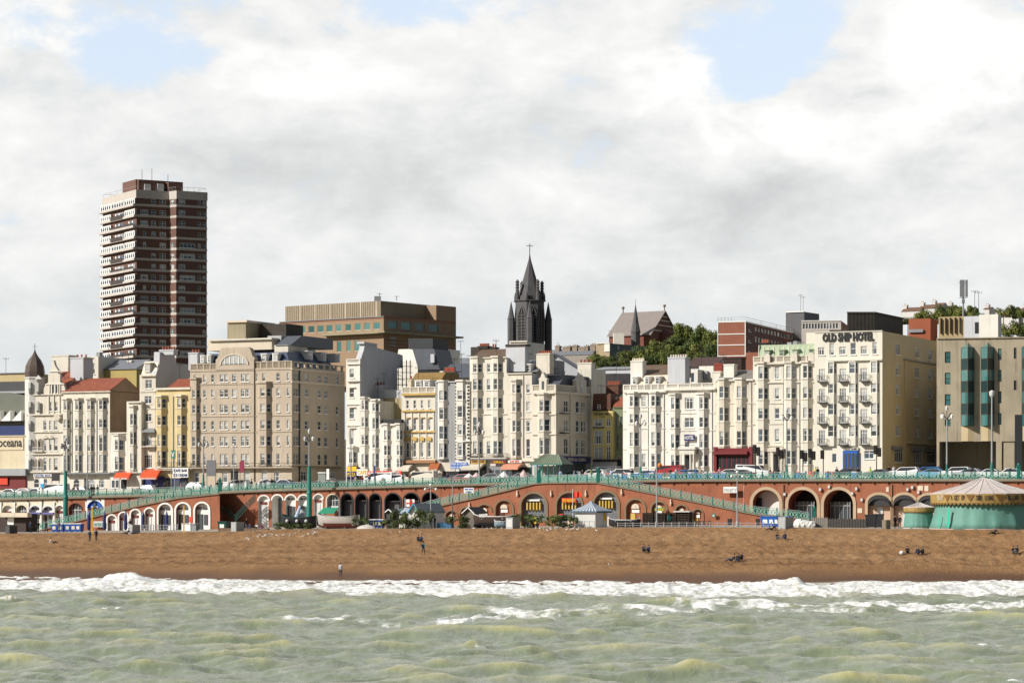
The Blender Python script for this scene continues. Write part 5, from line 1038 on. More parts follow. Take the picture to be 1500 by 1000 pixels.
b.box('door', 1133, 1140, 665, 690, -.1, -.01, DARK); b.done(); b.mansard(1110, 1193, 504.5, 521, .8, 1.6, GREENC)
for x in (1119, 1140.5, 1160, 1184): b.dorm(x, x+8.5, 512.5, 521.5, .7, 1.6, GREENC, fm=GREENC)
for i in range(11): b.poly('roof_rib', [(1112+i*7.6, 521), (1113.3+i*7.6, 521), (1114.3+i*7.6, 505), (1113+i*7.6, 505)], .75, 1.0, WH1) if False else None
mb = MB()
for i in range(12): x = 1111+i*7.4; mb.bar(b.fr.pt(x, 521, .75), b.fr.pt(x+.8, 504.6, 2.35), .09)
mb.build('roof_rib', POTW, b.root); b.chim(1113, 1123, 501, 508, 4, 6, DARK, 4); b.box('roof_vent', 1153, 1159, 501, 506, 4, 6, METAL); b.box('roof_vent', 1162, 1167, 499.5, 506, 4, 6, METAL)
# the lettered hotel
OSH = stucco('ivory_stucco', (.67, .635, .54), .14, .05); OSS = stucco('ivory_shaded_stucco', (.56, .47, .29), .15, .06)  # second ivory is darker: the side wall's shade put into its colour
b = Bld('ship_hotel', 'tall cream hotel with black rooftop lettering and rows of small balconies', 1193, 1292.5, 486, OSH, side=1384, sm=OSS, trim=OSH, D0=436, depth=30)
top = [(507, 517.5)]; b.wins([(1198.5, 1208), (1229.5, 1239.3), (1260.8, 1270.5)], [(507.5, 519)], 'case'); b.wins([(1215, 1222.5), (1246, 1254), (1278, 1285)], [(502, 519.5)])
rf = [(539.5, 557), (568.5, 587.5), (599.5, 618.5), (629.5, 650)]; rb_ = [(530.5, 547), (562, 575.5), (591, 607), (623, 639)]
b.wins([(1199.5, 1208.5), (1230, 1239.5), (1260.5, 1270.8)], rf, 'french', GL)
for x0, x1 in ((1197, 1210.5), (1227, 1241.5), (1258.5, 1273)):
    for ya, yb_ in rf: b.balcony(x0, x1, yb_+1, 9, .85, slabm=BLACK)
GB = paint('pale_blue_frame_paint', (.20, .28, .36))
for l, m_, r in ((1212.5, 1221.5, 1226), (1243.5, 1253, 1257.5), (1275.3, 1284.7, 1289)): b.bay(l, m_, r, 529, 653, rb_, inset=.06, g2=GD, bands=False, cap=False)
b.band(526, 2.4, .45, None, 1212, 1292).band(485, 1.2, .15)
b.wins([(1219, 1225.5)], [(664, 677)], 'plain', GD).wins([(1266, 1280)], [(660, 672)], 'case', GD); b.box('entrance', 1234.5, 1256, 660, 690, -.5, -.01, BLUE)
mb = MB()
for x in (1236, 1241.5, 1247, 1251.5): b.fr.box(mb, x, x+3.4, 663.5, 686, -.56, -.5)
mb.build('entrance_glass', LGLASS, b.root); b.sign(1234, 1257, 655, 659, OSH, 'OLD SHIP', BLACK, w=-.3)
so = MB(); cu = b.fr; put_text(b.root, 'OLD SHIP HOTEL', BLACK, [b.fr.pt(1204.5, 500, -.06), b.fr.pt(1280.5, 500, -.06)], 1.32, b.fr.n, .0, .14, .99, .045)
rs_ = [(501, 517), (531, 547), (560, 576), (590, 605), (622, 637)]
b.swin([(1312, 1318), (1340, 1346.3), (1360, 1366)], rs_, 'case', GL); b.swin([(1310.5, 1323), (1339, 1350.5), (1358.5, 1371)], [(654, 676)], 'case', GD)
b.done(); sbox(b, 'string_course', 1326, 1383, 521.5, 523, -.3, -.01, LEAD); sbox(b, 'string_course', 1332, 1383, 645, 647.5, -.4, -.01, OSS); sbox(b, 'pilaster', 1326, 1328, 523, 690, -.15, -.01, OSS)
for x in (1310, 1338.5, 1358): sbox(b, 'window_canopy', x, x+13, 653, 658, -.5, -.02, LEAD)
b2 = Bld('cream_link_block', 'cream parapet block set back beside the lettered hotel', 1181, 1197, 487, OSH, D0=450, depth=6); b2.done()
f = Fr(1241, Dl(1241, 447)); pl = thing('plant_room', 'black weathered timber plant room on the lettered hotel roof', 'plant room', f.pt(1283, 487))
mb = MB(); f.box(mb, 1241, 1281, 458, 489, 0, 15); f.box(mb, 1240.5, 1282, 456.5, 458.2, -.3, 15.2)
for i in range(20): f.box(mb, 1241+i*2, 1241.5+i*2, 458.2, 487, -.12, 0)
mb.build('timber_wall', DBRN, pl); mb = MB(); f.box(mb, 1215, 1241, 483, 488, 1, 6); mb.build('low_wall', DBRN, pl)
# stuff on the roofs farther east
f = Fr(1329, Dl(1329, 470))
def roofblock(name, label, x0, x1, y0, y1, D0, depth, m, ang=25, extra=None, cat='building'):
    bb = Bld(name, label, x0, x1, y0, m, D0=D0, depth=depth, ang=ang, cat=cat); bb.done(); return bb
bb = roofblock('brick_annexe', 'bright red brick roof block beside the black plant room', 1331, 1363, 466.5, 486, 470, 4, mat('orange_red_brick', (.29, .085, .04), .85, .15)); bb.win(1362-14, 1362-10, 475, 486, 'plain') if False else None
bb.box('door', 1364, 1368, 470, 486, 3, 4, WHITE); bb.sign(1331, 1352, 482, 486.5, LEAD, w=-.4)
bb = roofblock('sandy_annexe', 'sandy rendered roof block below the phone mast', 1375, 1412, 463.5, 488, 468, 8, stucco('sandy_roof_render', (.36, .28, .15)))
for x in (1377, 1384, 1391, 1398, 1405): bb.box('pier', x, x+.8, 465, 488, -.5, -.01, BROWNR)
bb = roofblock('white_annexe', 'white painted roof block with a dark doorway', 1412, 1434, 463, 488, 466, 3, LGRY); bb.box('doorway', 1428, 1434, 472, 488, -.1, -.01, DARK)
roofblock('white_annexe', 'tall blank white stair block on the roofs near the phone mast', 1434, 1462, 460.5, 489, 462, 2, WH2)
# modern stained hotel
b = Bld('concrete_hotel', 'modern stained sandy concrete hotel with pointed teal glass oriels', 1372, 1640, 493.5, SAND, D0=433, ang=14, depth=24)
b.z0 = b.fr.z(646); b.wins([(1384, 1392.3)], [(513.5, 530), (544.5, 561.5), (576, 592.5), (613, 623)], 'bare', GT, DARK); b.wins([(1462, 1467)], [(510, 526.5), (541, 558.5), (572.5, 590), (604.5, 621.5)], 'bare', GT, DARK); b.wins([(1485, 1489)], [(509, 525), (557, 571)], 'bare', GD, DARK)
b.z0 += 1; b.done(); b.band(493, 1.4, .25)
FRM = mat('bronze_frame', (.10, .085, .06), .5, .1)
for (x0, xm, x1) in ((1408, 1418, 1426.5), (1437, 1447, 1456), (1497, 1507, 1516), (1530, 1540, 1549), (1563, 1573, 1582)):
    p_ = 1.3; A_ = b.fr.at(x0, 0); B_ = b.fr.at(xm, -p_); C_ = b.fr.at(x1, 0); zt, zb, z2, z3 = b.fr.z(508), b.fr.z(623), b.fr.z(503.5), b.fr.z(645.5); mb = MB(); fm_ = MB(); dk = MB()
    for (P_, Q_) in ((A_, B_), (B_, C_)):
        for i in range(7):
            za, zc_ = zt+(zb-zt)*i/7, zt+(zb-zt)*(i+1)/7; (mb if i % 2 == 0 else dk).face([(*P_, zc_), (*Q_, zc_), (*Q_, za), (*P_, za)])
            fm_.bar((*P_, za), (*Q_, za), .05)
        M_ = (P_+Q_)/2; mb.face([(*P_, zt), (*Q_, zt), (*(b.fr.at(xm, .2)), z2)]) if False else None
        for V_ in (P_, Q_): fm_.bar((*V_, zb), (*V_, zt), .07)
    apex = b.fr.at(xm, .1); mb.face([(*A_, zt), (*B_, zt), (*apex, z2+.25)]); mb.face([(*B_, zt), (*C_, zt), (*apex, z2+.25)]); fm_.bar((*B_, zt), (*apex, z2+.25), .06)
    mb.face([(*A_, zb), (*C_, zb), (*B_, zb)]); mb.build('oriel_window', GT, b.root); dk.build('oriel_spandrel', mat('dark_green_spandrel', (.02, .045, .045), .3, 0), b.root); fm_.build('oriel_frame', FRM, b.root)
    mb = MB(); mb.prism([tuple(A_), tuple(b.fr.at(xm, -.25)), tuple(C_)], z3, zb-.02); mb.build('apron_panel', stucco('pale_apron', (.50, .40, .24)), b.root)
g = Bld('undercroft', 'recessed sandy stone ground storey below the stained concrete hotel', 1375, 1640, 646.5, stucco('undercroft_stone', (.34, .285, .195), .3), D0=441, ang=14, depth=14); g.done()
mb = MB(); b.fr.box(mb, 1459, 1467.5, 646, 690, 0, 1.4); mb.build('pillar', SAND, b.root); mb = MB(); b.fr.box(mb, 1470, 1486, 646, 692, .2, 1.2); mb.build('pillar', SAND, b.root); mb = MB(); b.fr.box(mb, 1372, 1376, 646, 692, 0, 9); mb.build('pillar', SAND, b.root)
b.box('service_shaft', 1486.5, 1497, 607, 690, -.1, .3, DARK)
# ================================================================== behind the terrace
TB = mat('tower_brick', (.15, .08, .06), .85, .12, .8, .1, .3, 8, fine=.1); TW = stucco('pale_concrete_band', (.50, .45, .40), .25)
Dt = 690.0; fr = Fr(200, Dt, -30, Dt); tw = thing('tower_block', 'tall brown brick tower block with white bands on every storey', 'tower block', (*fr.at(230), 20.0))
sfr = Fr(200, Dt, 60, Dt); sfr.o = fr.at(200); rfr = Fr(303, Dt, 12, Dt)
def frb(fr_, name, x0, x1, y0, y1, w0, w1, m, parent=None): mb = MB(); fr_.box(mb, x0, x1, y0, y1, w0, w1); return mb.build(name, m, parent or tw)
PA = sfr.at(150.5); PB = fr.at(200); PC = fr.at(247); off = 3.0; PD = fr.at(258, -off); PE = fr.at(303, -off); bk = PA-PB; PF = PE+bk
zt, zb = ZC+(HY-283)/F*Dt, ZC+(HY-575)/F*Dt; levels = 19; sh_ = (578-283)/19.
poly = [PA, PB, PC, PD, PE, PF]
wl = MB(); bands = MB()
rows_t = [(283+12.3+i*15.72, 283+12.3+i*15.72) for i in range(19)]
rnd = random.Random(5)
def trow(i): y = 290.5+i*15.85; return (y, y+7.2)
def rects(P_, Q_, spec, fr_):
    out_ = []; d = (Q_-P_).normalized(); L = (Q_-P_).length
    for i in range(18):
        for (s0, s1, pr) in spec:
            if rnd.random() < pr: ya, yb_ = trow(i); out_.append((L*s0, L*s1, ZC+(HY-yb_)/F*Dt, ZC+(HY-ya)/F*Dt, 'bare' if (s1-s0)*L < 2 else 'case', GL if rnd.random() < .5 else GD))
    return out_
def limit(rs2, n): return rs2 if len(rs2) <= n else rs2[:n]
ALLR = [(PB, PC, rects(PB, PC, [(.12, .36, .55), (.2, .3, .5), (.46, .6, .95), (.72, .92, .95)], fr)), (PC, PD, rects(PC, PD, [(.25, .75, .8)], fr)), (PD, PE, rects(PD, PE, [(.08, .3, .35), (.12, .62, .9), (.7, .8, .9), (.86, .96, .9)], fr))]
for P_, Q_, r in ALLR:
    clean = []; 
    for q_ in sorted(r, key=lambda v: (v[2], v[0])):
        if clean and abs(clean[-1][2]-q_[2]) < .1 and q_[0] < clean[-1][1]+.15: continue
        clean.append(q_)
    facet(tw, wl, P_, Q_, zb-18, zt, clean)
facet(tw, wl, PE, PF, zb-18, zt, []); facet(tw, wl, PF, PA, zb-18, zt, [])
facet(tw, wl, PA, PB, zb-18, zt, []); wl.face([(*v, zt) for v in poly]); wl.build('wall', TB, tw)
cen = sum(poly, Vector((0, 0)))/len(poly)
def grown(k): return [tuple(v+(v-cen).normalized()*k) for v in poly]
for i in range(19):
    y = 298.2+i*15.85; z = ZC+(HY-y)/F*Dt; bands.prism(grown(.12), z-.58, z)
bands.prism(grown(.2), zt-1.2, zt+.9); bands.build('floor_band', TW, tw)
# balconies and glazed bays on the sunlit end
L = (PB-PA).length; d = (PB-PA).normalized(); nn = Vector((d.y, -d.x)); q = lambda s, w, z: (PA.x+d.x*s*L+nn.x*w, PA.y+d.y*s*L+nn.y*w, z)
def lbox(mb, s0, s1, w0, w1, z0, z1): mb.hexa([q(s0, w1, z0), q(s1, w1, z0), q(s1, w1, z1), q(s0, w1, z1)], [q(s0, w0, z0), q(s1, w0, z0), q(s1, w0, z1), q(s0, w0, z1)])
for i in range(18):
    ya, yb_ = trow(i); za, zb_ = ZC+(HY-yb_)/F*Dt, ZC+(HY-ya)/F*Dt
    wm = MB(); gl = MB(); rl = MB(); pat = i % 4
    segs = [(0, .3), (.33, .68), (.72, 1)]
    for j, (s0, s1) in enumerate(segs):
        if pat == 0 or (pat in (1, 3) and j != 1) or (pat == 2 and j == 0):
            n = int(4+(s1-s0)*4)
            lbox(gl, s0, s1, .0, .5, za, zb_)
            for t_ in range(n+1): s_ = s0+(s1-s0)*t_/n; lbox(wm, s_-.006, s_+.012, .5, .62, za, zb_)
            lbox(wm, s0, s1, .5, .6, za-.35, za+.05); lbox(wm, s0, s1, .5, .6, zb_-.15, zb_+.1); lbox(wm, s0, s1, .5, .58, (za+zb_)/2+.2, (za+zb_)/2+.3)
        else: lbox(gl, s0+.04, s1-.04, .0, .08, za-.3, zb_); lbox(rl, s0, s1, .9, .96, za-.5, za+.5); lbox(wm, s0+.06, s0+.09, .08, .14, za, zb_); lbox(wm, s0+.16, s0+.19, .08, .14, za, zb_)
    lbox(bands, 0, 1, 0, .01, 0, .01) if False else None
    gl.build('balcony_glazing', GD, tw); wm.build('window_frame', WHITE, tw)
    if rl.v: rl.build('balcony_panel', mat('dark_balcony_panel', (.06, .045, .04), .6, .1), tw)
bb2 = MB()
for i in range(18): y = 298.2+i*15.85; z = ZC+(HY-y)/F*Dt; lbox(bb2, -.01, 1.01, .12, .8 if i % 2 else 1.05, z-.6, z-.05)
bb2.build('balcony_slab', TW, tw)
for x0, x1, y0, y1, w0, w1, nme, m_ in ((203, 240, 262, 284, 4, 14, 'lift_room', TB), (212, 221, 268, 282, 3.6, 4, 'louvre', GREYW), (240-9, 240, 266.5, 283, 3.6, 4, 'louvre', GREYW), (247, 268, 263, 284, 3, 14, 'lift_room', TB)): frb(fr, nme, x0, x1, y0, y1, w0, w1, m_)
frb(fr, 'lift_room', 199, 268, 262, 285, 5, 14, TB); mb = MB()
for x, y in ((208, 247), (222.5, 245), (246, 252)): mb.bar(fr.pt(x, 263, 6), fr.pt(x, y, 6), .06)
mb.build('aerial', BLACK, tw); mb = MB()
pr = grown(-.3)
for a_, c_ in zip(pr, pr[1:]+pr[:1]): mb.bar((*a_, zt+1.9), (*c_, zt+1.9), .04); [mb.bar((a_[0]+(c_[0]-a_[0])*t_/5, a_[1]+(c_[1]-a_[1])*t_/5, zt+.8), (a_[0]+(c_[0]-a_[0])*t_/5, a_[1]+(c_[1]-a_[1])*t_/5, zt+1.9), .03) for t_ in range(5)]
mb.build('roof_rail', METAL, tw)
# brown office block
OB = stucco('buff_brick_office', (.30, .205, .13), .12); OR = mat('red_brick_stripe', (.27, .14, .085), .85, .1)
b = Bld('office_block', 'long buff and brown brick office block with teal windows and oversailing eaves', 409, 562, 468, OB, D=600, ang=38, side=668, base=560, trim=OR); b.wins([(x, x+9) for x in (438, 451.5, 465, 478, 491.5, 505.5, 519.5, 533, 547.3)], [(475.5, 486)], 'plain', GT, CREAMT)
b.band(488.5, 3.2, 1.6, KHAKI, 470).band(468.5, 2.6, .05, OR).band(455+12, 1.2, .3, LEAD); b.wins([(493.5, 500), (507.5, 514), (519, 527)], [(500, 516)], 'plain', GT, CREAMT)
b.swin([(568, 582), (588, 602), (608, 622), (628, 642)], [(473, 484.5)], 'plain', GT, KHAKI); b.swin([(571, 581)], [(497, 509)], 'plain', GT); b.done()
for y, h, m_ in ((466.5, 4.5, OR), (500, 2.5, OR), (505, 2.5, OR), (510, 2.5, OR), (515, 2.5, OR)): sbox(b, 'brick_stripe', 563, 668, y, y+h, -.03, .0, m_)
sbox(b, 'eaves', 563, 679, 489, 491.5, -2.2, 0, KHAKI)
b.box('upper_storey', 423, 575, 449, 468.5, 3.5, 22, stucco('ribbed_screen', (.27, .215, .145), .3)) if False else None
def quad_block(name, pxs, ys, D0_, m, root):
    """upright block from four plan corners given as (px, distance), flat top at the pixel row seen over the first corner"""
    P_ = [Vector(((p_-CX)/F*d_, d_)) for p_, d_ in pxs]; z1 = ZC+(HY-ys[0])/F*pxs[1][1]; z0 = ZC+(HY-ys[1])/F*pxs[1][1]; mb = MB(); mb.prism([tuple(v) for v in P_], z0, z1); return mb.build(name, m, root)
c0 = b.P1+b.b*2.5-b.fr.t*3
f4 = Fr(577, 1, 38); f4.o = c0.copy(); f4.dref = c0.y
k0 = b.P0+b.b*2.5-b.fr.t*.5; zt2 = ZC+(HY-440.5)/F*c0.y; mb = MB(); mb.prism([tuple(k0), tuple(c0), tuple(c0+b.b*(b.depth-5)), tuple(k0+b.b*(b.depth-5))], b.top, zt2); up = mb.build('upper_storey', stucco('ribbed_screen', (.27, .215, .145), .3), b.root)
mb = MB(); Lk = (c0-k0).length
for i in range(1, 44):
    p_ = k0+b.fr.t*(Lk*i/44); w_ = .22 if i % 7 == 0 else .07; mb.hexa([(*(p_+b.fr.n*.12), b.top), (*(p_+b.fr.n*.12+b.fr.t*w_), b.top), (*(p_+b.fr.n*.12+b.fr.t*w_), zt2), (*(p_+b.fr.n*.12), zt2)], [(*(p_), b.top), (*(p_+b.fr.t*w_), b.top), (*(p_+b.fr.t*w_), zt2), (*p_, zt2)])
mb.build('screen_fin', CREAMT, b.root); c5 = MB(); pp = b.P1+b.b*(b.depth*.72); c5.prism([tuple(pp), tuple(b.P1+b.b*b.depth), tuple(b.P1+b.b*b.depth-b.fr.t*4), tuple(pp-b.fr.t*4)], b.top, zt2-.2); c5.build('stair_head', OB, b.root)
mb = MB()
for x, y in ((556, 428), (581, 434)): p_ = f4.pt(x, 441, 3); mb.bar(p_, p_+Vector((0, 0, (441-y)*.15)), .06); mb.bar(p_+Vector((-.6, 0, (441-y)*.13)), p_+Vector((.6, 0, (441-y)*.13)), .04)
mb.build('aerial', BLACK, b.root)
mb = MB(); p_ = f4.pt(553, 441, 2); mb.box(p_.x-.7, p_.x+.7, p_.y, p_.y+1, p_.z, p_.z+1.2); mb.build('flue', METAL, b.root)
b = Bld('slate_roofed_row', 'long low grey slate roof behind the cream and gold house', 640, 700, 533, CR1, D0=500, depth=12); b.done(); b.pitch(525, 533, SLATEB)
b = Bld('dark_roofed_house', 'house with dark tiled hipped roof and rusty lettering behind the grey house', 636, 687, 553, DBRN, D0=452, depth=9); b.done(); b.mansard(640, 688, 533, 553, .2, 5, SLATE, 9); b.sign(651, 667, 537, 545, BROWNR, 'HOTEL', RED, w=1.5)
# ---- church tower with spire
CH = mat('blackened_flint_stone', (.10, .098, .10), .9, .25, .6, .3, .4, 3); Dc = 640.0; s_ = Dc/F
ch = thing('church_tower', 'dark gothic church tower with octagonal spire, corner pinnacles and cross', 'church', ((776-CX)*s_, Dc, 25)); cx, cy = (776-CX)*s_, Dc
z = lambda y: ZC+(HY-y)*s_
R8 = 21.5*s_; mb = MB(); mb.lathe((cx, cy, 0), [(R8, z(540)-15), (R8, z(443)), (R8*1.12, z(441.5)), (R8*1.12, z(440)), (R8*.92, z(440)), (R8*.92, z(434))], 8, ph=R(22.5)+R(10)); mb.build('tower', CH, ch)
mb = MB(); mb.lathe((cx, cy, 0), [(R8*.83, z(434)), (R8*.5, z(411)), (R8*.09, z(381)), (.04, z(370))], 8, ph=R(32.5)); mb.build('spire', mat('spire_slate', (.085, .082, .085), .8, .25, .8, .2), ch)
mb = MB(); mb.bar((cx, cy, z(372)), (cx, cy, z(357)), .09); mb.bar((cx-.8, cy, z(360)), (cx+.8, cy, z(360)), .08); mb.build('cross', BLACK, ch)
for i in range(8):
    a = R(32.5+45*i); px_, py_ = cx+cos(a)*R8*1.0, cy+sin(a)*R8*1.0
    mb = MB(); mb.lathe((px_, py_, 0), [(.42, z(441)), (.38, z(426))]+[(.5 if j % 2 == 0 else .3, z(426-j*2.0)) for j in range(7)]+[(.05, z(410))], 6) if i % 2 == 0 else mb.lathe((px_, py_, 0), [(.3, z(441)), (.3, z(434)), (.05, z(428))], 6); mb.build('pinnacle', CH, ch)
for i in range(4):
    a = R(10+90*i+0); ux = {0: (1, .25), 1: (-.12, 1), 2: (-1, -.2), 3: (.0, -1)}[i]; r_ = 29.3*s_*.93; px_, py_ = cx+ux[0]*r_*1.0, cy+ux[1]*r_
    mb = MB(); mb.lathe((px_, py_, 0), [(.85, z(545)-10), (.85, z(468)), (.95, z(467)), (.78, z(466)), (.04, z(442))], 6); mb.build('turret', CH, ch)
for i in range(8):
    a = R(10+45*i); ap = R8*cos(R(22.5)); P_ = Vector((cx+cos(a)*ap, cy+sin(a)*ap)); tg = Vector((-sin(a), cos(a))); nv_ = Vector((cos(a), sin(a))); dk = MB(); ms = MB(); hw_ = 1.05
    pts = [(-hw_, z(500)), (-hw_, z(462)), (-hw_*.5, z(454)), (0, z(449)), (hw_*.5, z(454)), (hw_, z(462)), (hw_, z(500))]
    dk.face([(P_.x+tg.x*u_+nv_.x*.03, P_.y+tg.y*u_+nv_.y*.03, zz) for u_, zz in pts])
    for (u0, za), (u1, zb_) in zip(pts, pts[1:]): ms.bar((P_.x+tg.x*u0+nv_.x*.1, P_.y+tg.y*u0+nv_.y*.1, za), (P_.x+tg.x*u1+nv_.x*.1, P_.y+tg.y*u1+nv_.y*.1, zb_), .14)
    ms.bar((P_.x+nv_.x*.1, P_.y+nv_.y*.1, z(500)), (P_.x+nv_.x*.1, P_.y+nv_.y*.1, z(452)), .1)
    for j in range(9): zz = z(498-j*4.4); ms.bar((P_.x-tg.x*hw_+nv_.x*.1, P_.y-tg.y*hw_+nv_.y*.1, zz), (P_.x+tg.x*hw_+nv_.x*.1, P_.y+tg.y*hw_+nv_.y*.1, zz), .08)
    dk.build('louvre_opening', DARK, ch); ms.build('tracery', mat('lighter_stone', (.14, .135, .13), .9, .2), ch)
# rows of chimneys and roofs by the church
b = Bld('chimneyed_row', 'distant row of slate roofs crowded with stone chimney stacks', 800, 868, 520, stucco('far_render', (.3, .27, .23)), D0=960, depth=7, base=545); b.done(); b.pitch(512, 520, SLATEB); xs = [(813, 6), (824, 7), (831, 4), (838, 7), (847, 10), (856, 5), (865, 7), (873, 8), (881, 6)]
for x, w_ in xs: b.chim(x, x+w_, 505+((x*7) % 5), 520, 2, 4, stucco('stone_chimney', (.26, .21, .16)), max(2, w_//2), STONE, 4)
b.chim(821, 833, 521, 530, -3, -1.5, BRICK, 4) if False else None
# ---- brick church on the hill
D_ = 1050.0; s_ = D_/F; z = lambda y: ZC+(HY-y)*s_; hc = thing('hill_church', 'red brick gabled church on the hill with grey roof and thin spirelet', 'church', ((935-CX)*s_, D_, 50))
RB = mat('far_red_brick', (.17, .062, .042), .85, .15)
X_ = lambda p_, d_=D_: (p_-CX)/F*d_
e0, e1 = Vector((X_(893), D_+6)), Vector((X_(952), D_-6)); gback = Vector((X_(993, D_+18), D_+18)); wv_ = gback-e1
def tri_church():
    mb = MB(); a0, a1, c0_, c1_ = e0, e1, e0+wv_, e1+wv_; zt_, zl_ = z(456), z(489); zb_ = 30
    for P_, Q_ in ((a0, a1), (a1, c1_), (c1_, c0_), (c0_, a0)): mb.face([(*P_, zb_), (*Q_, zb_), (*Q_, zl_), (*P_, zl_)])
    m0, m1 = a0+wv_/2, a1+wv_/2; mb.face([(*a1, zl_), (*c1_, zl_), (*m1, zt_)]); mb.face([(*a0, zl_), (*c0_, zl_), (*m0, zt_)]); mb.build('wall', RB, hc)
    rb2 = MB(); ov = (a1-a0).normalized()*.6
    for P_, Q_ in ((a0, a1), (c0_, c1_)):
        k1 = (m0-a0).normalized()*-.8 if P_ is a0 else (m0-c0_).normalized()*-.8
        rb2.hexa([(*(P_-ov+k1), zl_-.8), (*(Q_+ov+k1), zl_-.8), (*(m1+ov), zt_+.3), (*(m0-ov), zt_+.3)], [(*(P_-ov+k1), zl_-.4), (*(Q_+ov+k1), zl_-.4), (*(m1+ov), zt_+.7), (*(m0-ov), zt_+.7)])
    rb2.build('roof', mat('pinkish_grey_slate', (.24, .205, .185), .85, .12), hc)
    wb = MB(); d2 = (c1_-a1).normalized(); n2 = Vector((d2.y, -d2.x)); L2 = (c1_-a1).length
    for i, fz in enumerate((.15, .4, .62, .8)):
        zz = zl_+(zt_-zl_)*fz; in_ = L2/2*fz; P_, Q_ = a1+d2*in_+n2*.1, c1_-d2*in_+n2*.1; wb.bar((*P_, zz), (*Q_, zz), .28)
    wb.build('stone_stripe', CREAMT, hc)
    cb = MB()
    for m_ in (m0, m1): cb.bar((*m_, zt_), (*m_, zt_+2.4), .22); cb.ball((m_.x, m_.y, zt_+2.6), .6)
    cb.build('finial', STONE, hc)
    sp = MB(); p_ = a0.lerp(a1, .62)-Vector((0, 6)); x_ = X_(931, p_.y); sp.lathe((x_, p_.y, 0), [(1.7, 40), (1.7, z(490)), (1.9, z(488)), (1.2, z(475)), (.5, z(458)), (.08, z(448)), (.05, z(440))], 8); sp.build('spirelet', CH, hc)
    po = MB(); po.box(X_(897), X_(912), D_-14, D_-8, 35, z(491)); po.build('porch', WH2, hc)
    ap = MB(); P_ = a1.lerp(c1_, .5)+n2*.15
    ap.lathe((P_.x, P_.y, z(505)), [(4.2, 0), (4.2, z(488)-z(505)), (3.2, z(484)-z(505)), (.3, z(481)-z(505))], 10); ap.build('apse', RB, hc)
tri_church()
b = Bld('grey_green_block', 'low grey green block below the church on the hill', 873, 893, 503, stucco('sandy_far_render', (.36, .28, .18)), D=900, ang=35, base=530, side=968, sm=mat('grey_green_render', (.10, .13, .125), .8, .1)); b.swin([(905, 908), (925, 928), (933, 938), (943, 953)], [(505.5, 511)], 'plain', GT); b.done(); b.band(502, 1.2, .5, WH2)
b.box('white_bay', 885, 893, 503.5, 515, -.3, 0, WH2)
# ---- brick office slab
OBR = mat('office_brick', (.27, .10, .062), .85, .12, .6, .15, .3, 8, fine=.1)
b = Bld('brick_office_slab', 'five storey red brick office slab with white floor bands', 1051.5, 1092, 472, OBR, D=620, ang=20, side=1178, base=560, trim=WHITE, sm=mat('office_shaded_brick', (.17, .075, .06), .85, .15))  # side brick is a darker copy, with the side's shade painted in
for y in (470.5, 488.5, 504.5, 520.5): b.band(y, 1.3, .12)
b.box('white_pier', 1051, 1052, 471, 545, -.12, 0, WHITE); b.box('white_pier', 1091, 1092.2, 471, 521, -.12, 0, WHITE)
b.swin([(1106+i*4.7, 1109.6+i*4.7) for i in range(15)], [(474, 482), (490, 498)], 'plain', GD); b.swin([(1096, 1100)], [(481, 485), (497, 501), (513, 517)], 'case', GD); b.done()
sbox(b, 'floor_band', 1092.5, 1178, 470.5, 471.8, -.12, -.01, WHITE)
mb = MB()
for i in range(9):
    p_ = b.P0.lerp(b.P1, i/8) if i < 5 else b.P1+b.b*(i-4)*b.depth/4; mb.bar((*p_, b.top), (*p_, b.top+1.1), .05)
for P_, Q_ in ((b.P0, b.P1), (b.P1, b.P1+b.b*b.depth)): mb.bar((*P_, b.top+1.1), (*Q_, b.top+1.1), .05); mb.bar((*P_, b.top+.6), (*Q_, b.top+.6), .04)
mb.build('roof_rail', METAL, b.root)
b = Bld('grey_lift_block', 'dark grey roof block with pale coping on the brick offices', 1151, 1178, 457, mat('dark_grey_block', (.11, .11, .115), .8, .15), D=660, ang=30, side=1200, base=500); b.band(456, 1.3, .3, WHITE); b.done()
b = Bld('white_office_wing', 'white windowed office wing running behind the lettered hotel', 1174, 1232, 470, TW, D=650, ang=12, side=1244, base=520, sm=OBR); b.wins([(1176+i*4.4, 1179.4+i*4.4) for i in range(12)], [(473.5, 481.5)], 'plain', GD); b.band(469, 1.2, .2, WHITE); b.done()
b = Bld('low_brick_wing', 'low red brick wing beside the black chimney', 1092.5, 1112, 516, OBR, D=600, ang=20, base=560, depth=10); b.done()
# rooftops between the trees and the white terrace
for (nm, lb, x0, x1, yr, ye, D0, rm, gm) in (('tiled_house', 'dark brown roofed house behind the large white chimney', 1002, 1048, 524, 538, 478, mat('dark_tile', (.07, .04, .035), .85, .2), LGRY), ('tiled_house', 'grey gabled house below the hillside trees beside the red chimney pots', 1020, 1062, 528, 540, 492, SLATE, LGRY),
    ('flat_grey_house', 'pale flat roofed rear building under the hillside trees', 870, 926, 538, 541, 520, LEAD, LGRY)):
    b = Bld(nm, lb, x0, x1, ye, gm, D0=D0, depth=9); b.done(); b.pitch(yr, ye, rm, gm)
b = Bld('rear_dark_block', 'little dark block beside the pale rear building', 1008, 1022, 541, WH2, D0=455, depth=6); b.win(1012, 1017, 546, 560, 'plain', GD); b.done()
b = Bld('rear_white_block', 'small white rear block with vents between the chimneys', 1024, 1045, 536, WH2, D0=458, depth=6); b.done(); b.box('vent', 1030, 1036, 543, 556, -.5, 0, METAL)
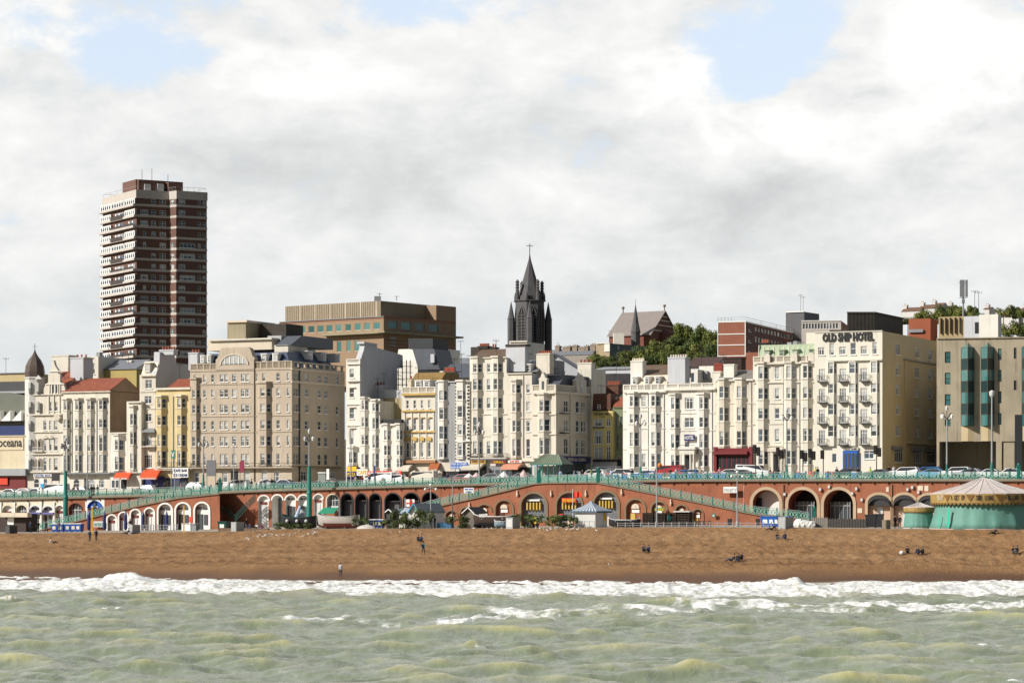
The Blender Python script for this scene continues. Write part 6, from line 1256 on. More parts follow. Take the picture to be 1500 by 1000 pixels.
# far houses on the skyline
FW = stucco('far_white_render', (.60, .58, .55)); FR_ = mat('far_brown_tile', (.16, .09, .06), .85, .2)
hl = [(1320, 1347, 450.5, 456, 470), (1345, 1373, 446.5, 452, 470), (1362, 1380, 444, 450, 470), (1386, 1396, 447, 452, 468), (1440, 1449, 450, 453, 470), (1462, 1492, 458, 464, 478), (1476, 1500, 452, 457, 478), (1495, 1530, 448, 455, 480)]
labs = ['brown roofed house at the far end of the skyline row', 'white gabled house in the middle of the far skyline row', 'white gabled house topmost in the far skyline row', 'tiny far house peeping beside the skyline trees', 'pale far house between two clumps of skyline trees', 'low white far house beside the bushy crown over the hotel roof', 'grey gabled far house near the corner of the skyline', 'far house with tall chimney at the skyline edge']
for (x0, x1, yr, ye, yb_), lb in zip(hl, labs):
    b = Bld('far_house', lb, x0, x1, ye, FW, D=1300, ang=30, base=yb_, depth=9, group='far houses on the skyline'); b.done(); b.pitch(yr, ye, FR_, FW); b.chim(x0+3, x0+8, yr-4, yr+4, 3, 5, FW, 2, POT, 6)
# ================================================================== trees on the hill, bushes
def leaf_mat(name, col):
    m = bpy.data.materials.new(name); m.use_nodes = True; t = NT(m.node_tree); b = t.n['Principled BSDF']; b.inputs['Roughness'].default_value = .7; b.inputs['Specular IOR Level'].default_value = .2
    pos = t.add('ShaderNodeNewGeometry').outputs['Position']; n = t.noise(pos, .35, 3); c = t.mix(t.smooth(n, .35, .65), tuple(k*.55 for k in col), tuple(min(1, k*1.5) for k in col)); t.put(b, 'Base Color', c); MATS[name] = m; return m
LF = [leaf_mat('elm_leaves', (.11, .13, .028)), leaf_mat('olive_leaves', (.14, .15, .035)), leaf_mat('dark_leaves', (.065, .09, .024)), leaf_mat('tamarisk_leaves', (.07, .09, .03))]
BARK = mat('bark', (.08, .06, .045), .9, .2)
def crown_mesh(seed, w, h, n, leaf, m, lobes=9, flat=.6):
    r = random.Random(seed); v = []; f = []
    L = [(r.uniform(-.5, .5)*w, r.uniform(-.5, .5)*w*flat, h*r.uniform(.25, .8), w*r.uniform(.16, .30)) for _ in range(lobes)]
    for i in range(n):
        cx_, cy_, cz_, rr = r.choice(L); d = Vector((r.gauss(0, 1), r.gauss(0, 1), r.gauss(0, 1))).normalized(); k = rr*r.uniform(.6, 1.06)
        p = Vector((cx_, cy_, cz_))+Vector((d.x, d.y, d.z*.75))*k
        if p.z < .1*h: p.z = .1*h+r.random()*.1*h
        a = (d+Vector((r.uniform(-.6, .6), r.uniform(-.6, .6), r.uniform(-.2, .8)))).normalized(); u = a.orthogonal().normalized(); w_ = a.cross(u); s = leaf*r.uniform(.6, 1.3); b = len(v)
        v += [p-u*s-w_*s*.6, p+u*s-w_*s*.6, p+u*s*.7+w_*s*.7, p-u*s*.7+w_*s*.7]; f.append((b, b+1, b+2, b+3))
    me = bpy.data.meshes.new('crown'); me.from_pydata([tuple(p) for p in v], [], f); me.materials.append(m); me.update(); return me
def trunk_mesh(h, w, limbs=5, seed=0):
    r = random.Random(seed); mb = MB(); mb.bar((0, 0, -6), (0, 0, h*.35), w, n=7, r2=w*.7)
    for i in range(limbs): a = r.uniform(0, 6.28); mb.bar((0, 0, h*.3), (cos(a)*h*.28, sin(a)*h*.2, h*r.uniform(.55, .8)), w*.5, n=5, r2=w*.12)
    return mb.mesh('trunk', BARK)
CR = [crown_mesh(i, 11, 9, 2600, .34, LF[i % 3], 10) for i in range(6)]; TRK = [trunk_mesh(9, .35, seed=i) for i in range(3)]
def tree(px, py_top, py_bot, D, wpx, i, label, group, cr=None):
    s_ = D/F; hgt = (py_bot-py_top)*s_; root = thing('tree', label, 'tree', ((px-CX)*s_, D, ZC+(HY-py_bot)*s_), group)
    c = place('crown', (cr or CR)[i % 6], root, (0, 0, 0), (i*1.3) % .8-.4, False); c.scale = (wpx*s_/11, wpx*s_/11*.9, hgt/9)
    t_ = place('trunk', TRK[i % 3], root, (0, 0, 0), i, False); t_.scale = (hgt/9, hgt/9, hgt/9); return root
tl = [(868, 521, 538, 820, 26), (884, 517, 538, 830, 26), (899, 519, 538, 818, 26), (914, 516, 540, 828, 28), (930, 512, 538, 835, 28), (944, 507, 532, 850, 30), (958, 503, 536, 845, 30), (972, 496, 530, 860, 32), (986, 488, 522, 880, 34), (1000, 474, 508, 900, 34), (1014, 474, 512, 905, 32), (1028, 483, 518, 890, 32),
      (1040, 482, 520, 885, 30), (1052, 486, 520, 900, 26), (1010, 496, 532, 850, 34), (990, 504, 536, 838, 32), (1030, 502, 534, 845, 32), (1048, 503, 538, 840, 30), (972, 512, 542, 825, 28), (1060, 496, 530, 870, 26), (950, 516, 544, 812, 26), (1018, 514, 540, 815, 28), (922, 524, 545, 806, 26), (890, 528, 545, 804, 26)]
lt = ['leafy hillside tree third from the pale block end', 'hillside tree']
for i, (px, y0, y1, D, w_) in enumerate(tl): tree(px, y0-1, y1+4, D, w_, i, 'dark green leafy tree in the mass on the hillside below the brick church', 'trees massed on the hillside')
sk = [(1330, 462, 478, 1150, 24), (1348, 458, 476, 1140, 26), (1365, 452, 474, 1150, 28), (1384, 447, 474, 1160, 28), (1400, 446, 472, 1150, 26), (1416, 450, 474, 1145, 26), (1432, 455, 476, 1150, 22), (1424, 447, 466, 1165, 20), (1470, 450, 466, 1200, 18), (1484, 447, 466, 1210, 20), (1494, 452, 468, 1200, 16)]
for i, (px, y0, y1, D, w_) in enumerate(sk): tree(px, y0, y1+3, D, w_, i+2, 'green rounded tree on the skyline behind the hotel roofs', 'trees on the skyline')
for i, (px, y0, y1, D, w_) in enumerate([(1478, 473, 496, 700, 26), (1494, 470, 496, 705, 28), (1512, 472, 496, 700, 28)]): tree(px, y0, y1+4, D, w_, i+4, 'bushy tree just behind the stained concrete hotel roof', 'trees behind the concrete hotel')
BCR = [crown_mesh(20+i, 2.4, 1.7, 700, .09, LF[3 if i % 2 else 2], 7, .8) for i in range(3)]
for i, (px, w_, h_, lab) in enumerate([(420, 3.2, 1.0, 'low spreading bush under the dark beached boat'), (446, 2.6, .9, 'small scrubby bush beside the red bottomed boat bow'), (529, 2.2, 1.6, 'yellowish bush at the stern of the white and red boat'), (560, 2.4, 1.3, 'low bush between the upturned dinghy and the dark hut'),
        (583, 2.6, 2.4, 'tall bush beside the dark hut'), (597, 2.6, 1.6, 'bush in front of the white beach hut gable'), (621, 2.2, 2.6, 'tall dark bush against the beach hut side wall'), (672, 3.4, 1.7, 'sprawling yellow flowered bush beside the stone hut'), (768, 2.8, 1.9, 'round pale bush beside the grey locker and yellow door'),
        (809, 4.2, 1.8, 'wide low bush between the timber boarded arches'), (839, 1.4, 1.6, 'narrow bush beside the striped kiosk'), (604, 2.0, 1.2, 'small bush at the corner of the beach hut')]):
    p = lowpt(px, CR0+2.5); root = thing('bush', lab, 'bush', p); c = place('crown', BCR[i % 3], root, (0, 0, -.15), i, False); c.scale = (w_/2.4, w_/2.4, h_/1.5)
    t_ = MB(); t_.bar((0, 0, -.1), (.1, 0, h_*.5), .06); place('stem', t_.mesh('stem', BARK), root, (0, 0, 0), 0, False)

# ================================================================== street lamps and poles
GLOBE = paint('pale_lantern_glass', (.75, .75, .70), .2); POLEG = paint('grey_pole_paint', (.30, .31, .31))
def street_lamp(label, px, D0, ybase, ytop, low=False, ylow=None):
    D = Dl(px, D0); s_ = D/F; X0 = (px-CX)*s_; zb = (zlow(px) if low else zdeck(px)+.05); zt = ZC+(HY-ytop)*s_; root = thing('street_lamp', label, 'street lamp', (X0, D, zb), 'ornate street lamps along the front')
    zg = ZC+(HY-(ylow if ylow else ybase))*s_; mb = MB()
    r_ = .42 if low else .22
    mb.lathe((X0, D, zb), [(r_*1.5, 0), (r_*1.5, .5), (r_, .8), (r_*.9, (zg-zb)*.55), (r_*1.15, (zg-zb)*.56), (r_*.75, (zg-zb)*.6), (r_*.6, zg-zb), (r_*.8, zg-zb+.05)], 12); mb.build('base', TEAL if not low else mat('bright_teal_paint', (.02, .19, .15), .5, .1, 2), root)
    mb = MB(); mb.bar((X0, D, zg), (X0, D, zt-1.5), .13, n=8, r2=.08); mb.build('pole', POLEG, root)
    br_ = MB(); br_.bar((X0, D, zt-1.6), (X0, D, zt), .05)
    for k_ in range(4):
        a = R(45+90*k_); e = Vector((X0+cos(a)*.85, D+sin(a)*.85, zt-1.0)); br_.bar((X0, D, zt-1.9), e, .05); br_.bar(e, e+Vector((0, 0, -.25)), .04)
        g = MB(); g.lathe(tuple(e+Vector((0, 0, -.85))), [(.08, 0), (.17, .1), (.24, .5), (.1, .62), (.03, .75)], 8); g.build('lantern', GLOBE if k_ % 2 else GREYW, root)
    g = MB(); g.lathe((X0, D, zt-.75), [(.08, 0), (.17, .1), (.24, .5), (.1, .62), (.03, .85)], 8); g.build('lantern', GREYW, root); br_.build('bracket', BLACK, root)
street_lamp('ornate lamp on a thick teal base beside the blue topped arch', 96, W0-4, 688, 640, True, 690)
street_lamp('ornate lamp on a thick teal base between the beached boats', 453, W0-4, 682, 628, True, 683)
street_lamp('ornate lamp before the gabled tan hotel beside the grey signboard', 298, W0+3, 695, 637)
street_lamp('ornate lamp before the tall cream terrace and its grill shop', 702, W0+3, 700, 618); street_lamp('ornate lamp in front of the first white terraced house with dormers', 938.5, W0+3, 684, 605)
street_lamp('ornate lamp in front of the copper roofed house', 1152.5, W0+3, 682, 597); street_lamp('ornate lamp where the cream hotel meets the stained concrete hotel', 1387, W0+3, 680, 594)
for px, D0, yt, lab, lowq in ((128, W0+3, 652, 'plain grey pole before the four bayed cream house', 0), (514, W0+3, 637, 'plain pale pole beside the slim white corner house', 0), (962, CR0+6, 627, 'tall plain grey pole standing on the beach promenade', 1), (342.5, W0+3, 652, 'slim lamp pole with a single globe before the tan hotel door', 0), (631, CR0+4, 711, 'short grey lamp pole with globes behind the beach hut', 1),
        (1080, CR0+9, 692, 'slender pole with small globes rising from the beach promenade', 1), (663, CR0+7, 700, 'thin dark pole beside the stone hut', 1)):
    D = Dl(px, D0); s_ = D/F; X0 = (px-CX)*s_; zb = zlow(px) if lowq else zdeck(px); zt = ZC+(HY-yt)*s_; root = thing('lamp_pole', lab, 'pole', (X0, D, zb)); mb = MB(); mb.bar((X0, D, zb), (X0, D, zt), .12, n=8, r2=.07); mb.lathe((X0, D, zb), [(.22, 0), (.2, .6), (.12, .8)], 8); mb.build('pole', POLEG, root)
    if px in (342.5, 1080, 631):
        g = MB(); g.ball((X0, D, zt+.1), .2)
        for sg in ((-1, 1) if px != 342.5 else ()): g.ball((X0+sg*.75, D, zt-.5), .2); g.bar((X0, D, zt-.2), (X0+sg*.75, D, zt-.45), .04)
        g.build('globe', WHITE, root)
D = Dl(1453, W0+4); s_ = D/F; X0 = (1453-CX)*s_; root = thing('lamp_pole', 'tall grey column with one boxy lantern before the teal oriels', 'pole', (X0, D, zdeck(1453))); zt = ZC+(HY-582)*s_
mb = MB(); mb.bar((X0, D, zdeck(1453)), (X0, D, zt), .16, n=8, r2=.1); mb.build('pole', POLEG, root); mb = MB(); mb.lathe((X0, D, zdeck(1453)), [(.3, 0), (.24, 2), (.16, 2.4)], 8); mb.build('base', TEAL, root); mb = MB(); mb.lathe((X0, D, zt), [(.12, 0), (.35, .3), (.4, .8), (.1, 1.0)], 8); mb.build('lantern', GREYW, root)
# phone mast
D = 452.0; s_ = D/F; q_ = lambda p_, y_: Vector(((p_-CX)*s_, D, ZC+(HY-y_)*s_)); mast = thing('phone_mast', 'grey phone mast with upright antenna panels on the hotel roofs', 'mast', q_(1411, 488)); mb = MB(); mb.bar(q_(1411, 488), q_(1411, 430), .14, n=8); mb.bar(q_(1405, 436), q_(1417, 436), .06); mb.bar(q_(1405, 414), q_(1417, 414), .06); mb.build('pole', METAL, mast)
for x in (1407.4, 1411, 1415.6): mb = MB(); p_ = q_(x, 435); mb.box(p_.x-.2, p_.x+.2, p_.y-.3, p_.y-.1, p_.z, q_(x, 410).z); mb.build('antenna_panel', METAL, mast)
mb = MB(); mb.box(q_(1409, 440).x, q_(1413, 440).x, D-.3, D+.3, q_(1411, 444).z, q_(1411, 438).z); mb.build('junction_box', METAL, mast)
# traffic lights
def traffic_light(px, ytop, lab, dbl=True):
    p_ = street(px, W0+6, .1); s_ = p_.y/F; zt = ZC+(HY-ytop)*s_; root = thing('traffic_light', lab, 'traffic light', p_, 'traffic lights outside the hotels'); mb = MB(); mb.bar(p_, (p_.x, p_.y, zt-.8), .07); mb.build('pole', BLACK, root)
    for k_, dx in enumerate((-.12, .42) if dbl else (-.1,)):
        mb = MB(); z0_ = zt-1.15-k_*.35; mb.box(p_.x+dx-.3, p_.x+dx+.22, p_.y-.2, p_.y+.2, z0_, z0_+1.25); h_ = mb.build('signal_head', BLACK, root); mb = MB()
        for j in range(3): mb.ball((p_.x+dx-.04, p_.y-.2, z0_+.25+.36*j), .1, n=6, m=4)
        mb.build('lens', mat('dull_signal_lens', (.08, .05, .03), .3, 0), h_)
for px, y, lab, d_ in ((1107, 652, 'twin headed traffic light beside the dark red pub', 1), (1141, 656, 'twin headed traffic light before the porch of the copper roofed house', 1), (1176, 660, 'twin headed traffic light just past the ornate lamp', 1), (1188, 658, 'twin headed traffic light at the joint of the two hotels', 1), (1206, 660, 'traffic light in front of the first balconies of the lettered hotel', 0), (1284, 653, 'twin headed traffic light at the corner of the lettered hotel', 1)): traffic_light(px, y, lab, d_)

# ================================================================== vehicles
TYRE = mat('tyre_rubber', (.018, .018, .018), .9, 0); CGL = paint('car_glass', (.03, .04, .05), .05); PLATE = paint('headlamp_glass', (.7, .7, .7), .15); TAIL = paint('tail_lamp', (.4, .02, .02), .3)
PROF = {'hatch': (4.0, [(0, .35), (0, .85), (.35, .95), (1.0, 1.0), (1.75, 1.42), (3.2, 1.48), (3.8, 1.02), (3.95, .8), (4.0, .35)], [(1.15, 1.02), (1.82, 1.38), (3.12, 1.42), (3.62, 1.02)], (.75, 3.25)),
        'saloon': (4.5, [(0, .35), (0, .8), (.3, .92), (1.2, .98), (1.95, 1.38), (3.1, 1.4), (3.75, 1.0), (4.4, .95), (4.5, .35)], [(1.35, 1.0), (2.0, 1.33), (3.05, 1.35), (3.6, 1.0)], (.85, 3.6)),
        'suv': (4.5, [(0, .4), (0, 1.0), (.3, 1.1), (1.1, 1.15), (1.8, 1.65), (4.1, 1.7), (4.45, 1.1), (4.5, .4)], [(1.25, 1.15), (1.87, 1.58), (4.0, 1.62), (4.25, 1.15)], (.85, 3.6)),
        'van': (5.2, [(0, .4), (0, 1.0), (.25, 1.15), (.9, 1.25), (1.5, 2.0), (5.1, 2.1), (5.2, .4)], [(.98, 1.28), (1.55, 1.92), (4.9, 1.95), (4.9, 1.28)], (.95, 4.2))}
CARM = {}
def car_parts(kind, colm):
    if (kind, colm.name) in CARM: return CARM[(kind, colm.name)]
    L, prof, gl, wh = PROF[kind]; W_ = .86 if kind != 'van' else .98; mb = MB(); n = len(prof)
    def ring(y, k_): return [(x-L/2, y*(1 if z < 1.02 else k_), z) for x, z in prof]
    sides = [ring(-W_, .82), ring(W_, .82)]; b = 0; mb.v = sides[0]+sides[1]; mb.f = [tuple(range(n)), tuple(range(2*n-1, n-1, -1))]+[((i+1) % n, i, n+i, n+(i+1) % n) for i in range(n)]; mb.m = [0]*len(mb.f); mb.sm = [False]*len(mb.f)
    body = mb.mesh('body', colm)
    gm = MB(); k_ = .84
    for sg in (-1, 1):
        a = [(x-L/2, sg*(W_*(1 if z < 1.2 and kind != 'suv' and z < 1.1 else k_)+.02), z) for x, z in gl]
        if kind == 'van' : a = [(x-L/2, sg*(W_*.84+.02), z) for x, z in gl]
        b_ = [(x, y-sg*.05, z) for x, y, z in a]; gm.hexa(a, b_)
    i0 = [i for i, (x, z) in enumerate(prof) if x <= gl[0][0]][-1]
    def wind(x0, z0, x1, z1): gm.hexa([(x0-L/2, -W_*.74, z0+.03), (x0-L/2, W_*.74, z0+.03), (x1-L/2, W_*.70, z1+.03), (x1-L/2, -W_*.70, z1+.03)], [(x0-L/2+.08, -W_*.74, z0-.02), (x0-L/2+.08, W_*.74, z0-.02), (x1-L/2+.08, W_*.7, z1-.02), (x1-L/2+.08, -W_*.7, z1-.02)])
    (xa, za), (xb, zb) = prof[3], prof[4]; wind(xa+.08, za+.05, xb-.05, zb-.05)
    glass = gm.mesh('window', CGL); wm = MB()
    for a_ in range(12):
        t0, t1 = 2*pi*a_/12, 2*pi*(a_+1)/12; wm.hexa([(0, -.1, 0), (.31*cos(t0), -.1, .31*sin(t0)), (.31*cos(t1), -.1, .31*sin(t1)), (0, -.1, 0)], [(0, .1, 0), (.31*cos(t0), .1, .31*sin(t0)), (.31*cos(t1), .1, .31*sin(t1)), (0, .1, 0)])
    wheel = CARM.get('wheel') or wm.mesh('wheel', TYRE); CARM['wheel'] = wheel
    rm = MB(); rm.box(-.14, .14, -.115, .115, -.14, .14); rim = CARM.get('rim') or rm.mesh('rim', METAL); CARM['rim'] = rim
    hm = MB(); hm.box(-.06, .06, -.18, .18, -.09, .09); hl_ = CARM.get('hl') or hm.mesh('headlight', PLATE); CARM['hl'] = hl_; tm = MB(); tm.box(-.05, .05, -.14, .14, -.14, .14); tl_ = CARM.get('tl') or tm.mesh('tail_light', TAIL); CARM['tl'] = tl_
    CARM[(kind, colm.name)] = (body, glass, wheel, rim, hl_, tl_, L, W_, wh); return CARM[(kind, colm.name)]
CC = {n: paint('car_'+n, c, .25) for n, c in dict(white=(.75, .75, .74), silver=(.42, .43, .45), black=(.02, .02, .025), navy=(.02, .04, .12), blue=(.03, .13, .42), red=(.32, .02, .03), grey=(.12, .125, .13), sky=(.10, .32, .55), cream=(.62, .58, .48)).items()}
def car(px, D0, kind, col, lab, flip=False, name=None):
    body, glass, wheel, rim, hl_, tl_, L, W_, wh = car_parts(kind, CC[col]); p_ = street(px, D0, .1+.35*max(0, (D0-W0-5))/19)
    r = thing('parked_van' if kind == 'van' else 'parked_car', lab, 'van' if kind == 'van' else 'car', p_, 'vehicles along the seafront road', R(-25)+(pi if flip else 0))
    place('body', body, r, (0, 0, 0), 0, False); place('window', glass, r, (0, 0, 0), 0, False)
    for x in wh:
        for sg in (-1, 1): w_ = place('wheel', wheel, r, (x-L/2, sg*(W_-.08), .31), 0, False); q2 = bpy.data.objects.new('rim', rim); COL.objects.link(q2); q2.parent = w_
    for sg in (-1, 1): place('headlight', hl_, r, (-L/2+.02, sg*(W_-.25), .72), 0, False); place('tail_light', tl_, r, (L/2-.02, sg*(W_-.2), .8), 0, False)
C1, C2, C3 = W0+7.5, W0+13, W0+18
for a in [(14, C1, 'saloon', 'silver', 'silver car before the red shop of the nightclub'), (34, C1, 'hatch', 'white', 'white hatchback at the corner of the turreted house'), (52, C1, 'saloon', 'grey', 'dark grey saloon before the turreted house'), (79, C1, 'van', 'white', 'white van parked beside the thick teal lamp'),
          (116, C2, 'hatch', 'black', 'black hatchback before the arched ground floor windows'), (214, C1, 'hatch', 'silver', 'pale hatchback outside the blue seafood shop'), (291, C2, 'hatch', 'white', 'white hatchback at the foot of the lamp by the tan hotel'), (347, C1, 'suv', 'white', 'white estate car outside the tan hotel door'),
          (420, C2, 'saloon', 'navy', 'dark blue saloon at the corner of the tan hotel'), (476, C2, 'hatch', 'black', 'black hatchback in the shade of the tan hotel flank'), (556, C1, 'van', 'white', 'white van before the red restaurant sign'), (575, C1, 'suv', 'white', 'white people carrier before the low railed house'),
          (617, C1, 'van', 'cream', 'cream van before the ornate gold trimmed house'), (636, C2, 'hatch', 'black', 'black hatchback beside the rust awning'), (676, C1, 'hatch', 'red', 'red hatchback below the blue fish sign'), (718, C1, 'hatch', 'grey', 'grey hatchback beside the lamp before the tall cream terrace'), (764, C2, 'saloon', 'grey', 'grey saloon behind the pink awning'),
          (836, C1, 'hatch', 'white', 'white hatchback outside the corner chip shop'), (868, C1, 'suv', 'white', 'white estate car at the edge of the corner chip shop'), (884, C3, 'van', 'grey', 'grey van below the primrose restaurant'), (904, C1, 'hatch', 'white', 'white hatchback in front of the green house'), (921, C1, 'suv', 'white', 'white estate car before the dormered terrace house'),
          (947, C1, 'saloon', 'blue', 'blue saloon beside the lamp of the dormered terrace house'), (977, C2, 'van', 'red', 'dark red people carrier by the tall plain pole'), (1003, C1, 'saloon', 'blue', 'blue saloon before the pillared porch'), (1023, C1, 'hatch', 'silver', 'silver hatchback beyond the pillared porch'), (1067, C1, 'hatch', 'white', 'white hatchback before the dark red pub'),
          (1084, C1, 'saloon', 'black', 'black saloon before the dark red pub'), (1104, C2, 'van', 'white', 'white minibus beside the dark red pub'), (1288, C1, 'saloon', 'grey', 'dark grey saloon at the corner of the lettered hotel'), (1325, C1, 'suv', 'white', 'white estate car below the side wall of the lettered hotel'),
          (1344, C2, 'saloon', 'red', 'white and red saloon behind the white estate'), (1364, C1, 'hatch', 'sky', 'light blue hatchback below the last side windows'), (1357, C2, 'suv', 'blue', 'deep blue car half hidden behind the light blue hatchback'), (1400, C1, 'suv', 'white', 'white estate car just past the ornate lamp by the concrete hotel'), (1418, C1, 'hatch', 'silver', 'silver hatchback before the undercroft'),
          (1434, C2, 'saloon', 'navy', 'navy saloon deep under the undercroft'), (1455, C1, 'saloon', 'white', 'white saloon at the boxy lantern column'), (1488, C1, 'hatch', 'white', 'white hatchback beside the carousel roof'), (1240, C3, 'hatch', 'black', 'black hatchback near the blue hotel entrance'), (396, C2, 'hatch', 'silver', 'silver hatchback before the tan hotel bays')]:
    car(*a, flip=(int(a[0]) % 3 == 0))

# ================================================================== things on the upper promenade
def cyl(mb, c, r, z0, z1, n=10): mb.lathe((c[0], c[1], 0), [(r, z0), (r, z1)], n)
# green roofed shelter
p_ = street(806, W0+3.2, .05); sh_ = thing('shelter', 'seafront shelter with ribbed green hipped roof on slim columns', 'shelter', p_); s_ = p_.y/F; mb = MB(); gz = lambda y: ZC+(HY-y)*s_
fS = Fr(778, Dl(778, W0+1.8)); fS.dref = p_.y
q = [fS.pt(776, 679.5, 0), fS.pt(823, 679.5, 0), fS.back(fS.pt(823, 679.5, 0), 4.4), fS.back(fS.pt(776, 679.5, 0), 4.4)]; t2 = [fS.back(fS.pt(790, 665.5, 0), 1.7), fS.back(fS.pt(811, 665.5, 0), 1.7), fS.back(fS.pt(811, 665.5, 0), 2.7), fS.back(fS.pt(790, 665.5, 0), 2.7)]
mb.hexa(q, t2); SG = mat('ribbed_green_roof', (.14, .18, .12), .6, .15); mb.build('roof', SG, sh_); mb = MB()
for i in range(13):
    a_ = q[0].lerp(q[1], i/12); b_ = t2[0].lerp(t2[1], i/12); mb.bar(a_+Vector((0, -.02, .03)), b_+Vector((0, -.02, .03)), .05)
mb.build('roof_rib', mat('pale_rib_paint', (.30, .34, .25), .6, .1), sh_); mb = MB(); fS.box(mb, 776, 823, 679.5, 681, .0, .2); mb.build('fascia', TEAL, sh_)
for x in (779, 787, 795, 803, 811, 820): mb = MB(); a_ = fS.pt(x, 681, .3); cyl(mb, a_, .08, p_.z, a_.z); mb.build('column', TEAL, sh_); mb = MB(); a2 = fS.back(a_, 3.8); cyl(mb, a2, .08, p_.z, a_.z); mb.build('column', TEAL, sh_)
mb = MB(); fS.box(mb, 782, 818, 682, 700, 2.1, 2.15); mb.build('glazed_screen', mat('frosted_screen', (.30, .33, .32), .3, .1), sh_)
mb = MB(); fS.box(mb, 784, 816, 698.5, 700, 1.5, 2.0); mb.build('bench', TEAL, sh_)
# signs, information boards, banners, bus shelter
def board(name, label, px, D0, x0, x1, y0, y1, m, legs=True, text=None, tm=None, low=False, cat='sign', rot=25, post=METAL):
    D = Dl(px, D0); f_ = Fr(x0, Dl(x0, D0), rot); f_.dref = D; g = Vector(((px-CX)/F*D, D, zlow(px) if low else zdeck(px)+.05)); r = thing(name, label, cat, g); mb = MB(); f_.box(mb, x0, x1, y0, y1, 0, .12); o = mb.build('panel', m, r)
    if legs:
        for x in ((x0+.5, x1-.5) if x1-x0 > 5 else ((x0+x1)/2,)): mb = MB(); a_ = f_.pt(x, y1, .06); mb.bar(a_, (a_.x, a_.y, g.z), .06); mb.build('post', post, r)
    if text:
        L_ = text if isinstance(text, list) else [text]; hh = (y1-y0)/len(L_)
        for i, tx in enumerate(L_): put_text(o, tx, tm or WHITE, [f_.pt(x0+.5, y0+hh*(i+.85), 0), f_.pt(x1-.5, y0+hh*(i+.85), 0)], hh*.6/F*D, f_.n, .03)
    return r
board('signboard', 'large dark grey double legged signboard beside the ornate lamp', 308, W0+2.5, 302.5, 316, 673.5, 697, mat('dark_signboard', (.13, .13, .14), .6, .1))
board('banner', 'maroon banner hanging on the slim lamp pole', 354, W0+3, 351, 357.5, 675, 691, mat('maroon_cloth', (.22, .03, .06), .8, .1)); board('banner', 'small green and white banner beside the yellow house', 253.5, W0+3, 250.5, 256.5, 659, 671, TEAL, text='V', tm=WHITE)
board('white_post', 'white information post before the turreted house', 61.5, W0+2, 59, 64, 700, 722, WHITE, False); board('blue_notice', 'sky blue notice on the white information post', 61.5, W0+1.8, 59.2, 63.8, 708, 714, paint('sky_blue_panel', (.05, .35, .65)), True)
board('parasol_closed', 'closed navy parasol by the red restaurant sign', 548, W0+3, 546.8, 549.3, 682, 697, NAVY, True, cat='parasol')
bs = board('bus_shelter', 'small glazed bus shelter with white flat roof outside the tan hotel flank', 471, W0+6, 466, 476.5, 692.5, 706, mat('shelter_glass', (.22, .25, .23), .15, .1), False, cat='shelter'); mb = MB(); f_ = Fr(465.5, Dl(465.5, W0+6)); f_.box(mb, 465.5, 477, 691.3, 692.6, -.2, 1.5); mb.build('roof', WHITE, bs)
board('sign_pillar', 'short white advertising pillar beside the bus shelter', 480, W0+5, 478.2, 482, 686.5, 702, WHITE, False)
board('black_flag', 'black ragged banner hanging before the turreted house', 84, W0+8, 75.5, 87, 693, 704, BLACK, True, cat='banner')
board('notice_board', 'white and yellow notice board on the brick wall by the rising railing', 688, W0-1, 679.5, 694, 714, 722, WHITE, False, ['THIS WAY', 'PIER'], BLUE, low=True)
board('notice_board', 'white lettered board on the brick wall below the green railing', 1070, W0-1, 1059.5, 1079.5, 712.5, 721.5, WHITE, False, 'FRUITY', GREYW, low=True)
board('poster_board', 'colourful poster board on the ramp wall beside the yellow post', 144, W0-5.6, 137, 151.5, 763, 771.5, GREYW, False, 'ART BEACH', MATS['mint_green_paint'], low=True)
board('small_sign', 'little green and white sign on the ramp wall past the picnic tables', 1045.5, W0-5.6, 1043, 1048, 752, 757, TEAL, False, '+', WHITE, low=True)
board('orange_sign', 'orange and white board beside the second timber boarded arch', 821, CR0+6, 818, 825, 752, 759, RED, True, 'OPEN', WHITE, low=True)
board('green_sign', 'green board over the arch behind the tall grey pole', 965, W0-5.8, 959, 973.5, 743.5, 748, mat('leaf_green_paint', (.10, .26, .04), .5, .1), False, 'CAFE', YEL, low=True)
board('arch_sign', 'red and gold arched sign over the second timber boarded arch', 833, W0-5.2, 823, 844, 729, 735.5, RED, False, 'FISH MARKET', YEL, low=True)
for px, lab in ((741.5, 'white'),): pass
# cafe parasols and tents on the pavement
def parasol(px, D0, yt, yb_, wpx, m, lab, low=False, closed=False, grp=None):
    D = Dl(px, D0); s_ = D/F; X0 = (px-CX)*s_; g = zlow(px) if low else zdeck(px)+.1; zt, zb = ZC+(HY-yt)*s_, ZC+(HY-yb_)*s_; r = thing('parasol', lab, 'parasol', (X0, D, g), grp); mb = MB(); mb.bar((X0, D, g), (X0, D, zt), .04); mb.build('pole', GREYW, r); mb = MB()
    if closed: mb.lathe((X0, D, 0), [(.12, zb), (.28, zb+.3), (.24, zt-.6), (.05, zt)], 8)
    else: mb.lathe((X0, D, 0), [(wpx*s_/2, zb), (wpx*s_/2*.95, zb+.12), (wpx*s_*.25, zt-(zt-zb)*.4), (.04, zt)], 8)
    mb.build('canopy', m, r)
CANV = mat('cream_canvas', (.66, .60, .50), .8, .1); PKW = mat('pink_white_canvas', (.62, .45, .42), .8, .1)
for px, lab in ((578, 'cream cafe parasol by the red restaurant sign'), (607, 'cream cafe parasol before the ornate gold trimmed house'), (619, 'second cream cafe parasol before the ornate house, near its middle'), (643, 'cream cafe parasol beside the rust awning')): parasol(px, C3+1, 688.5, 693, 13, CANV, lab, grp='cafe parasols')
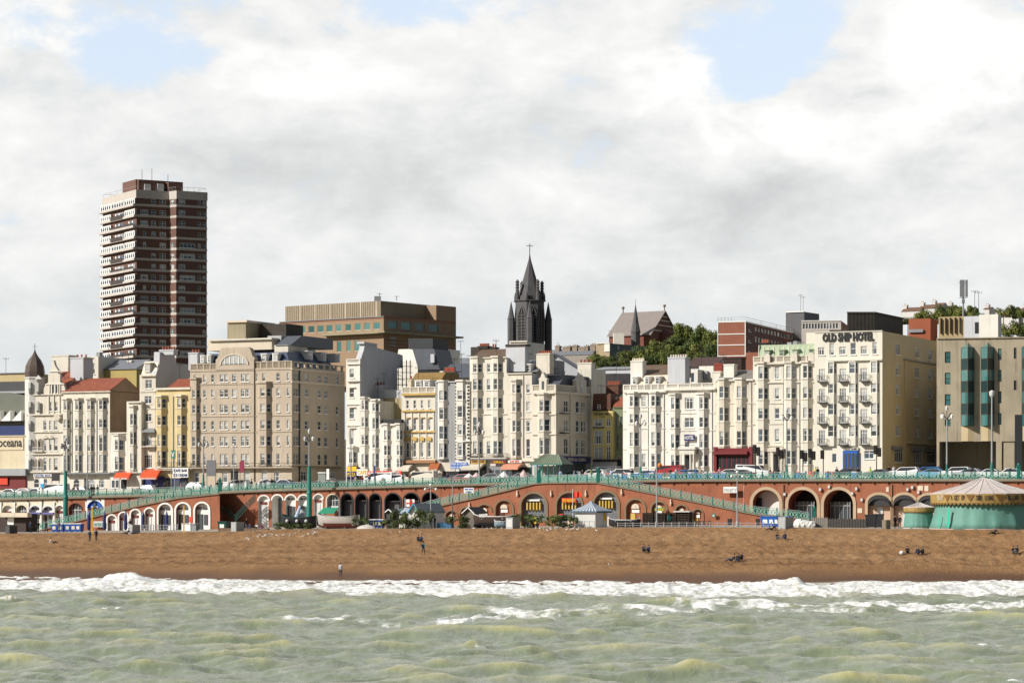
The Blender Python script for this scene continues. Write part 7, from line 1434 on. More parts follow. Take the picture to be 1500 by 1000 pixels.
parasol(687, C1-2, 693, 699, 15, WHITE, 'white peaked tent by the chip shop sign'); parasol(698, C1-3, 691.5, 698, 12, PKW, 'pink and white peaked tent beside the street lamp'); parasol(738, C1-3, 690, 698.5, 17, WHITE, 'bright white peaked tent beside the grill shop'); parasol(767, C1-3, 688, 698.5, 15, PKW, 'pink and white peaked tent beside the shelter'); parasol(789, C3, 678, 684, 20, mat('pale_blue_canvas', (.40, .46, .58), .8, .1), 'pale blue parasol behind the shelter')
for px, lab in ((130, 'closed navy parasol beside the poster board'), (153, 'closed navy parasol at the first white ramp arches'), (184, 'closed navy parasol between two white arches near the grey locker'), (209.5, 'closed navy parasol leaning before the fourth white arch'), (244, 'closed navy parasol before the largest white arches')): parasol(px, CR0+15, 748, 776, 5, NAVY, lab, True, True, 'closed navy parasols')
# blue and white windbreak barriers of the cafe terrace
for i, px in enumerate([846, 857, 880, 891, 903, 914, 955, 966, 985, 996, 1012, 1024, 1036, 1048, 1060, 1134, 1140, 1168, 1175, 1213, 1252]):
    p_ = street(px, W0+4, .05); r = thing('cafe_barrier', 'low blue cafe barrier with red and white stripe behind the upper railing', 'barrier', p_, 'low cafe barriers on the promenade', R(-25)); m_ = BLUE if i % 3 else NAVY
    mb = MB(); mb.box(-.45, .45, -.03, .03, .2, .95); place('panel', mb.mesh('panel', m_), r, (0, 0, 0), 0, False); mb = MB(); mb.box(-.45, .45, -.04, .04, .95, 1.12); place('stripe', mb.mesh('stripe', RED if i % 2 else WHITE), r, (0, 0, 0), 0, False); mb = MB(); mb.bar((-.45, 0, 0), (-.45, 0, 1.2), .03); mb.bar((.45, 0, 0), (.45, 0, 1.2), .03); place('post', mb.mesh('post', METAL), r, (0, 0, 0), 0, False)
for i, px in enumerate([1186, 1190, 1194, 1216, 1222]):
    p_ = street(px, W0+3.5, .05); r = thing('cafe_chair', 'red and white cafe chair behind the railing before the lettered hotel', 'chair', p_, 'red cafe chairs', R(-25+i*30)); mb = MB(); mb.box(-.25, .25, -.25, .25, .42, .5); place('seat', mb.mesh('seat', RED), r, (0, 0, 0), 0, False); mb = MB(); mb.box(-.25, .25, .2, .26, .5, 1.15); place('backrest', mb.mesh('backrest', RED), r, (0, 0, 0), 0, False)
    for sx in (-.22, .22):
        for sy in (-.2, .22): mb = MB(); mb.bar((sx, sy, 0), (sx, sy, .43), .025); place('leg', mb.mesh('leg', WHITE), r, (0, 0, 0), 0, False)

# roof aerials and hanging wires on the older houses
ra = random.Random(21)
for b in BL:
    if b.root.name.split('.')[0] in ('far_house', 'nightclub_building', 'office_block', 'brick_office_slab', 'beach_cafe', 'hut_annexe', 'undercroft', 'concrete_hotel', 'ship_hotel'): continue
    for k_ in range(ra.choice((0, 1, 1, 2))):
        p0 = b.P0.lerp(b.P1, ra.uniform(.1, .9))+b.b*ra.uniform(2, 5); h = ra.uniform(3.0, 5.2); z_ = b.top-.5; mb = MB(); mb.bar((*p0, z_), (*p0, z_+h), .035); a = ra.uniform(-.6, .6)
        mb.bar((p0.x-.6*cos(a), p0.y-.6*sin(a), z_+h-.1), (p0.x+.6*cos(a), p0.y+.6*sin(a), z_+h-.1), .025)
        for j in range(4): q0 = (p0.x+(-.5+.33*j)*cos(a), p0.y+(-.5+.33*j)*sin(a), z_+h-.1); mb.bar((q0[0], q0[1], q0[2]-.22), (q0[0], q0[1], q0[2]+.22), .02)
        mb.build('aerial', BLACK, b.root)
# ================================================================== along the top of the beach
def lowfr(px, D0, dref=None, ang=25): f_ = Fr(px, Dl(px, D0), ang); f_.dref = f_.o.y; return f_
# carousel under its teal skirt
def carousel(label, pxc, D0, rpx, ybase, yskirt, yfas, yeave, ytop, m, scal, nm='carousel', text=None):
    D = Dl(pxc, D0); s_ = D/F; X0 = (pxc-CX)*s_; r = rpx*s_; z = lambda y: ZC+(HY-y)*s_; zb = zlow(pxc); root = thing(nm, label, 'carousel', (X0, D, zb)); mb = MB(); mb.smooth = True
    n = 120; rn = random.Random(3); ph_ = [rn.uniform(0, 6.28) for _ in range(6)]
    fold = lambda a, zz: 1+(.010*sin(a*17+ph_[0])+.007*sin(a*31+ph_[1]+zz*1.2)+.012*sin(a*5+zz*.8))*max(0, min(1, (z(yskirt)-zb-zz)/2+.3))
    mb.lathe((X0, D, zb), [(r*1.03, 0), (r*.985, (z(yskirt)-zb)*.25), (r*.955, (z(yskirt)-zb)*.55), (r*.93, (z(yskirt)-zb)*.8), (r*.925, z(yskirt)-zb+.3)], n, wob=fold); mb.build('skirt', m, root)
    mb = MB(); mb.lathe((X0, D, 0), [(r*1.02, zb-.3), (r*1.04, zb+.12)], 48); mb.build('plinth', PKW, root)
    mb = MB(); r2 = r*1.01; mb.lathe((X0, D, 0), [(r2*.98, z(yfas)), (r2, z(yfas)+.02), (r2*1.01, z(yeave)-.02), (r2*.98, z(yeave))], 64); o = mb.build('fascia', mat('gold_fascia', (.33, .22, .07), .5, .4, 2.5), root)
    sc_ = MB(); k_ = 72
    for i in range(k_):
        a0, a1 = 2*pi*i/k_, 2*pi*(i+1)/k_; am = (a0+a1)/2; R_ = r2*1.012; zt_ = z(yfas)+.1; sc_.face([(X0+R_*cos(a0), D+R_*sin(a0), zt_), (X0+R_*cos(a1), D+R_*sin(a1), zt_), (X0+R_*cos(a1*.75+a0*.25), D+R_*sin(a1*.75+a0*.25), zt_-scal*.7), (X0+R_*cos(am), D+R_*sin(am), zt_-scal), (X0+R_*cos(a0*.75+a1*.25), D+R_*sin(a0*.75+a1*.25), zt_-scal*.7)])
    sc_.build('scalloped_trim', mat('dark_gold_trim', (.20, .11, .025), .6, .3, 3), root)
    mb = MB(); seg = 24; h = z(ytop)-z(yeave); mb.lathe((X0, D, z(yeave)), [(r*1.03, -.05), (r*1.03, .05), (r*.72, h*.27), (r*.4, h*.55), (r*.12, h*.9), (r*.06, h*.97), (.05, h)], seg, wob=lambda a, zz: 1-.02*(1-abs(sin(a*seg/2/2)))); mb.build('canvas_roof', mat('pinkish_white_canvas', (.55, .47, .43), .8, .12, .8, .25), root)
    mb = MB()
    for i in range(24):
        a = 2*pi*i/24; pts = [(r*1.03, .06), (r*.72, h*.27+.04), (r*.4, h*.55+.04), (r*.12, h*.9+.04)]
        for (ra, ha), (rb2, hb) in zip(pts, pts[1:]): mb.bar((X0+ra*cos(a), D+ra*sin(a), z(yeave)+ha), (X0+rb2*cos(a), D+rb2*sin(a), z(yeave)+hb), .03)
    mb.build('roof_seam', GREYW, root)
    if text:
        for tx, a0, a1 in text:
            n_ = len(tx)
            for i, ch_ in enumerate(tx):
                if ch_ == ' ': continue
                a = R(a0+(a1-a0)*(i+.5)/n_); c = Vector((X0+r2*1.012*cos(a), D+r2*1.012*sin(a), z(yfas)+.42)); tv = Vector((-sin(a), cos(a), 0)); nn_ = Vector((cos(a), sin(a))); w_ = r2*R(abs(a1-a0))/n_*.42
                put_text(o, ch_, BLACK if tx != 'VEARY' else POTW, [c-tv*w_, c+tv*w_], .62, nn_, .02)
    return root, (X0, D, r2, z)
TEALC = mat('teal_tarpaulin', (.115, .27, .22), .65, .22, .35, .2, .8, 1.2)
cr_, (cx_, cd_, r2_, zf_) = carousel('big carousel wrapped in a teal tarpaulin skirt under a pinkish canvas roof', 1441, CR0+8.0, 76, 774, 738, 737, 723, 699, TEALC, .32, text=[('VEARY', 201, 213), ('A GET UP', 223, 240), ('SIR LUNG', 252, 270), ('VILLAR', 283, 300)])
mb = MB()
for a in (218, 246, 277, 307):
    a0 = R(a); tv = Vector((-sin(a0), cos(a0), 0)); c = Vector((cx_+r2_*1.015*cos(a0), cd_+r2_*1.015*sin(a0), zf_(735.5)))
    mb.face([c-tv*.55+Vector((0, 0, .95)), c+Vector((0, 0, .1)), c+tv*.55+Vector((0, 0, .95))])
mb.build('painted_swag', mat('brown_swag', (.16, .08, .02), .6, .2), cr_)
mb = MB(); a0 = R(200)
for a, h0, h1, w_ in ((207, .2, 1.9, .18), (221, .25, 2.6, .35)):
    c = Vector((cx_+r2_*1.0*cos(R(a)), cd_+r2_*1.0*sin(R(a)), zlow(1420))); tv = Vector((-sin(R(a)), cos(R(a)), 0)); 
    for j in range(6): k0, k1 = h0+(h1-h0)*j/6, h0+(h1-h0)*(j+1)/6; o0 = Vector((-cos(R(a)), -sin(R(a)), 0))*(.02*r2_*k0/2.5)-Vector((-cos(R(a)), -sin(R(a)), 0))*.32; mb.face([c+o0-tv*w_/2+Vector((0, 0, k0)), c+o0+tv*w_/2+Vector((0, 0, k0)), c+o0+tv*w_/2+Vector((0, 0, k1)), c+o0-tv*w_/2+Vector((0, 0, k1))])
mb.build('tarpaulin_stripe', paint('bright_green_tape', (.02, .42, .28)), cr_)
carousel('small round carousel with a wavy gold edge beside the big carousel', 1346, CR0+9.5, 22, 771, 750, 749.5, 743, 735.5, TEALC, .25, nm='small_carousel')
# white beach hut
def gable_hut(label, x0, x1, xs, D0, ye, yr, ang, m, rm, nm='beach_hut', win=True, trimm=None):
    D = Dl(x0, D0); f_ = Fr(x0, D, ang); f_.dref = D; P0, P1 = f_.at(x0), f_.at(x1); sf = Fr(x1, P1.y, ang-90); sf.o = P1.copy(); L = (sf.at(xs)-P1).length; bk = -f_.n*L; g = zlow(x0)-.1; ze, zr = f_.z(ye), f_.z(yr); r = thing(nm, label, 'hut', (*((P0+P1)/2), g)); mb = MB(); q = [P0, P1, P1+bk, P0+bk]
    for i in range(4): a, b_ = q[i], q[(i+1) % 4]; mb.face([(*a, g), (*b_, g), (*b_, ze), (*a, ze)])
    m0, m1 = (P0+P1)/2, (P0+P1)/2+bk; mb.face([(*P0, ze), (*P1, ze), (*m0, zr)]); mb.face([(*q[3], ze), (*m1, zr), (*q[2], ze)]); mb.build('wall', m, r); rb = MB(); t = f_.t
    for e0, sg in ((P0, -1), (P1, 1)):
        k_ = (e0-m0)*.14; e = e0+k_; ze2 = ze-(zr-ze)*.14; o = f_.n*.3; a = [(*(m0+o), zr), (*(e+o), ze2), (*(e+bk-o), ze2), (*(m1-o), zr)]; rb.hexa(a, [(x, y, z_+.12) for x, y, z_ in a])
    rb.build('roof', rm, r)
    tb = MB()
    for e0 in (P0, P1): k_ = (e0-m0)*.14; tb.bar((*(m0+f_.n*.32), zr+.05), (*(e0+k_+f_.n*.32), ze-(zr-ze)*.14+.05), .09)
    tb.build('barge_board', trimm or WHITE, r)
    if win: wb = MB(); f_.box(wb, (x0+x1)/2-1.7, (x0+x1)/2+1.7, ye+4, ye+11, -.03, 0); wb.build('window', CREAMT, r)
    return r, f_, sf
BGR = mat('blue_grey_roof', (.10, .155, .20), .6, .12); SKY_ = paint('light_blue_trim', (.10, .38, .60))
gable_hut('white beach hut with blue grey gabled roof between the bushes', 599, 613.5, 651, CR0+3, 749.5, 738, 14, WHT, BGR, trimm=SKY_)
h_ = Bld('hut_annexe', 'low white annexe with pale curved roof leaning on the beach hut', 585, 600, 752, WHT, D0=CR0+5, depth=3, base=773.5, cat='hut'); h_.done(); h_.pitch(745, 752.5, mat('pale_blue_roof', (.33, .40, .48), .6, .1))
gable_hut('stone walled hut with dark roof beside the dark hulled boat', 678.5, 694.5, 712, CR0+4, 751, 743.5, 20, stucco('rubble_stone', (.17, .15, .12), .3, .3), mat('black_felt_roof', (.03, .032, .036), .8, .2), nm='stone_hut', win=False)
b = gable_hut('dark timber hut behind the low bush and bins', 566, 575, 584, CR0+6, 750, 746, 25, mat('dark_timber', (.06, .06, .062), .85, .2), mat('black_felt_roof', (0, 0, 0)), nm='timber_hut', win=False)
# striped kiosk
D = Dl(871, CR0+5); s_ = D/F; X0 = (871-CX)*s_; g = zlow(871)-.1; z = lambda y: ZC+(HY-y)*s_; r = thing('kiosk', 'white square kiosk with blue and white striped swept roof', 'kiosk', (X0, D, g))
f_ = Fr(842.5, D+.3, 12); f_.dref = D; P0, P1 = f_.at(842.5), f_.at(872); sf = Fr(872, P1.y, -38); sf.o = P1.copy(); P2 = sf.at(889.5); P3 = P2+(P0-P1); mb = MB(); mb.prism([tuple(v) for v in (P0, P1, P2, P3)], g, z(747.5)); mb.build('wall', WHT, r)
cc = (P0+P1+P2+P3)/4; ST = [mat('roof_blue_stripe', (.06, .13, .22), .6, .05), mat('roof_white_stripe', (.6, .62, .64), .6, .05)]; mb = MB(); cor = [cc+(v-cc)*1.32 for v in (P0, P1, P2, P3)]; prof = [(1.0, 748), (.72, 744.5), (.42, 741), (.15, 736.5), (.03, 733)]
for i in range(4):
    A_, B_ = cor[i], cor[(i+1) % 4]; n_ = 16
    for j in range(n_):
        a0, a1 = A_.lerp(B_, j/n_), A_.lerp(B_, (j+1)/n_)
        for (k0, y0), (k1, y1) in zip(prof, prof[1:]): mb.face([(*(cc+(a0-cc)*k0), z(y0)), (*(cc+(a1-cc)*k0), z(y0)), (*(cc+(a1-cc)*k1), z(y1)), (*(cc+(a0-cc)*k1), z(y1))], j % 2)
mb.build('roof', ST, r); mb = MB(); mb.prism([tuple(v) for v in cor], z(748)-.25, z(748)); mb.build('fascia', BGR, r); mb = MB()
for x in (848, 856, 863, 870): f_.box(mb, x, x+.6, 763, 773, -1.0, -.9)
f_.box(mb, 848, 870.6, 763, 763.6, -1.0, -.9); mb.build('barrier_rail', METAL, r); mb = MB(); sf.box(mb, 885, 888, 752, 763, -.1, 0); mb.build('notice', YEL, r)
# lockers
def locker(label, x0, xm, x1, yt, yb_, D0, m=METAL, m2=None, D=None, nm='beach_locker', cat='locker'):
    D = D or Dl(x0, D0); f_ = Fr(xm, D, 38); f_.dref = D; P1 = f_.o.copy(); P0 = f_.at(x0); sf = Fr(xm, D, 38-90); sf.o = P1.copy(); P2 = sf.at(x1); P3 = P2+(P0-P1); r = thing(nm, label, cat, (*P1, f_.z(yb_))); mb = MB(); mb.prism([tuple(v) for v in (P0, P1, P2, P3)], f_.z(yb_)-.1, f_.z(yt)); mb.build('body', m, r)
    cc = (P0+P1+P2+P3)/4; mb = MB(); mb.prism([tuple(cc+(v-cc)*1.04) for v in (P0, P1, P2, P3)], f_.z(yt), f_.z(yt)+.08); mb.build('lid', m, r); mb = MB(); f_.box(mb, x0+1, xm-1, yt+2, yb_-2, -.03, 0); mb.build('door', m2 or m, r)
GL2 = mat('pale_grey_locker_paint', (.36, .38, .38), .6, .12)
locker('pale grey locker beside the shaded brick corner', 338.5, 346, 357.5, 765, 778.7, CR0-1, GL2); locker('pale grey locker with a lighter door between the boats and the timber arches', 741, 751, 761.5, 758.3, 773.6, CR0-1, GL2, GREYW); locker('pale grey locker on the shingle by the blue bins', 1140, 1150.5, 1162, 757.5, 775.3, CR0-2, GL2)
locker('grey locker beside the white arches with a man resting by it', 188, 194, 205, 769, 783.3, CR0-2, GL2); locker('dark locker at the far end of the beach', 8, 14, 25.5, 770.5, 784, CR0-1, mat('dark_locker', (.07, .07, .075), .7, .1)); locker('weathered stone coloured locker before the bar awnings', 1292, 1298, 1304.5, 762, 775, CR0+1, STONE)
# bins
def bin_(px, D0, lab, m, grp, w=.75, h=1.25, lidm=None, labelm=None):
    p_ = lowpt(px, D0); r = thing('wheelie_bin', lab, 'bin', p_, grp, R(-20)); mb = MB(); mb.prism([(-w*.42, -w*.42), (w*.42, -w*.42), (w*.42, w*.42), (-w*.42, w*.42)], .12, h, top=[(-w/2, -w/2), (w/2, -w/2), (w/2, w/2), (-w/2, w/2)]); place('body', mb.mesh('body', m), r, (0, 0, 0), 0, False)
    mb = MB(); mb.box(-w*.54, w*.54, -w*.54, w*.54, h, h+.1); place('lid', mb.mesh('lid', lidm or m), r, (0, 0, 0), 0, False); mb = MB()
    for sx in (-1, 1): mb.ball((sx*w*.36, 0, .1), .1, n=8, m=4)
    place('wheel', mb.mesh('wheel', TYRE), r, (0, 0, 0), 0, False)
    if labelm: mb = MB(); mb.box(-w*.25, w*.25, -w*.50, -w*.46, h*.35, h*.75); place('sticker', mb.mesh('sticker', labelm), r, (0, 0, 0), 0, False)
BINB = paint('blue_bin_plastic', (.015, .07, .30))
for px, l_ in ((81.5, 'blue bin with white lid nearest the foot of the ramp'), (90, 'blue bin with white lid and yellow sticker, second along the ramp'), (101, 'blue bin with white lid in the middle of the ramp row'), (109.5, 'blue bin with white lid, fourth in the ramp row'), (116.5, 'blue bin with white lid nearest the poster board')): bin_(px, CR0+12, l_, BINB, 'blue bins with white lids', 1.05, 1.25, WHITE, POTW)
for px, l_ in ((540, 'blue bin beside the white and red boat'), (551, 'white lidded bin by the dark timber hut'), (558, 'blue bin nearest the dark timber hut')): bin_(px, CR0+9, l_, BINB if px != 551 else NAVY, 'bins behind the dinghy', 1.0, 1.2, WHITE, POTW)
for px, l_ in ((1122.5, 'large blue bin at the end of its row by the sagging white bags'), (1132, 'large blue bin with orange sticker behind the grey locker'), (1140, 'large blue bin behind the grey locker and the standing couple'), (1154, 'large blue bin showing over the grey locker')): bin_(px, CR0+9, l_, BLUE, 'large blue bins by the descending ramp', 1.3, 1.35, None, WHITE)
bin_(1277, CR0+12, 'black wheeled bin before the first bar awning', BLACK, 'black bins', 1.5, 1.7); bin_(1287, CR0+12, 'black bin beside the rubbish bags under the bar awning', BLACK, 'black bins', 1.2, 1.8); bin_(1069, W0-6.5, 'slim black litter bin at the foot of the ramp wall', BLACK, 'litter bins', .5, .9); bin_(1110, W0-6.5, 'slim black litter bin farther along the ramp wall', BLACK, 'litter bins', .5, .9); bin_(328, CR0+8, 'green bin in the shaded corner by the iron stair', DG, 'green bins', 1.4, 1.3, None, WHITE)
# bulk bags
for i, (px, l_) in enumerate([(1171, 'sagging white bulk bag beside the blue bins'), (1179, 'smaller white bulk bag in the middle of three'), (1187, 'white bulk bag nearest the big arches')]):
    p_ = lowpt(px, CR0+8); mb = MB(); mb.lathe(tuple(p_), [(.55, -.05), (.75, .3), (.7, .75), (.45, 1.05-.1*i), (.2, 1.15-.15*i)], 14, wob=lambda a, zz: 1+.14*sin(3*a+i*2)+.08*sin(7*a+zz*5)); tag(mb.build('bulk_bag', mat('woven_white_bag', (.6, .6, .58), .8, .2, 3)), l_, 'bag')
# boats
def boat(label, x0, x1, D0, ys, yk, hull, low, nm='rowing_boat', beam=1.0, flip=False, bow=.5, cabin=None, gun=None, interior=None):
    D = Dl((x0+x1)/2, D0); s_ = D/F; L = (x1-x0)*s_/cos(R(25)); pc = Vector((((x0+x1)/2-CX)*s_, D, zlow((x0+x1)/2))); r = thing(nm, label, 'boat', pc, None, R(-25)+(pi if flip else 0)); h = (yk-ys)*s_; ns, nr = 15, 9; mb = MB(); lo_ = MB(); V = []
    def sec(t, k):                                  # t along, k from gunwale (-1) round the keel to gunwale (+1)
        w_ = beam*(1-abs(2*t-1)**(2.6 if t > .5 else 2.0))**.62 if 0 < t < 1 else 0.02; sheer = h*(1+.30*max(0, (.35-t)/.35)**1.6+.16*max(0, (t-.7)/.3)**2); keel = .25*h*max(0, (.22-t)/.22)**2+.1*h*max(0, (t-.85)/.15)
        a = k*pi/2; return ((t-.5)*L-(.35*(1-abs(k))*0)*1, sin(a)*w_*(1 if abs(k) < 1 else 1), keel+(sheer-keel)*(1-cos(a))**.75)
    for i in range(ns+1):
        for j in range(nr+1): V.append(sec(min(.999, max(.001, i/ns)), -1+2*j/nr))
    for i in range(ns):
        for j in range(nr):
            q_ = (i*(nr+1)+j, (i+1)*(nr+1)+j, (i+1)*(nr+1)+j+1, i*(nr+1)+j+1); zc_ = sum(V[k_][2] for k_ in q_)/4; mb.f.append(q_); mb.m.append(1 if zc_ < h*.38 else 0); mb.sm.append(True)
    mb.v = V; place('hull', mb.mesh('hull', [hull, low]), r, (0, 0, 0), 0, False)
    gm_ = MB()
    for j in (0, nr):
        for i in range(ns): gm_.bar(V[i*(nr+1)+j], V[(i+1)*(nr+1)+j], .055)
    place('gunwale', gm_.mesh('gunwale', gun or GREYW), r, (0, 0, 0), 0, False); im = MB()
    fl = [(V[i*(nr+1)][0]*.96, V[i*(nr+1)][1]*.9, h*.7) for i in range(1, ns)]+[(V[i*(nr+1)+nr][0]*.96, V[i*(nr+1)+nr][1]*.9, h*.7) for i in range(ns-1, 0, -1)]; im.face(fl); place('deck', im.mesh('deck', interior or DBRN), r, (0, 0, 0), 0, False)
    for t in (.3, .55, .75): tm_ = MB(); w_ = beam*.85; tm_.box((t-.5)*L-.12, (t-.5)*L+.12, -w_, w_, h*.78, h*.84); place('thwart', tm_.mesh('thwart', gun or GREYW), r, (0, 0, 0), 0, False)
    for t in (.25, .7): pm_ = MB(); pm_.box((t-.5)*L-.15, (t-.5)*L+.15, -.5, .5, -.15, .14*h+.05); place('chock', pm_.mesh('chock', BARK), r, (0, 0, 0), 0, False)
    return r
HB = paint('black_hull', (.022, .022, .024), .6); HG = paint('grey_white_hull', (.45, .42, .38), .6); HR = paint('rusty_red_antifouling', (.14, .035, .025), .7); HBR = paint('brown_hull', (.06, .04, .032), .6)
r = boat('dark double ended boat with pale fenders behind the low bush', 411, 464, CR0+4.5, 758, 775, HB, HB, nm='fishing_boat', beam=1.2, gun=DG)
for x in (-1.2, .4, 1.9): mb = MB(); mb.ball((x, -1.2, 1.15), .26, n=8, m=5); place('fender', mb.mesh('fender', GREYW), r, (0, 0, 0), 0, False)
boat('grey white wooden boat with rusty red bottom beside the green canopy', 463, 527, CR0+5, 757.5, 775, HG, HR, nm='fishing_boat', beam=1.3, interior=BLACK)
r = boat('dark brown lettered boat propped beside the stone hut', 692, 756, CR0+4.5, 750, 767, HBR, HB, nm='fishing_boat', beam=1.3, gun=WHITE)
f_ = lowfr(724, CR0+4.5); tx = put_text(r, 'NN207', WHITE, [f_.pt(702, 757.6, -1.32), f_.pt(713, 757, -1.36)], .5, f_.n, .02); tx.data.transform(Matrix.Rotation(R(25), 4, 'Z'))
boat('small pale blue grey skiff in front of the brown boat', 724, 744, CR0+2.2, 764, 774, paint('blue_grey_hull', (.22, .29, .34), .5), BGR, beam=.7); boat('long low dark boat beside the striped kiosk', 892, 938, CR0+4.5, 761, 772, HB, HBR, beam=1.0, nm='fishing_boat')
D = Dl(537, CR0+1.2); s_ = D/F; r = thing('dinghy', 'upturned pale grey dinghy lying on the shingle edge', 'boat', ((537-CX)*s_, D, zlow(537)-.05), None, R(-22)); mb = MB(); mb.ball((0, 0, .0), 1.0, n=20, m=10, sq=(1.55, .7, .62)); place('hull', mb.mesh('hull', HG), r, (0, 0, 0), 0, False); mb = MB(); mb.bar((-1.5, 0, .15), (0, 0, .66), .04); mb.bar((0, 0, .66), (1.5, 0, .15), .04); place('keel', mb.mesh('keel', WHITE), r, (0, 0, 0), 0, False)
# green canopy stall
f_ = lowfr(467, CR0+7); r = thing('stall', 'market stall with a sloping bright green canopy behind the boats', 'stall', f_.pt(480, 775)); mb = MB(); a = [f_.pt(466, 752, -.8), f_.pt(489, 752, -.8), f_.pt(496, 744, 1.2), f_.pt(474, 744, 1.2)]; mb.hexa(a, [v+Vector((0, 0, .1)) for v in a]); mb.build('canopy', mat('bright_green_canvas', (.01, .24, .13), .7, .1), r)
for x, y in ((477, 751), (495.5, 745)): mb = MB(); q_ = f_.pt(x, y, .4); mb.bar(q_, (q_.x, q_.y, zlow(480)), .1); mb.build('post', METAL, r)
mb = MB(); f_.box(mb, 478, 494, 762, 775, .2, 1.0); mb.build('counter', DBRN, r)
# lobster pot stack / pallets, picnic tables, fences
f_ = lowfr(940, CR0+8); rn = random.Random(4); POTD = mat('dark_creel', (.05, .034, .026), .9, .3, 3)
for i, (x0, x1, y0, y1, lab) in enumerate([(940, 957, 752.5, 770, 'stack of dark wooden pallets nearest the turquoise cloth'), (957.5, 975, 751, 770, 'stack of dark wooden pallets at the tall grey pole'), (976, 991, 752, 770, 'dark heap of creels with a green net in the middle of the stacks'), (991.5, 1010, 749.5, 770, 'tallest dark stack with a white cover on top')]):
    r = thing('pallet_stack', lab, 'pallet stack', f_.pt((x0+x1)/2, y1), 'stacks of pallets and creels'); mb = MB(); y = y1
    while y > y0: 
        f_.box(mb, x0+rn.uniform(0, 1.2), x1-rn.uniform(0, 1.2), y-1, y, rn.uniform(-.2, .1), 1.5); 
        for k_ in range(4): x = x0+1+(x1-x0-3)*k_/3; f_.box(mb, x, x+1, y-2.4, y-1, 0, 1.4)
        y -= 2.4
    mb.build('slats', POTD, r)
    if i == 3: mb = MB(); f_.box(mb, 986, 1010, 748, 749.6, -.3, 1.6); mb.build('cover', GREYW, r)
    if i == 2: mb = MB(); q_ = f_.pt(981, 758, -.2); mb.ball(q_, .35, n=8, m=5, sq=(1, .5, 1.2)); mb.build('net', TEAL, r)
mb = MB(); q_ = lowpt(937, CR0+5.5); mb.lathe(tuple(q_), [(.35, 0), (.28, .6), (.08, 1.2), (.02, 1.5)], 7); tag(mb.build('turquoise_cover', paint('turquoise_cloth', (.10, .45, .55))), 'draped turquoise cloth between the dark boat and the pallets', 'cover')
for i, (px, lab) in enumerate([(1014, 'dark picnic table against the last small arch'), (1024, 'dark picnic table tilted before the last small arch'), (1032, 'dark picnic table farthest along the ramp wall')]):
    p_ = lowpt(px, CR0+13); r = thing('picnic_table', lab, 'picnic table', p_, 'picnic tables', R(-25)); mb = MB(); mb.box(-.9, .9, -.35, .35, .7, .76); place('tabletop', mb.mesh('tabletop', DBRN), r, (0, 0, 0), 0, False)
    for sy in (-.7, .7): mb = MB(); mb.box(-.9, .9, sy-.12, sy+.12, .42, .47); place('bench', mb.mesh('bench', DBRN), r, (0, 0, 0), 0, False)
    for sx in (-.7, .7): mb = MB(); mb.bar((sx, -.7, 0), (sx, .25, .72), .05); mb.bar((sx, .7, 0), (sx, -.25, .72), .05); mb.bar((sx, -.7, .4), (sx, .7, .4), .04); place('leg', mb.mesh('leg', DBRN), r, (0, 0, 0), 0, False)
def fence(label, x0, x1, D0, h, m, n, nm='timber_fence', solid=False, y=None):
    P_ = [lowpt(x0+(x1-x0)*i/n, D0) for i in range(n+1)]; r = thing(nm, label, 'fence', P_[0]); mb = MB()
    for a_, b_ in zip(P_, P_[1:]):
        up_ = Vector((0, 0, h)); mb.hexa([a_, b_, b_+up_, a_+up_], [v+Vector((.02, .08, 0)) for v in (a_, b_, b_+up_, a_+up_)]) if solid else [mb.bar(a_+Vector((0, 0, hh)), b_+Vector((0, 0, hh)), .035) for hh in (h*.5, h*.95)]
    mb.build('panel' if solid else 'rail', m, r); pm_ = MB(); pm_.bar((0, 0, -.2), (0, 0, h+.12), .07); me = pm_.mesh('post', m)
    for q_ in P_: place('post', me, r, q_)
fence('weathered grey board fence under the first two large arches', 1190, 1212, CR0+9, 1.25, mat('weathered_board', (.22, .20, .17), .9, .2), 8, solid=True); fence('dark slatted fence round the bar terrace', 1212.5, 1268, CR0+9, 1.15, mat('dark_slats', (.06, .055, .05), .9, .3, 3), 14, solid=True)
fence('low grey fence along the promenade edge past the pallets', 905, 1130, CR0+.6, .62, METAL, 20, nm='low_rail'); fence('low metal barriers before the white arches', 190, 260, CR0+14, .95, METAL, 14, nm='barrier_rail')
for a_, b_, lab in ((357.5, 366, 'x'),): pass
mb = MB(); f_ = lowfr(320, CR0+3); r = thing('timber_trough', 'long low timber trough by the shaded brick corner', 'planter', f_.pt(340, 777.5)); f_.box(mb, 320, 392, 773, 778.5, 0, .6); mb.build('boards', mat('weathered_timber_edge', (.16, .10, .06), .9, .2), r)
for px, yt, yb_, lab in ((135, 744, 781, 'thin bright yellow post on the shingle by the poster board'), (269.3, 741, 779, 'thin bright yellow post before the large white arches')):
    D = Dl(px, CR0-1.5); s_ = D/F; mb = MB(); x = (px-CX)*s_; mb.box(x-.09, x+.09, D-.09, D+.09, ZC+(HY-yb_-1)*s_, ZC+(HY-yt)*s_); mb.box(x-.12, x+.12, D-.12, D+.12, ZC+(HY-yt)*s_, ZC+(HY-yt)*s_+.1); tag(mb.build('yellow_post', YEL), lab, 'post', 'yellow posts')
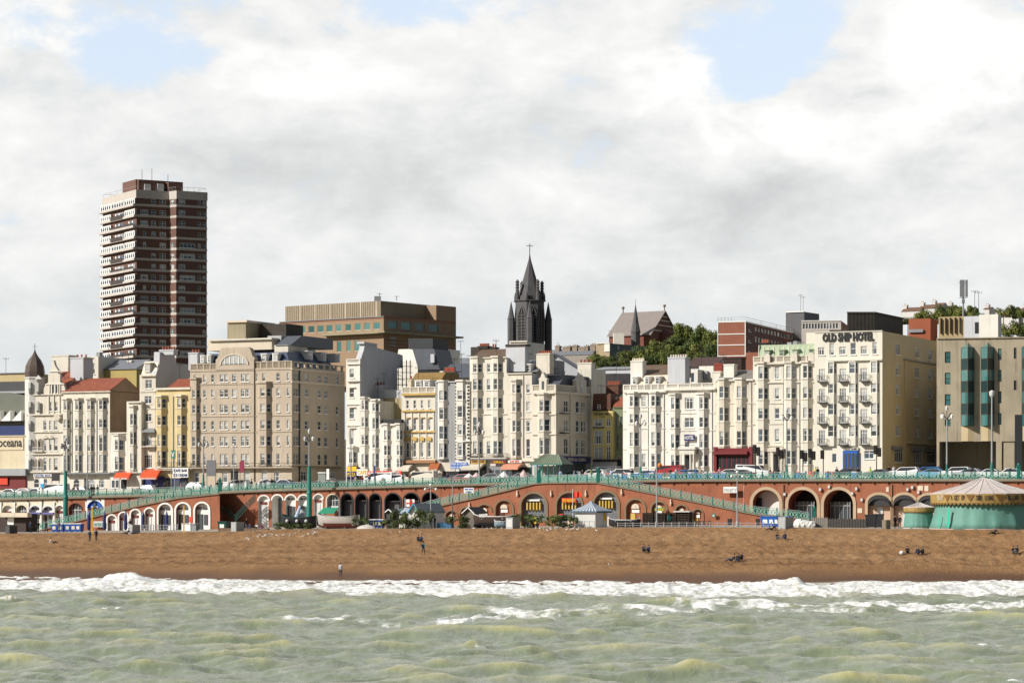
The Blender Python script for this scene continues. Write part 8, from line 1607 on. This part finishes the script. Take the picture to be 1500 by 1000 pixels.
# beach stalls at the far end, lifebelt, shack, white counter
h_ = Bld('beach_cafe', 'dark fronted beach cafe with cream ruffled canopy at the far end', -20, 38, 752, mat('dark_cafe_front', (.05, .035, .03), .8, .2), D0=CR0+15, depth=3, base=783, cat='cafe'); h_.box('cream_canopy', 0, 40, 750.5, 757, -1.2, 0, CREAMT); h_.box('white_menu', 11, 20, 758, 768, -.15, 0, WHITE); h_.done()
mb = MB(); f_ = lowfr(266, CR0+14); r = thing('counter', 'white serving counter before the middle white arch', 'counter', f_.pt(273, 778)); f_.box(mb, 266, 279, 767, 778, 0, .8); mb.build('body', WHT, r); mb = MB(); f_.box(mb, 265.5, 287, 766, 767, -.1, .9); mb.build('top', GREYW, r); mb = MB(); f_.box(mb, 280, 287, 767, 778, .1, .8); mb.build('side_unit', LEAD, r)
board('red_box', 'red lifebelt box beside the white serving counter', 279.5, CR0+13, 277, 281.8, 756.5, 764.5, RED, True, low=True)
r = thing('white_cover', 'draped white sheeted boat shape under the round ringed arch', 'cover', lowpt(441, CR0+9)); mb = MB(); q_ = lowpt(441, CR0+9); mb.lathe(tuple(q_), [(.9, 0), (.85, 1.5), (.6, 2.3), (.2, 2.8)], 9); mb.build('sheet', GREYW, r)
mb = MB(); q_ = lowpt(440, CR0+8); mb.bar(q_+Vector((-.8, 0, 1.0)), q_+Vector((0, 0, 3.3)), .35, n=8, r2=.2); tag(mb.build('paddle_board', paint('pale_blue_board', (.40, .52, .68))), 'pale blue board leaning beside the thick teal lamp base', 'board')
mb = MB(); f_ = lowfr(640, CR0+4); f_.box(mb, 640, 661, 765, 774, 0, .8); tag(mb.build('blue_skip', paint('petrol_blue', (.02, .10, .20))), 'low petrol blue boat cradle beside the beach hut', 'skip')
# flags
def flag(label, px, D0, x0, x1, y0, y1, m, pole_top, cross=None):
    f_ = lowfr(px, D0); g = lowpt(px, D0); r = thing('flag', label, 'flag', g); mb = MB(); a_ = f_.pt(px, pole_top, .0); mb.bar((a_.x, a_.y, g.z), a_, .05); mb.build('flagpole', GREYW, r); mb = MB(); n_ = 8
    for i in range(n_): xa, xb = x0+(x1-x0)*i/n_, x0+(x1-x0)*(i+1)/n_; wa, wb = .12*sin(i*1.3), .12*sin((i+1)*1.3); a0 = [f_.pt(xa, y1, wa), f_.pt(xb, y1, wb), f_.pt(xb, y0, wb), f_.pt(xa, y0, wa)]; mb.hexa(a0, [f_.back(v, .03) for v in a0])
    o = mb.build('cloth', m, r)
    if cross: mb = MB(); xm, ym = (x0+x1)/2, (y0+y1)/2; f_.box(mb, xm-.8, xm+.8, y0, y1, -.2, .22); f_.box(mb, x0, x1, ym-.7, ym+.7, -.2, .22); mb.build('cross', cross, o)
flag('white flag with red cross flying above the beach hut annexe', 593.5, CR0+6, 593.8, 607, 731, 741.5, WHITE, 729, RED); flag('red ensign on a thin pole by the second timber boarded arch', 839, CR0+8, 840, 851, 720, 728, RED, 716)
# smaller awnings of the upper shops are parts of their houses

# ================================================================== people
SKEL = {}
def person_mesh(pose):
    if pose in SKEL: return SKEL[pose]
    J = {'pel': (0, 0, .95), 'abd': (0, 0, 1.1), 'che': (0, 0, 1.32), 'nek': (0, 0, 1.47), 'chin': (0, -.03, 1.56), 'hed': (0, -.01, 1.66), 'top': (0, 0, 1.74)}
    R_ = {'pel': .15, 'abd': .13, 'che': .155, 'nek': .055, 'chin': .075, 'hed': .095, 'top': .06}
    E = [('pel', 'abd'), ('abd', 'che'), ('che', 'nek'), ('nek', 'chin'), ('chin', 'hed'), ('hed', 'top')]
    def limb(s, sh, el, wr, hp, kn, an, to):
        J.update({'sh'+s: sh, 'el'+s: el, 'wr'+s: wr, 'hp'+s: hp, 'kn'+s: kn, 'an'+s: an, 'to'+s: to}); R_.update({'sh'+s: .065, 'el'+s: .045, 'wr'+s: .032, 'hp'+s: .095, 'kn'+s: .062, 'an'+s: .042, 'to'+s: .038})
        E.extend([('che', 'sh'+s), ('sh'+s, 'el'+s), ('el'+s, 'wr'+s), ('pel', 'hp'+s), ('hp'+s, 'kn'+s), ('kn'+s, 'an'+s), ('an'+s, 'to'+s)])
        w_ = Vector(wr); d = (w_-Vector(el)).normalized(); pa = w_+d*.07; J['pa'+s] = tuple(pa); R_['pa'+s] = .034; E.append(('wr'+s, 'pa'+s)); sd = d.cross(Vector((0, 1, 0.1))).normalized()
        for k_ in range(4): J['f%d' % k_+s] = tuple(pa+d*(.08-.008*abs(k_-1))+sd*(.018*(k_-1.5))+Vector((0, -.012, 0))); R_['f%d' % k_+s] = .009; E.append(('pa'+s, 'f%d' % k_+s))
        J['th'+s] = tuple(w_+d*.05+Vector((0, -.06, 0))); R_['th'+s] = .01; E.append(('wr'+s, 'th'+s))
    if pose == 'stand':
        limb('L', (-.19, 0, 1.40), (-.25, .02, 1.12), (-.25, -.05, .88), (-.09, 0, .9), (-.11, -.01, .5), (-.12, .02, .09), (-.14, -.14, .03)); limb('R', (.19, 0, 1.40), (.26, .03, 1.12), (.22, -.1, .90), (.09, 0, .9), (.10, -.02, .5), (.12, .02, .09), (.15, -.14, .03))
    elif pose == 'walk':
        limb('L', (-.19, 0, 1.40), (-.24, .12, 1.14), (-.25, .08, .90), (-.09, 0, .9), (-.10, -.2, .52), (-.10, -.25, .10), (-.10, -.42, .04)); limb('R', (.19, 0, 1.40), (.25, -.1, 1.14), (.24, -.28, .98), (.09, 0, .9), (.10, .05, .50), (.10, .32, .16), (.10, .22, .04))
    elif pose == 'lean':
        for k_, v in dict(pel=(0, .1, .95), abd=(0, .04, 1.1), che=(0, -.08, 1.30), nek=(0, -.14, 1.44), chin=(0, -.19, 1.52), hed=(0, -.18, 1.62), top=(0, -.17, 1.70)).items(): J[k_] = v
        limb('L', (-.19, -.08, 1.36), (-.24, -.25, 1.14), (-.14, -.42, 1.15), (-.09, .1, .9), (-.11, .06, .5), (-.12, .06, .09), (-.14, -.1, .03)); limb('R', (.19, -.08, 1.36), (.24, -.25, 1.14), (.14, -.42, 1.15), (.09, .1, .9), (.10, .12, .5), (.12, .2, .09), (.15, .05, .03))
    elif pose == 'sit':
        for k_, v in dict(pel=(0, .05, .13), abd=(0, .07, .30), che=(0, .02, .53), nek=(0, -.03, .67), chin=(0, -.08, .75), hed=(0, -.06, .85), top=(0, -.05, .93)).items(): J[k_] = v
        limb('L', (-.19, .0, .6), (-.25, -.2, .42), (-.13, -.4, .45), (-.1, 0, .13), (-.14, -.38, .47), (-.13, -.62, .09), (-.14, -.78, .04)); limb('R', (.19, 0, .6), (.25, -.2, .42), (.1, -.42, .43), (.1, 0, .13), (.13, -.38, .45), (.13, -.66, .09), (.14, -.82, .04))
    else:  # recline on straight arms behind
        for k_, v in dict(pel=(0, .05, .12), abd=(0, .14, .27), che=(0, .26, .47), nek=(0, .28, .61), chin=(0, .25, .69), hed=(0, .27, .79), top=(0, .3, .87)).items(): J[k_] = v
        limb('L', (-.19, .26, .53), (-.24, .45, .30), (-.25, .50, .08), (-.1, 0, .12), (-.13, -.42, .22), (-.13, -.84, .07), (-.15, -.95, .14)); limb('R', (.19, .26, .53), (.24, .45, .30), (.25, .50, .08), (.1, 0, .12), (.13, -.38, .34), (.13, -.70, .07), (.15, -.85, .05))
    ks = list(J); me = bpy.data.meshes.new('skeleton'); me.from_pydata([J[k_] for k_ in ks], [(ks.index(a), ks.index(b_)) for a, b_ in E], []); o = bpy.data.objects.new('skeleton', me); COL.objects.link(o); md = o.modifiers.new('skin', 'SKIN'); sb = o.modifiers.new('sub', 'SUBSURF'); sb.levels = 1; sb.render_levels = 1
    sk_ = me.skin_vertices[0].data
    for i, k_ in enumerate(ks): rr = R_[k_]; sk_[i].radius = (rr*(1.15 if k_ in ('che', 'pel', 'abd') else 1), rr*(.8 if k_ in ('che', 'abd') else 1)); sk_[i].use_root = (k_ == 'pel')
    dg = bpy.context.evaluated_depsgraph_get(); res = bpy.data.meshes.new_from_object(o.evaluated_get(dg)); bpy.data.objects.remove(o)
    seg = [(Vector(J[a]), Vector(J[b_]), a, b_) for a, b_ in E]; mi = []
    for p_ in res.polygons:
        c = p_.center; best = (9, 0)
        for a, b_, na, nb in seg:
            d = b_-a; t_ = max(0, min(1, (c-a).dot(d)/d.dot(d))); dist = (c-a-d*t_).length-(R_[na]*(1-t_)+R_[nb]*t_)
            if dist < best[0]: best = (dist, na, nb)
        na, nb = best[1], best[2]
        mi.append(0 if nb in ('chin', 'hed', 'top') or nb[:2] in ('pa', 'th', 'f0', 'f1', 'f2', 'f3') else 3 if nb[:2] == 'to' else 2 if nb[:2] in ('hp', 'kn', 'an') else 1)
    for k_ in range(4): res.materials.append(None)
    res.polygons.foreach_set('material_index', mi); res.polygons.foreach_set('use_smooth', [True]*len(res.polygons)); res.name = 'body_'+pose
    hm = MB(); hc_ = Vector(J['hed'])+Vector((0, .025, .03)); hm.ball(hc_, .108, n=10, m=7, sq=(.95, 1.02, .95)); 
    SKEL[pose] = (res, hm); return SKEL[pose]
SKIN = mat('skin', (.42, .24, .17), .6, 0); SHOE = mat('dark_shoes', (.03, .025, .02), .7, 0)
CL = {n: mat('cloth_'+n, c, .9, .05) for n, c in dict(black=(.012, .012, .015), navy=(.012, .02, .055), denim=(.04, .07, .15), white=(.65, .66, .68), red=(.35, .03, .04), grey=(.12, .12, .13), brown=(.10, .06, .035), teal=(.02, .25, .28), pink=(.55, .25, .30), blue=(.03, .12, .40), lime=(.35, .60, .05), paleblue=(.32, .42, .62), beige=(.40, .33, .22), yellow=(.65, .50, .05), orange=(.6, .2, .03)).items()}
HAIR = {n: mat('hair_'+n, c, .8, 0) for n, c in dict(dark=(.02, .014, .01), brown=(.06, .035, .02), fair=(.28, .19, .09), grey=(.3, .3, .3)).items()}; HM = {}
def person(label, pos, pose, top, legs, hair='dark', rz=0, sc=1.0, group=None, extra=None):
    me, hm = person_mesh(pose); r = thing('person', label, 'person', pos, group, rz); r.scale = (sc, sc, sc); o = place('body', me, r, (0, 0, 0), 0, False)
    for i, m_ in enumerate((SKIN, CL[top], CL[legs], SHOE)): o.material_slots[i].link = 'OBJECT'; o.material_slots[i].material = m_
    if (pose, hair) not in HM: HM[(pose, hair)] = hm.mesh('hair', HAIR[hair])
    place('hair', HM[(pose, hair)], o, (0, 0, 0), 0, False)
    if extra == 'bag': mb = MB(); mb.ball((.05, .19, 1.22), .2, n=8, m=6, sq=(.9, .6, 1.3)); place('rucksack', mb.mesh('rucksack', CL['navy']), r, (0, 0, 0), 0, False)
    return r
G = ground_hit
G1, G2_ = 'people on the shingle', 'people on the upper promenade'
for a in [('man in a white top and dark trousers standing at the water edge', G(499, 843.5), 'stand', 'white', 'black', 'dark', R(190), .93), ('person in white and teal with a dark rucksack walking up the shingle', G(620, 812.5), 'walk', 'teal', 'navy', 'brown', R(160), .95, G1, 'bag'),
          ('man in dark clothes standing beside the yellow post, one of a pair', G(131.5, 793), 'stand', 'navy', 'black', 'dark', R(150), .95), ('person in dark clothes facing the sea, second of the pair by the yellow post', G(141, 792), 'walk', 'black', 'navy', 'brown', R(200), .95),
          ('person in a pale top reclining alone on the shingle', G(77.5, 795.5), 'recline', 'white', 'black', 'dark', R(100), .95), ('seated person in black, first of the pair above the rucksack walker', G(612.5, 792.5), 'sit', 'black', 'navy', 'dark', R(20), .9), ('seated person in denim blue, beside the one in black above the rucksack walker', G(617.5, 793), 'sit', 'denim', 'denim', 'fair', R(-30), .95),
          ('seated person in a dark grey coat near the pallet stacks, first of two', G(942.5, 808.5), 'sit', 'grey', 'black', 'dark', R(10)), ('hooded seated person in navy near the pallet stacks, second of two', G(950.5, 808.5), 'sit', 'navy', 'navy', 'dark', R(-60)),
          ('person in black leaning back with long legs stretched towards the water', G(1072, 822), 'recline', 'black', 'denim', 'dark', R(-70), 1.05), ('person in black sitting in the middle of the trio by the shore', G(1081, 822), 'sit', 'black', 'denim', 'dark', R(-20)), ('person in black sitting on the far side of the trio by the shore', G(1086.5, 820), 'sit', 'black', 'black', 'brown', R(-40)),
          ('person in black sitting below the grey locker, first of a couple', G(1138.5, 790), 'sit', 'black', 'grey', 'dark', R(20)), ('person in black sitting below the grey locker, second of a couple', G(1150, 789.5), 'sit', 'black', 'denim', 'dark', R(-30)), ('person in black lounging against the shingle beside the grey locker', G(1131, 776.5), 'recline', 'black', 'black', 'dark', R(-80)),
          ('seated person in black beside a white bag, apart from the pair next to them', G(1329, 811), 'sit', 'black', 'black', 'brown', R(0)), ('fair haired seated person in dark blue between two friends', G(1344.5, 811.5), 'sit', 'navy', 'denim', 'fair', R(-25)), ('seated person in black with back turned in the trio before the small carousel', G(1352, 811.5), 'sit', 'black', 'navy', 'dark', R(-70)),
          ('person in black sitting below the big carousel skirt', G(1456, 783), 'recline', 'black', 'black', 'dark', R(-60)), ('bent seated person in black at the edge of the beach', G(1484, 810.5), 'sit', 'black', 'grey', 'dark', R(30)), ('larger seated person in black beside the bent one at the edge of the beach', G(1490, 810), 'sit', 'black', 'black', 'dark', R(-60)),
          ('person in black slumped against the grey locker by the white arches', G(186, 782), 'recline', 'black', 'grey', 'dark', R(-60)), ('person sitting on top of the grey locker by the white arches', Vector((*G(191, 783)[:2], G(191, 783)[2]+1.45)), 'sit', 'black', 'black', 'dark', R(-30), .85)]:
    person(*a[:7], *(a[7:8] or (1.0,)), a[8] if len(a) > 8 else G1, a[9] if len(a) > 9 else None)
for px, D0, pose, top, legs, hair, rz, lab in [(44.5, CR0+8, 'stand', 'navy', 'black', 'dark', 150, 'person in navy at the foot of the ramp railing'), (56, CR0+8, 'walk', 'black', 'black', 'dark', 220, 'person in black walking behind the ramp foot'), (67.5, CR0+8, 'walk', 'black', 'navy', 'dark', 160, 'person in black nearest the row of blue bins'),
        (86, CR0+7, 'stand', 'grey', 'navy', 'brown', 180, 'person standing among the blue bins'), (361, CR0+10, 'stand', 'black', 'grey', 'dark', 60, 'person by the wall lamp in the shaded corner'), (376, CR0+10, 'sit', 'white', 'black', 'fair', -20, 'person in white sitting by the timber trough'), (383, CR0+9, 'sit', 'red', 'denim', 'brown', 30, 'person in red sitting by the timber trough'), (366, CR0+9, 'sit', 'denim', 'denim', 'dark', 0, 'person in denim sitting by the timber trough'),
        (631, CR0+4, 'stand', 'brown', 'black', 'dark', 40, 'person in brown beside the beach hut wall'), (637, CR0+4, 'stand', 'black', 'brown', 'brown', -60, 'person in black beside the beach hut wall'), (653, CR0+7, 'stand', 'grey', 'black', 'dark', 10, 'person in grey behind the petrol blue cradle'), (658, CR0+7, 'stand', 'beige', 'navy', 'fair', -10, 'person in beige behind the petrol blue cradle'),
        (781, CR0+3, 'sit', 'black', 'black', 'dark', 10, 'person in black sitting under the yellow door'), (787, CR0+3, 'sit', 'grey', 'black', 'dark', -10, 'person in grey sitting under the yellow door'), (1311, CR0+10, 'stand', 'black', 'black', 'dark', 30, 'tall person in black under the second bar awning'), (1318, CR0+10, 'stand', 'black', 'navy', 'brown', -30, 'person in black carrying a dark bag under the second bar awning'),
        (1141, CR0+7, 'stand', 'black', 'black', 'dark', 180, 'person in black behind the grey locker and bins'), (1147, CR0+7, 'stand', 'black', 'navy', 'dark', 170, 'second person in black behind the grey locker and bins')]:
    person(lab, lowpt(px, D0), pose, top, legs, hair, R(rz), 1, 'people on the beach promenade')
for px, D0, pose, top, legs, hair, rz, lab in [(114.5, W0+2, 'lean', 'black', 'black', 'dark', -20, 'person in black leaning by the railing before the arched windows'), (134, W0+2, 'stand', 'black', 'grey', 'dark', 20, 'person in black outside the small white house, first of a pair'), (137.5, W0+2, 'stand', 'black', 'black', 'brown', -20, 'person in black outside the small white house, second of a pair'), (143, W0+2, 'walk', 'navy', 'black', 'dark', 65, 'person in navy walking toward the orange awnings'),
        (108, W0+3, 'stand', 'brown', 'black', 'dark', 0, 'person in brown beside the ornate lamp with teal base'), (318.5, W0+2, 'lean', 'black', 'navy', 'dark', 0, 'person in a dark hat at the thick green pillar'), (324, W0+2.5, 'stand', 'navy', 'black', 'dark', 40, 'person in navy just past the thick green pillar'), (368.5, W0+2, 'walk', 'black', 'black', 'dark', -100, 'person in black before the tan hotel drainpipe'),
        (398, W0+1.5, 'stand', 'black', 'black', 'fair', 190, 'person in black at the railing before the tan hotel windows'), (241, W0+3, 'walk', 'brown', 'navy', 'brown', 60, 'person in brown beside the curved orange awning'), (265, W0+4, 'walk', 'pink', 'grey', 'fair', -80, 'person in pink outside the white cafe sign'), (230, W0+4, 'stand', 'black', 'black', 'dark', 10, 'person in black below the curved orange awning'),
        (521, W0+3, 'stand', 'beige', 'navy', 'dark', 0, 'person in beige by the yellow pizza sign'), (531, W0+3, 'walk', 'red', 'navy', 'dark', 70, 'person in red before the white cafe sign'), (541, W0+3, 'stand', 'denim', 'black', 'brown', 20, 'person in denim before the red restaurant sign'), (590, W0+3, 'walk', 'black', 'grey', 'dark', 80, 'person in black at the edge of the ornate house'), (600, W0+3, 'stand', 'brown', 'black', 'fair', 0, 'person in brown under the cream parasol'),
        (655, W0+3, 'stand', 'navy', 'navy', 'dark', 0, 'person in navy beneath the rust awning'), (821, W0+2, 'stand', 'paleblue', 'white', 'dark', 180, 'person in pale blue beside the shelter'), (841, W0+2, 'walk', 'paleblue', 'navy', 'dark', 90, 'person in pale blue outside the corner chip shop'), (853, W0+2.5, 'stand', 'black', 'black', 'dark', 10, 'person in black outside the corner chip shop'), (866.5, W0+2.5, 'walk', 'lime', 'black', 'dark', 60, 'person in lime green at the level terrace'),
        (878, W0+2, 'stand', 'black', 'black', 'dark', 180, 'person in black right by the pillar of the descending ramp'), (895, W0+3, 'walk', 'paleblue', 'denim', 'brown', -60, 'person in pale blue before the primrose restaurant'), (926, W0+3, 'stand', 'black', 'black', 'dark', 30, 'person in black before the dormered terrace house'), (982, W0+3, 'lean', 'black', 'grey', 'dark', 0, 'person in black beside the tall plain pole'), (991, W0+3, 'stand', 'white', 'navy', 'brown', 30, 'person in white before the pillared porch'),
        (1004, W0+3, 'walk', 'blue', 'black', 'fair', 80, 'person in blue under the pillared porch'), (1020, W0+2, 'stand', 'blue', 'navy', 'dark', 10, 'person in blue by the railing, first of the pair before the pub'), (1026, W0+2, 'stand', 'beige', 'navy', 'fair', -10, 'person in beige by the railing, second of the pair before the pub'), (1054, W0+3, 'stand', 'pink', 'black', 'fair', 0, 'person in pink before the dark red pub'), (1128, W0+3, 'walk', 'beige', 'brown', 'brown', 70, 'person in beige beside the minibus'),
        (1140, W0+2, 'lean', 'black', 'black', 'dark', 170, 'broad person in black leaning on the railing'), (1195, W0+4, 'stand', 'yellow', 'black', 'dark', 0, 'person in a yellow waistcoat by the traffic lights'), (1198, W0+4, 'stand', 'black', 'black', 'dark', 30, 'person in black beside the yellow waistcoat'), (1226, W0+3, 'lean', 'black', 'black', 'dark', -20, 'person in black before the blue hotel entrance'), (1245, W0+3, 'lean', 'navy', 'navy', 'brown', 20, 'person in navy at the blue hotel entrance'),
        (1257, W0+3, 'stand', 'black', 'denim', 'dark', 0, 'person in black by the notice beside the hotel entrance'), (1275.5, W0+3, 'lean', 'lime', 'navy', 'dark', -30, 'person in a lime green jacket by the corner traffic light'), (1302, W0+20, 'stand', 'black', 'black', 'dark', 0, 'person in black at the hotel side windows'), (1309.5, W0+20, 'stand', 'white', 'navy', 'brown', 10, 'person in white at the hotel side windows'), (1376, W0+20, 'lean', 'black', 'black', 'dark', 0, 'person in black where the two hotels meet'), (1451, W0+22, 'stand', 'black', 'black', 'dark', 0, 'person in black under the teal oriels')]:
    person(lab, street(px, D0, .06+(.4 if D0 > W0+10 else 0)), pose, top, legs, hair, R(rz), 1, G2_)
mb = MB(); q_ = street(966.5, W0+3, .0); mb.ball((q_.x, q_.y, q_.z+2.2), .32, n=12, m=8, sq=(1, 1, 1.15)); mb.bar((q_.x, q_.y, q_.z+1.0), (q_.x, q_.y, q_.z+1.85), .02); tag(mb.build('balloon', CL['orange']), 'bright orange balloon floating over the railing by the tall plain pole', 'balloon')
mb = MB(); q_ = G(1321, 812); mb.ball((q_.x, q_.y, q_.z+.22), .28, n=8, m=6, sq=(1.1, .8, .9)); tag(mb.build('bag', CL['white']), 'white bag on the shingle beside the seated trio', 'bag')
# gulls
gm = MB(); gm.ball((0, 0, .26), .13, n=10, m=6, sq=(1.75, .85, .8)); gm.ball((-.22, 0, .40), .075, n=8, m=5); gm.bar((-.17, 0, .3), (-.2, 0, .4), .05, n=6); gm.cur = 1; gm.bar((-.28, 0, .39), (-.36, 0, .37), .02, n=4, r2=.006); gm.bar((.02, .03, 0), (.02, .03, .18), .012); gm.bar((.02, -.03, 0), (.02, -.03, .18), .012)
wmh = MB(); wmh.ball((.07, 0, .33), .12, n=8, m=4, sq=(1.7, .9, .35)); GM = gm.mesh('body', [CL['white'], CL['yellow']]); WM = wmh.mesh('wing', mat('gull_grey', (.30, .31, .33), .8, 0))
gl_ = [(361, 790), (364, 792), (372, 779), (378, 788), (381, 785), (386, 787.5), (389, 786), (391, 785.5), (394, 784.5), (395, 788), (400, 785), (405, 786), (408, 788), (415, 785.5), (424, 787), (426, 785.5), (433, 783.5), (440, 780.5), (444, 787), (452, 783.5), (457, 781), (459, 784), (461, 782), (465, 781.5), (574, 781.5), (586, 781), (607, 779), (616, 782), (694, 776), (715, 776.5), (720, 776), (735, 776), (785, 775), (791, 777), (797, 777), (802, 779), (807, 777), (815, 777), (830, 777.5), (837, 777.5), (841, 776.5), (846, 777.5), (874, 779.5), (893, 829)]
rg = random.Random(9)
for i, (px, py) in enumerate(gl_):
    q_ = G(px, py); r = thing('gull', 'white gull with grey wings standing on the brown shingle', 'gull', q_, 'gulls scattered over the shingle', rg.uniform(0, 6.28)); r.scale = (.8,)*3; place('body', GM, r, (0, 0, 0), 0, False); place('wing', WM, r, (0, 0, 0), 0, False)
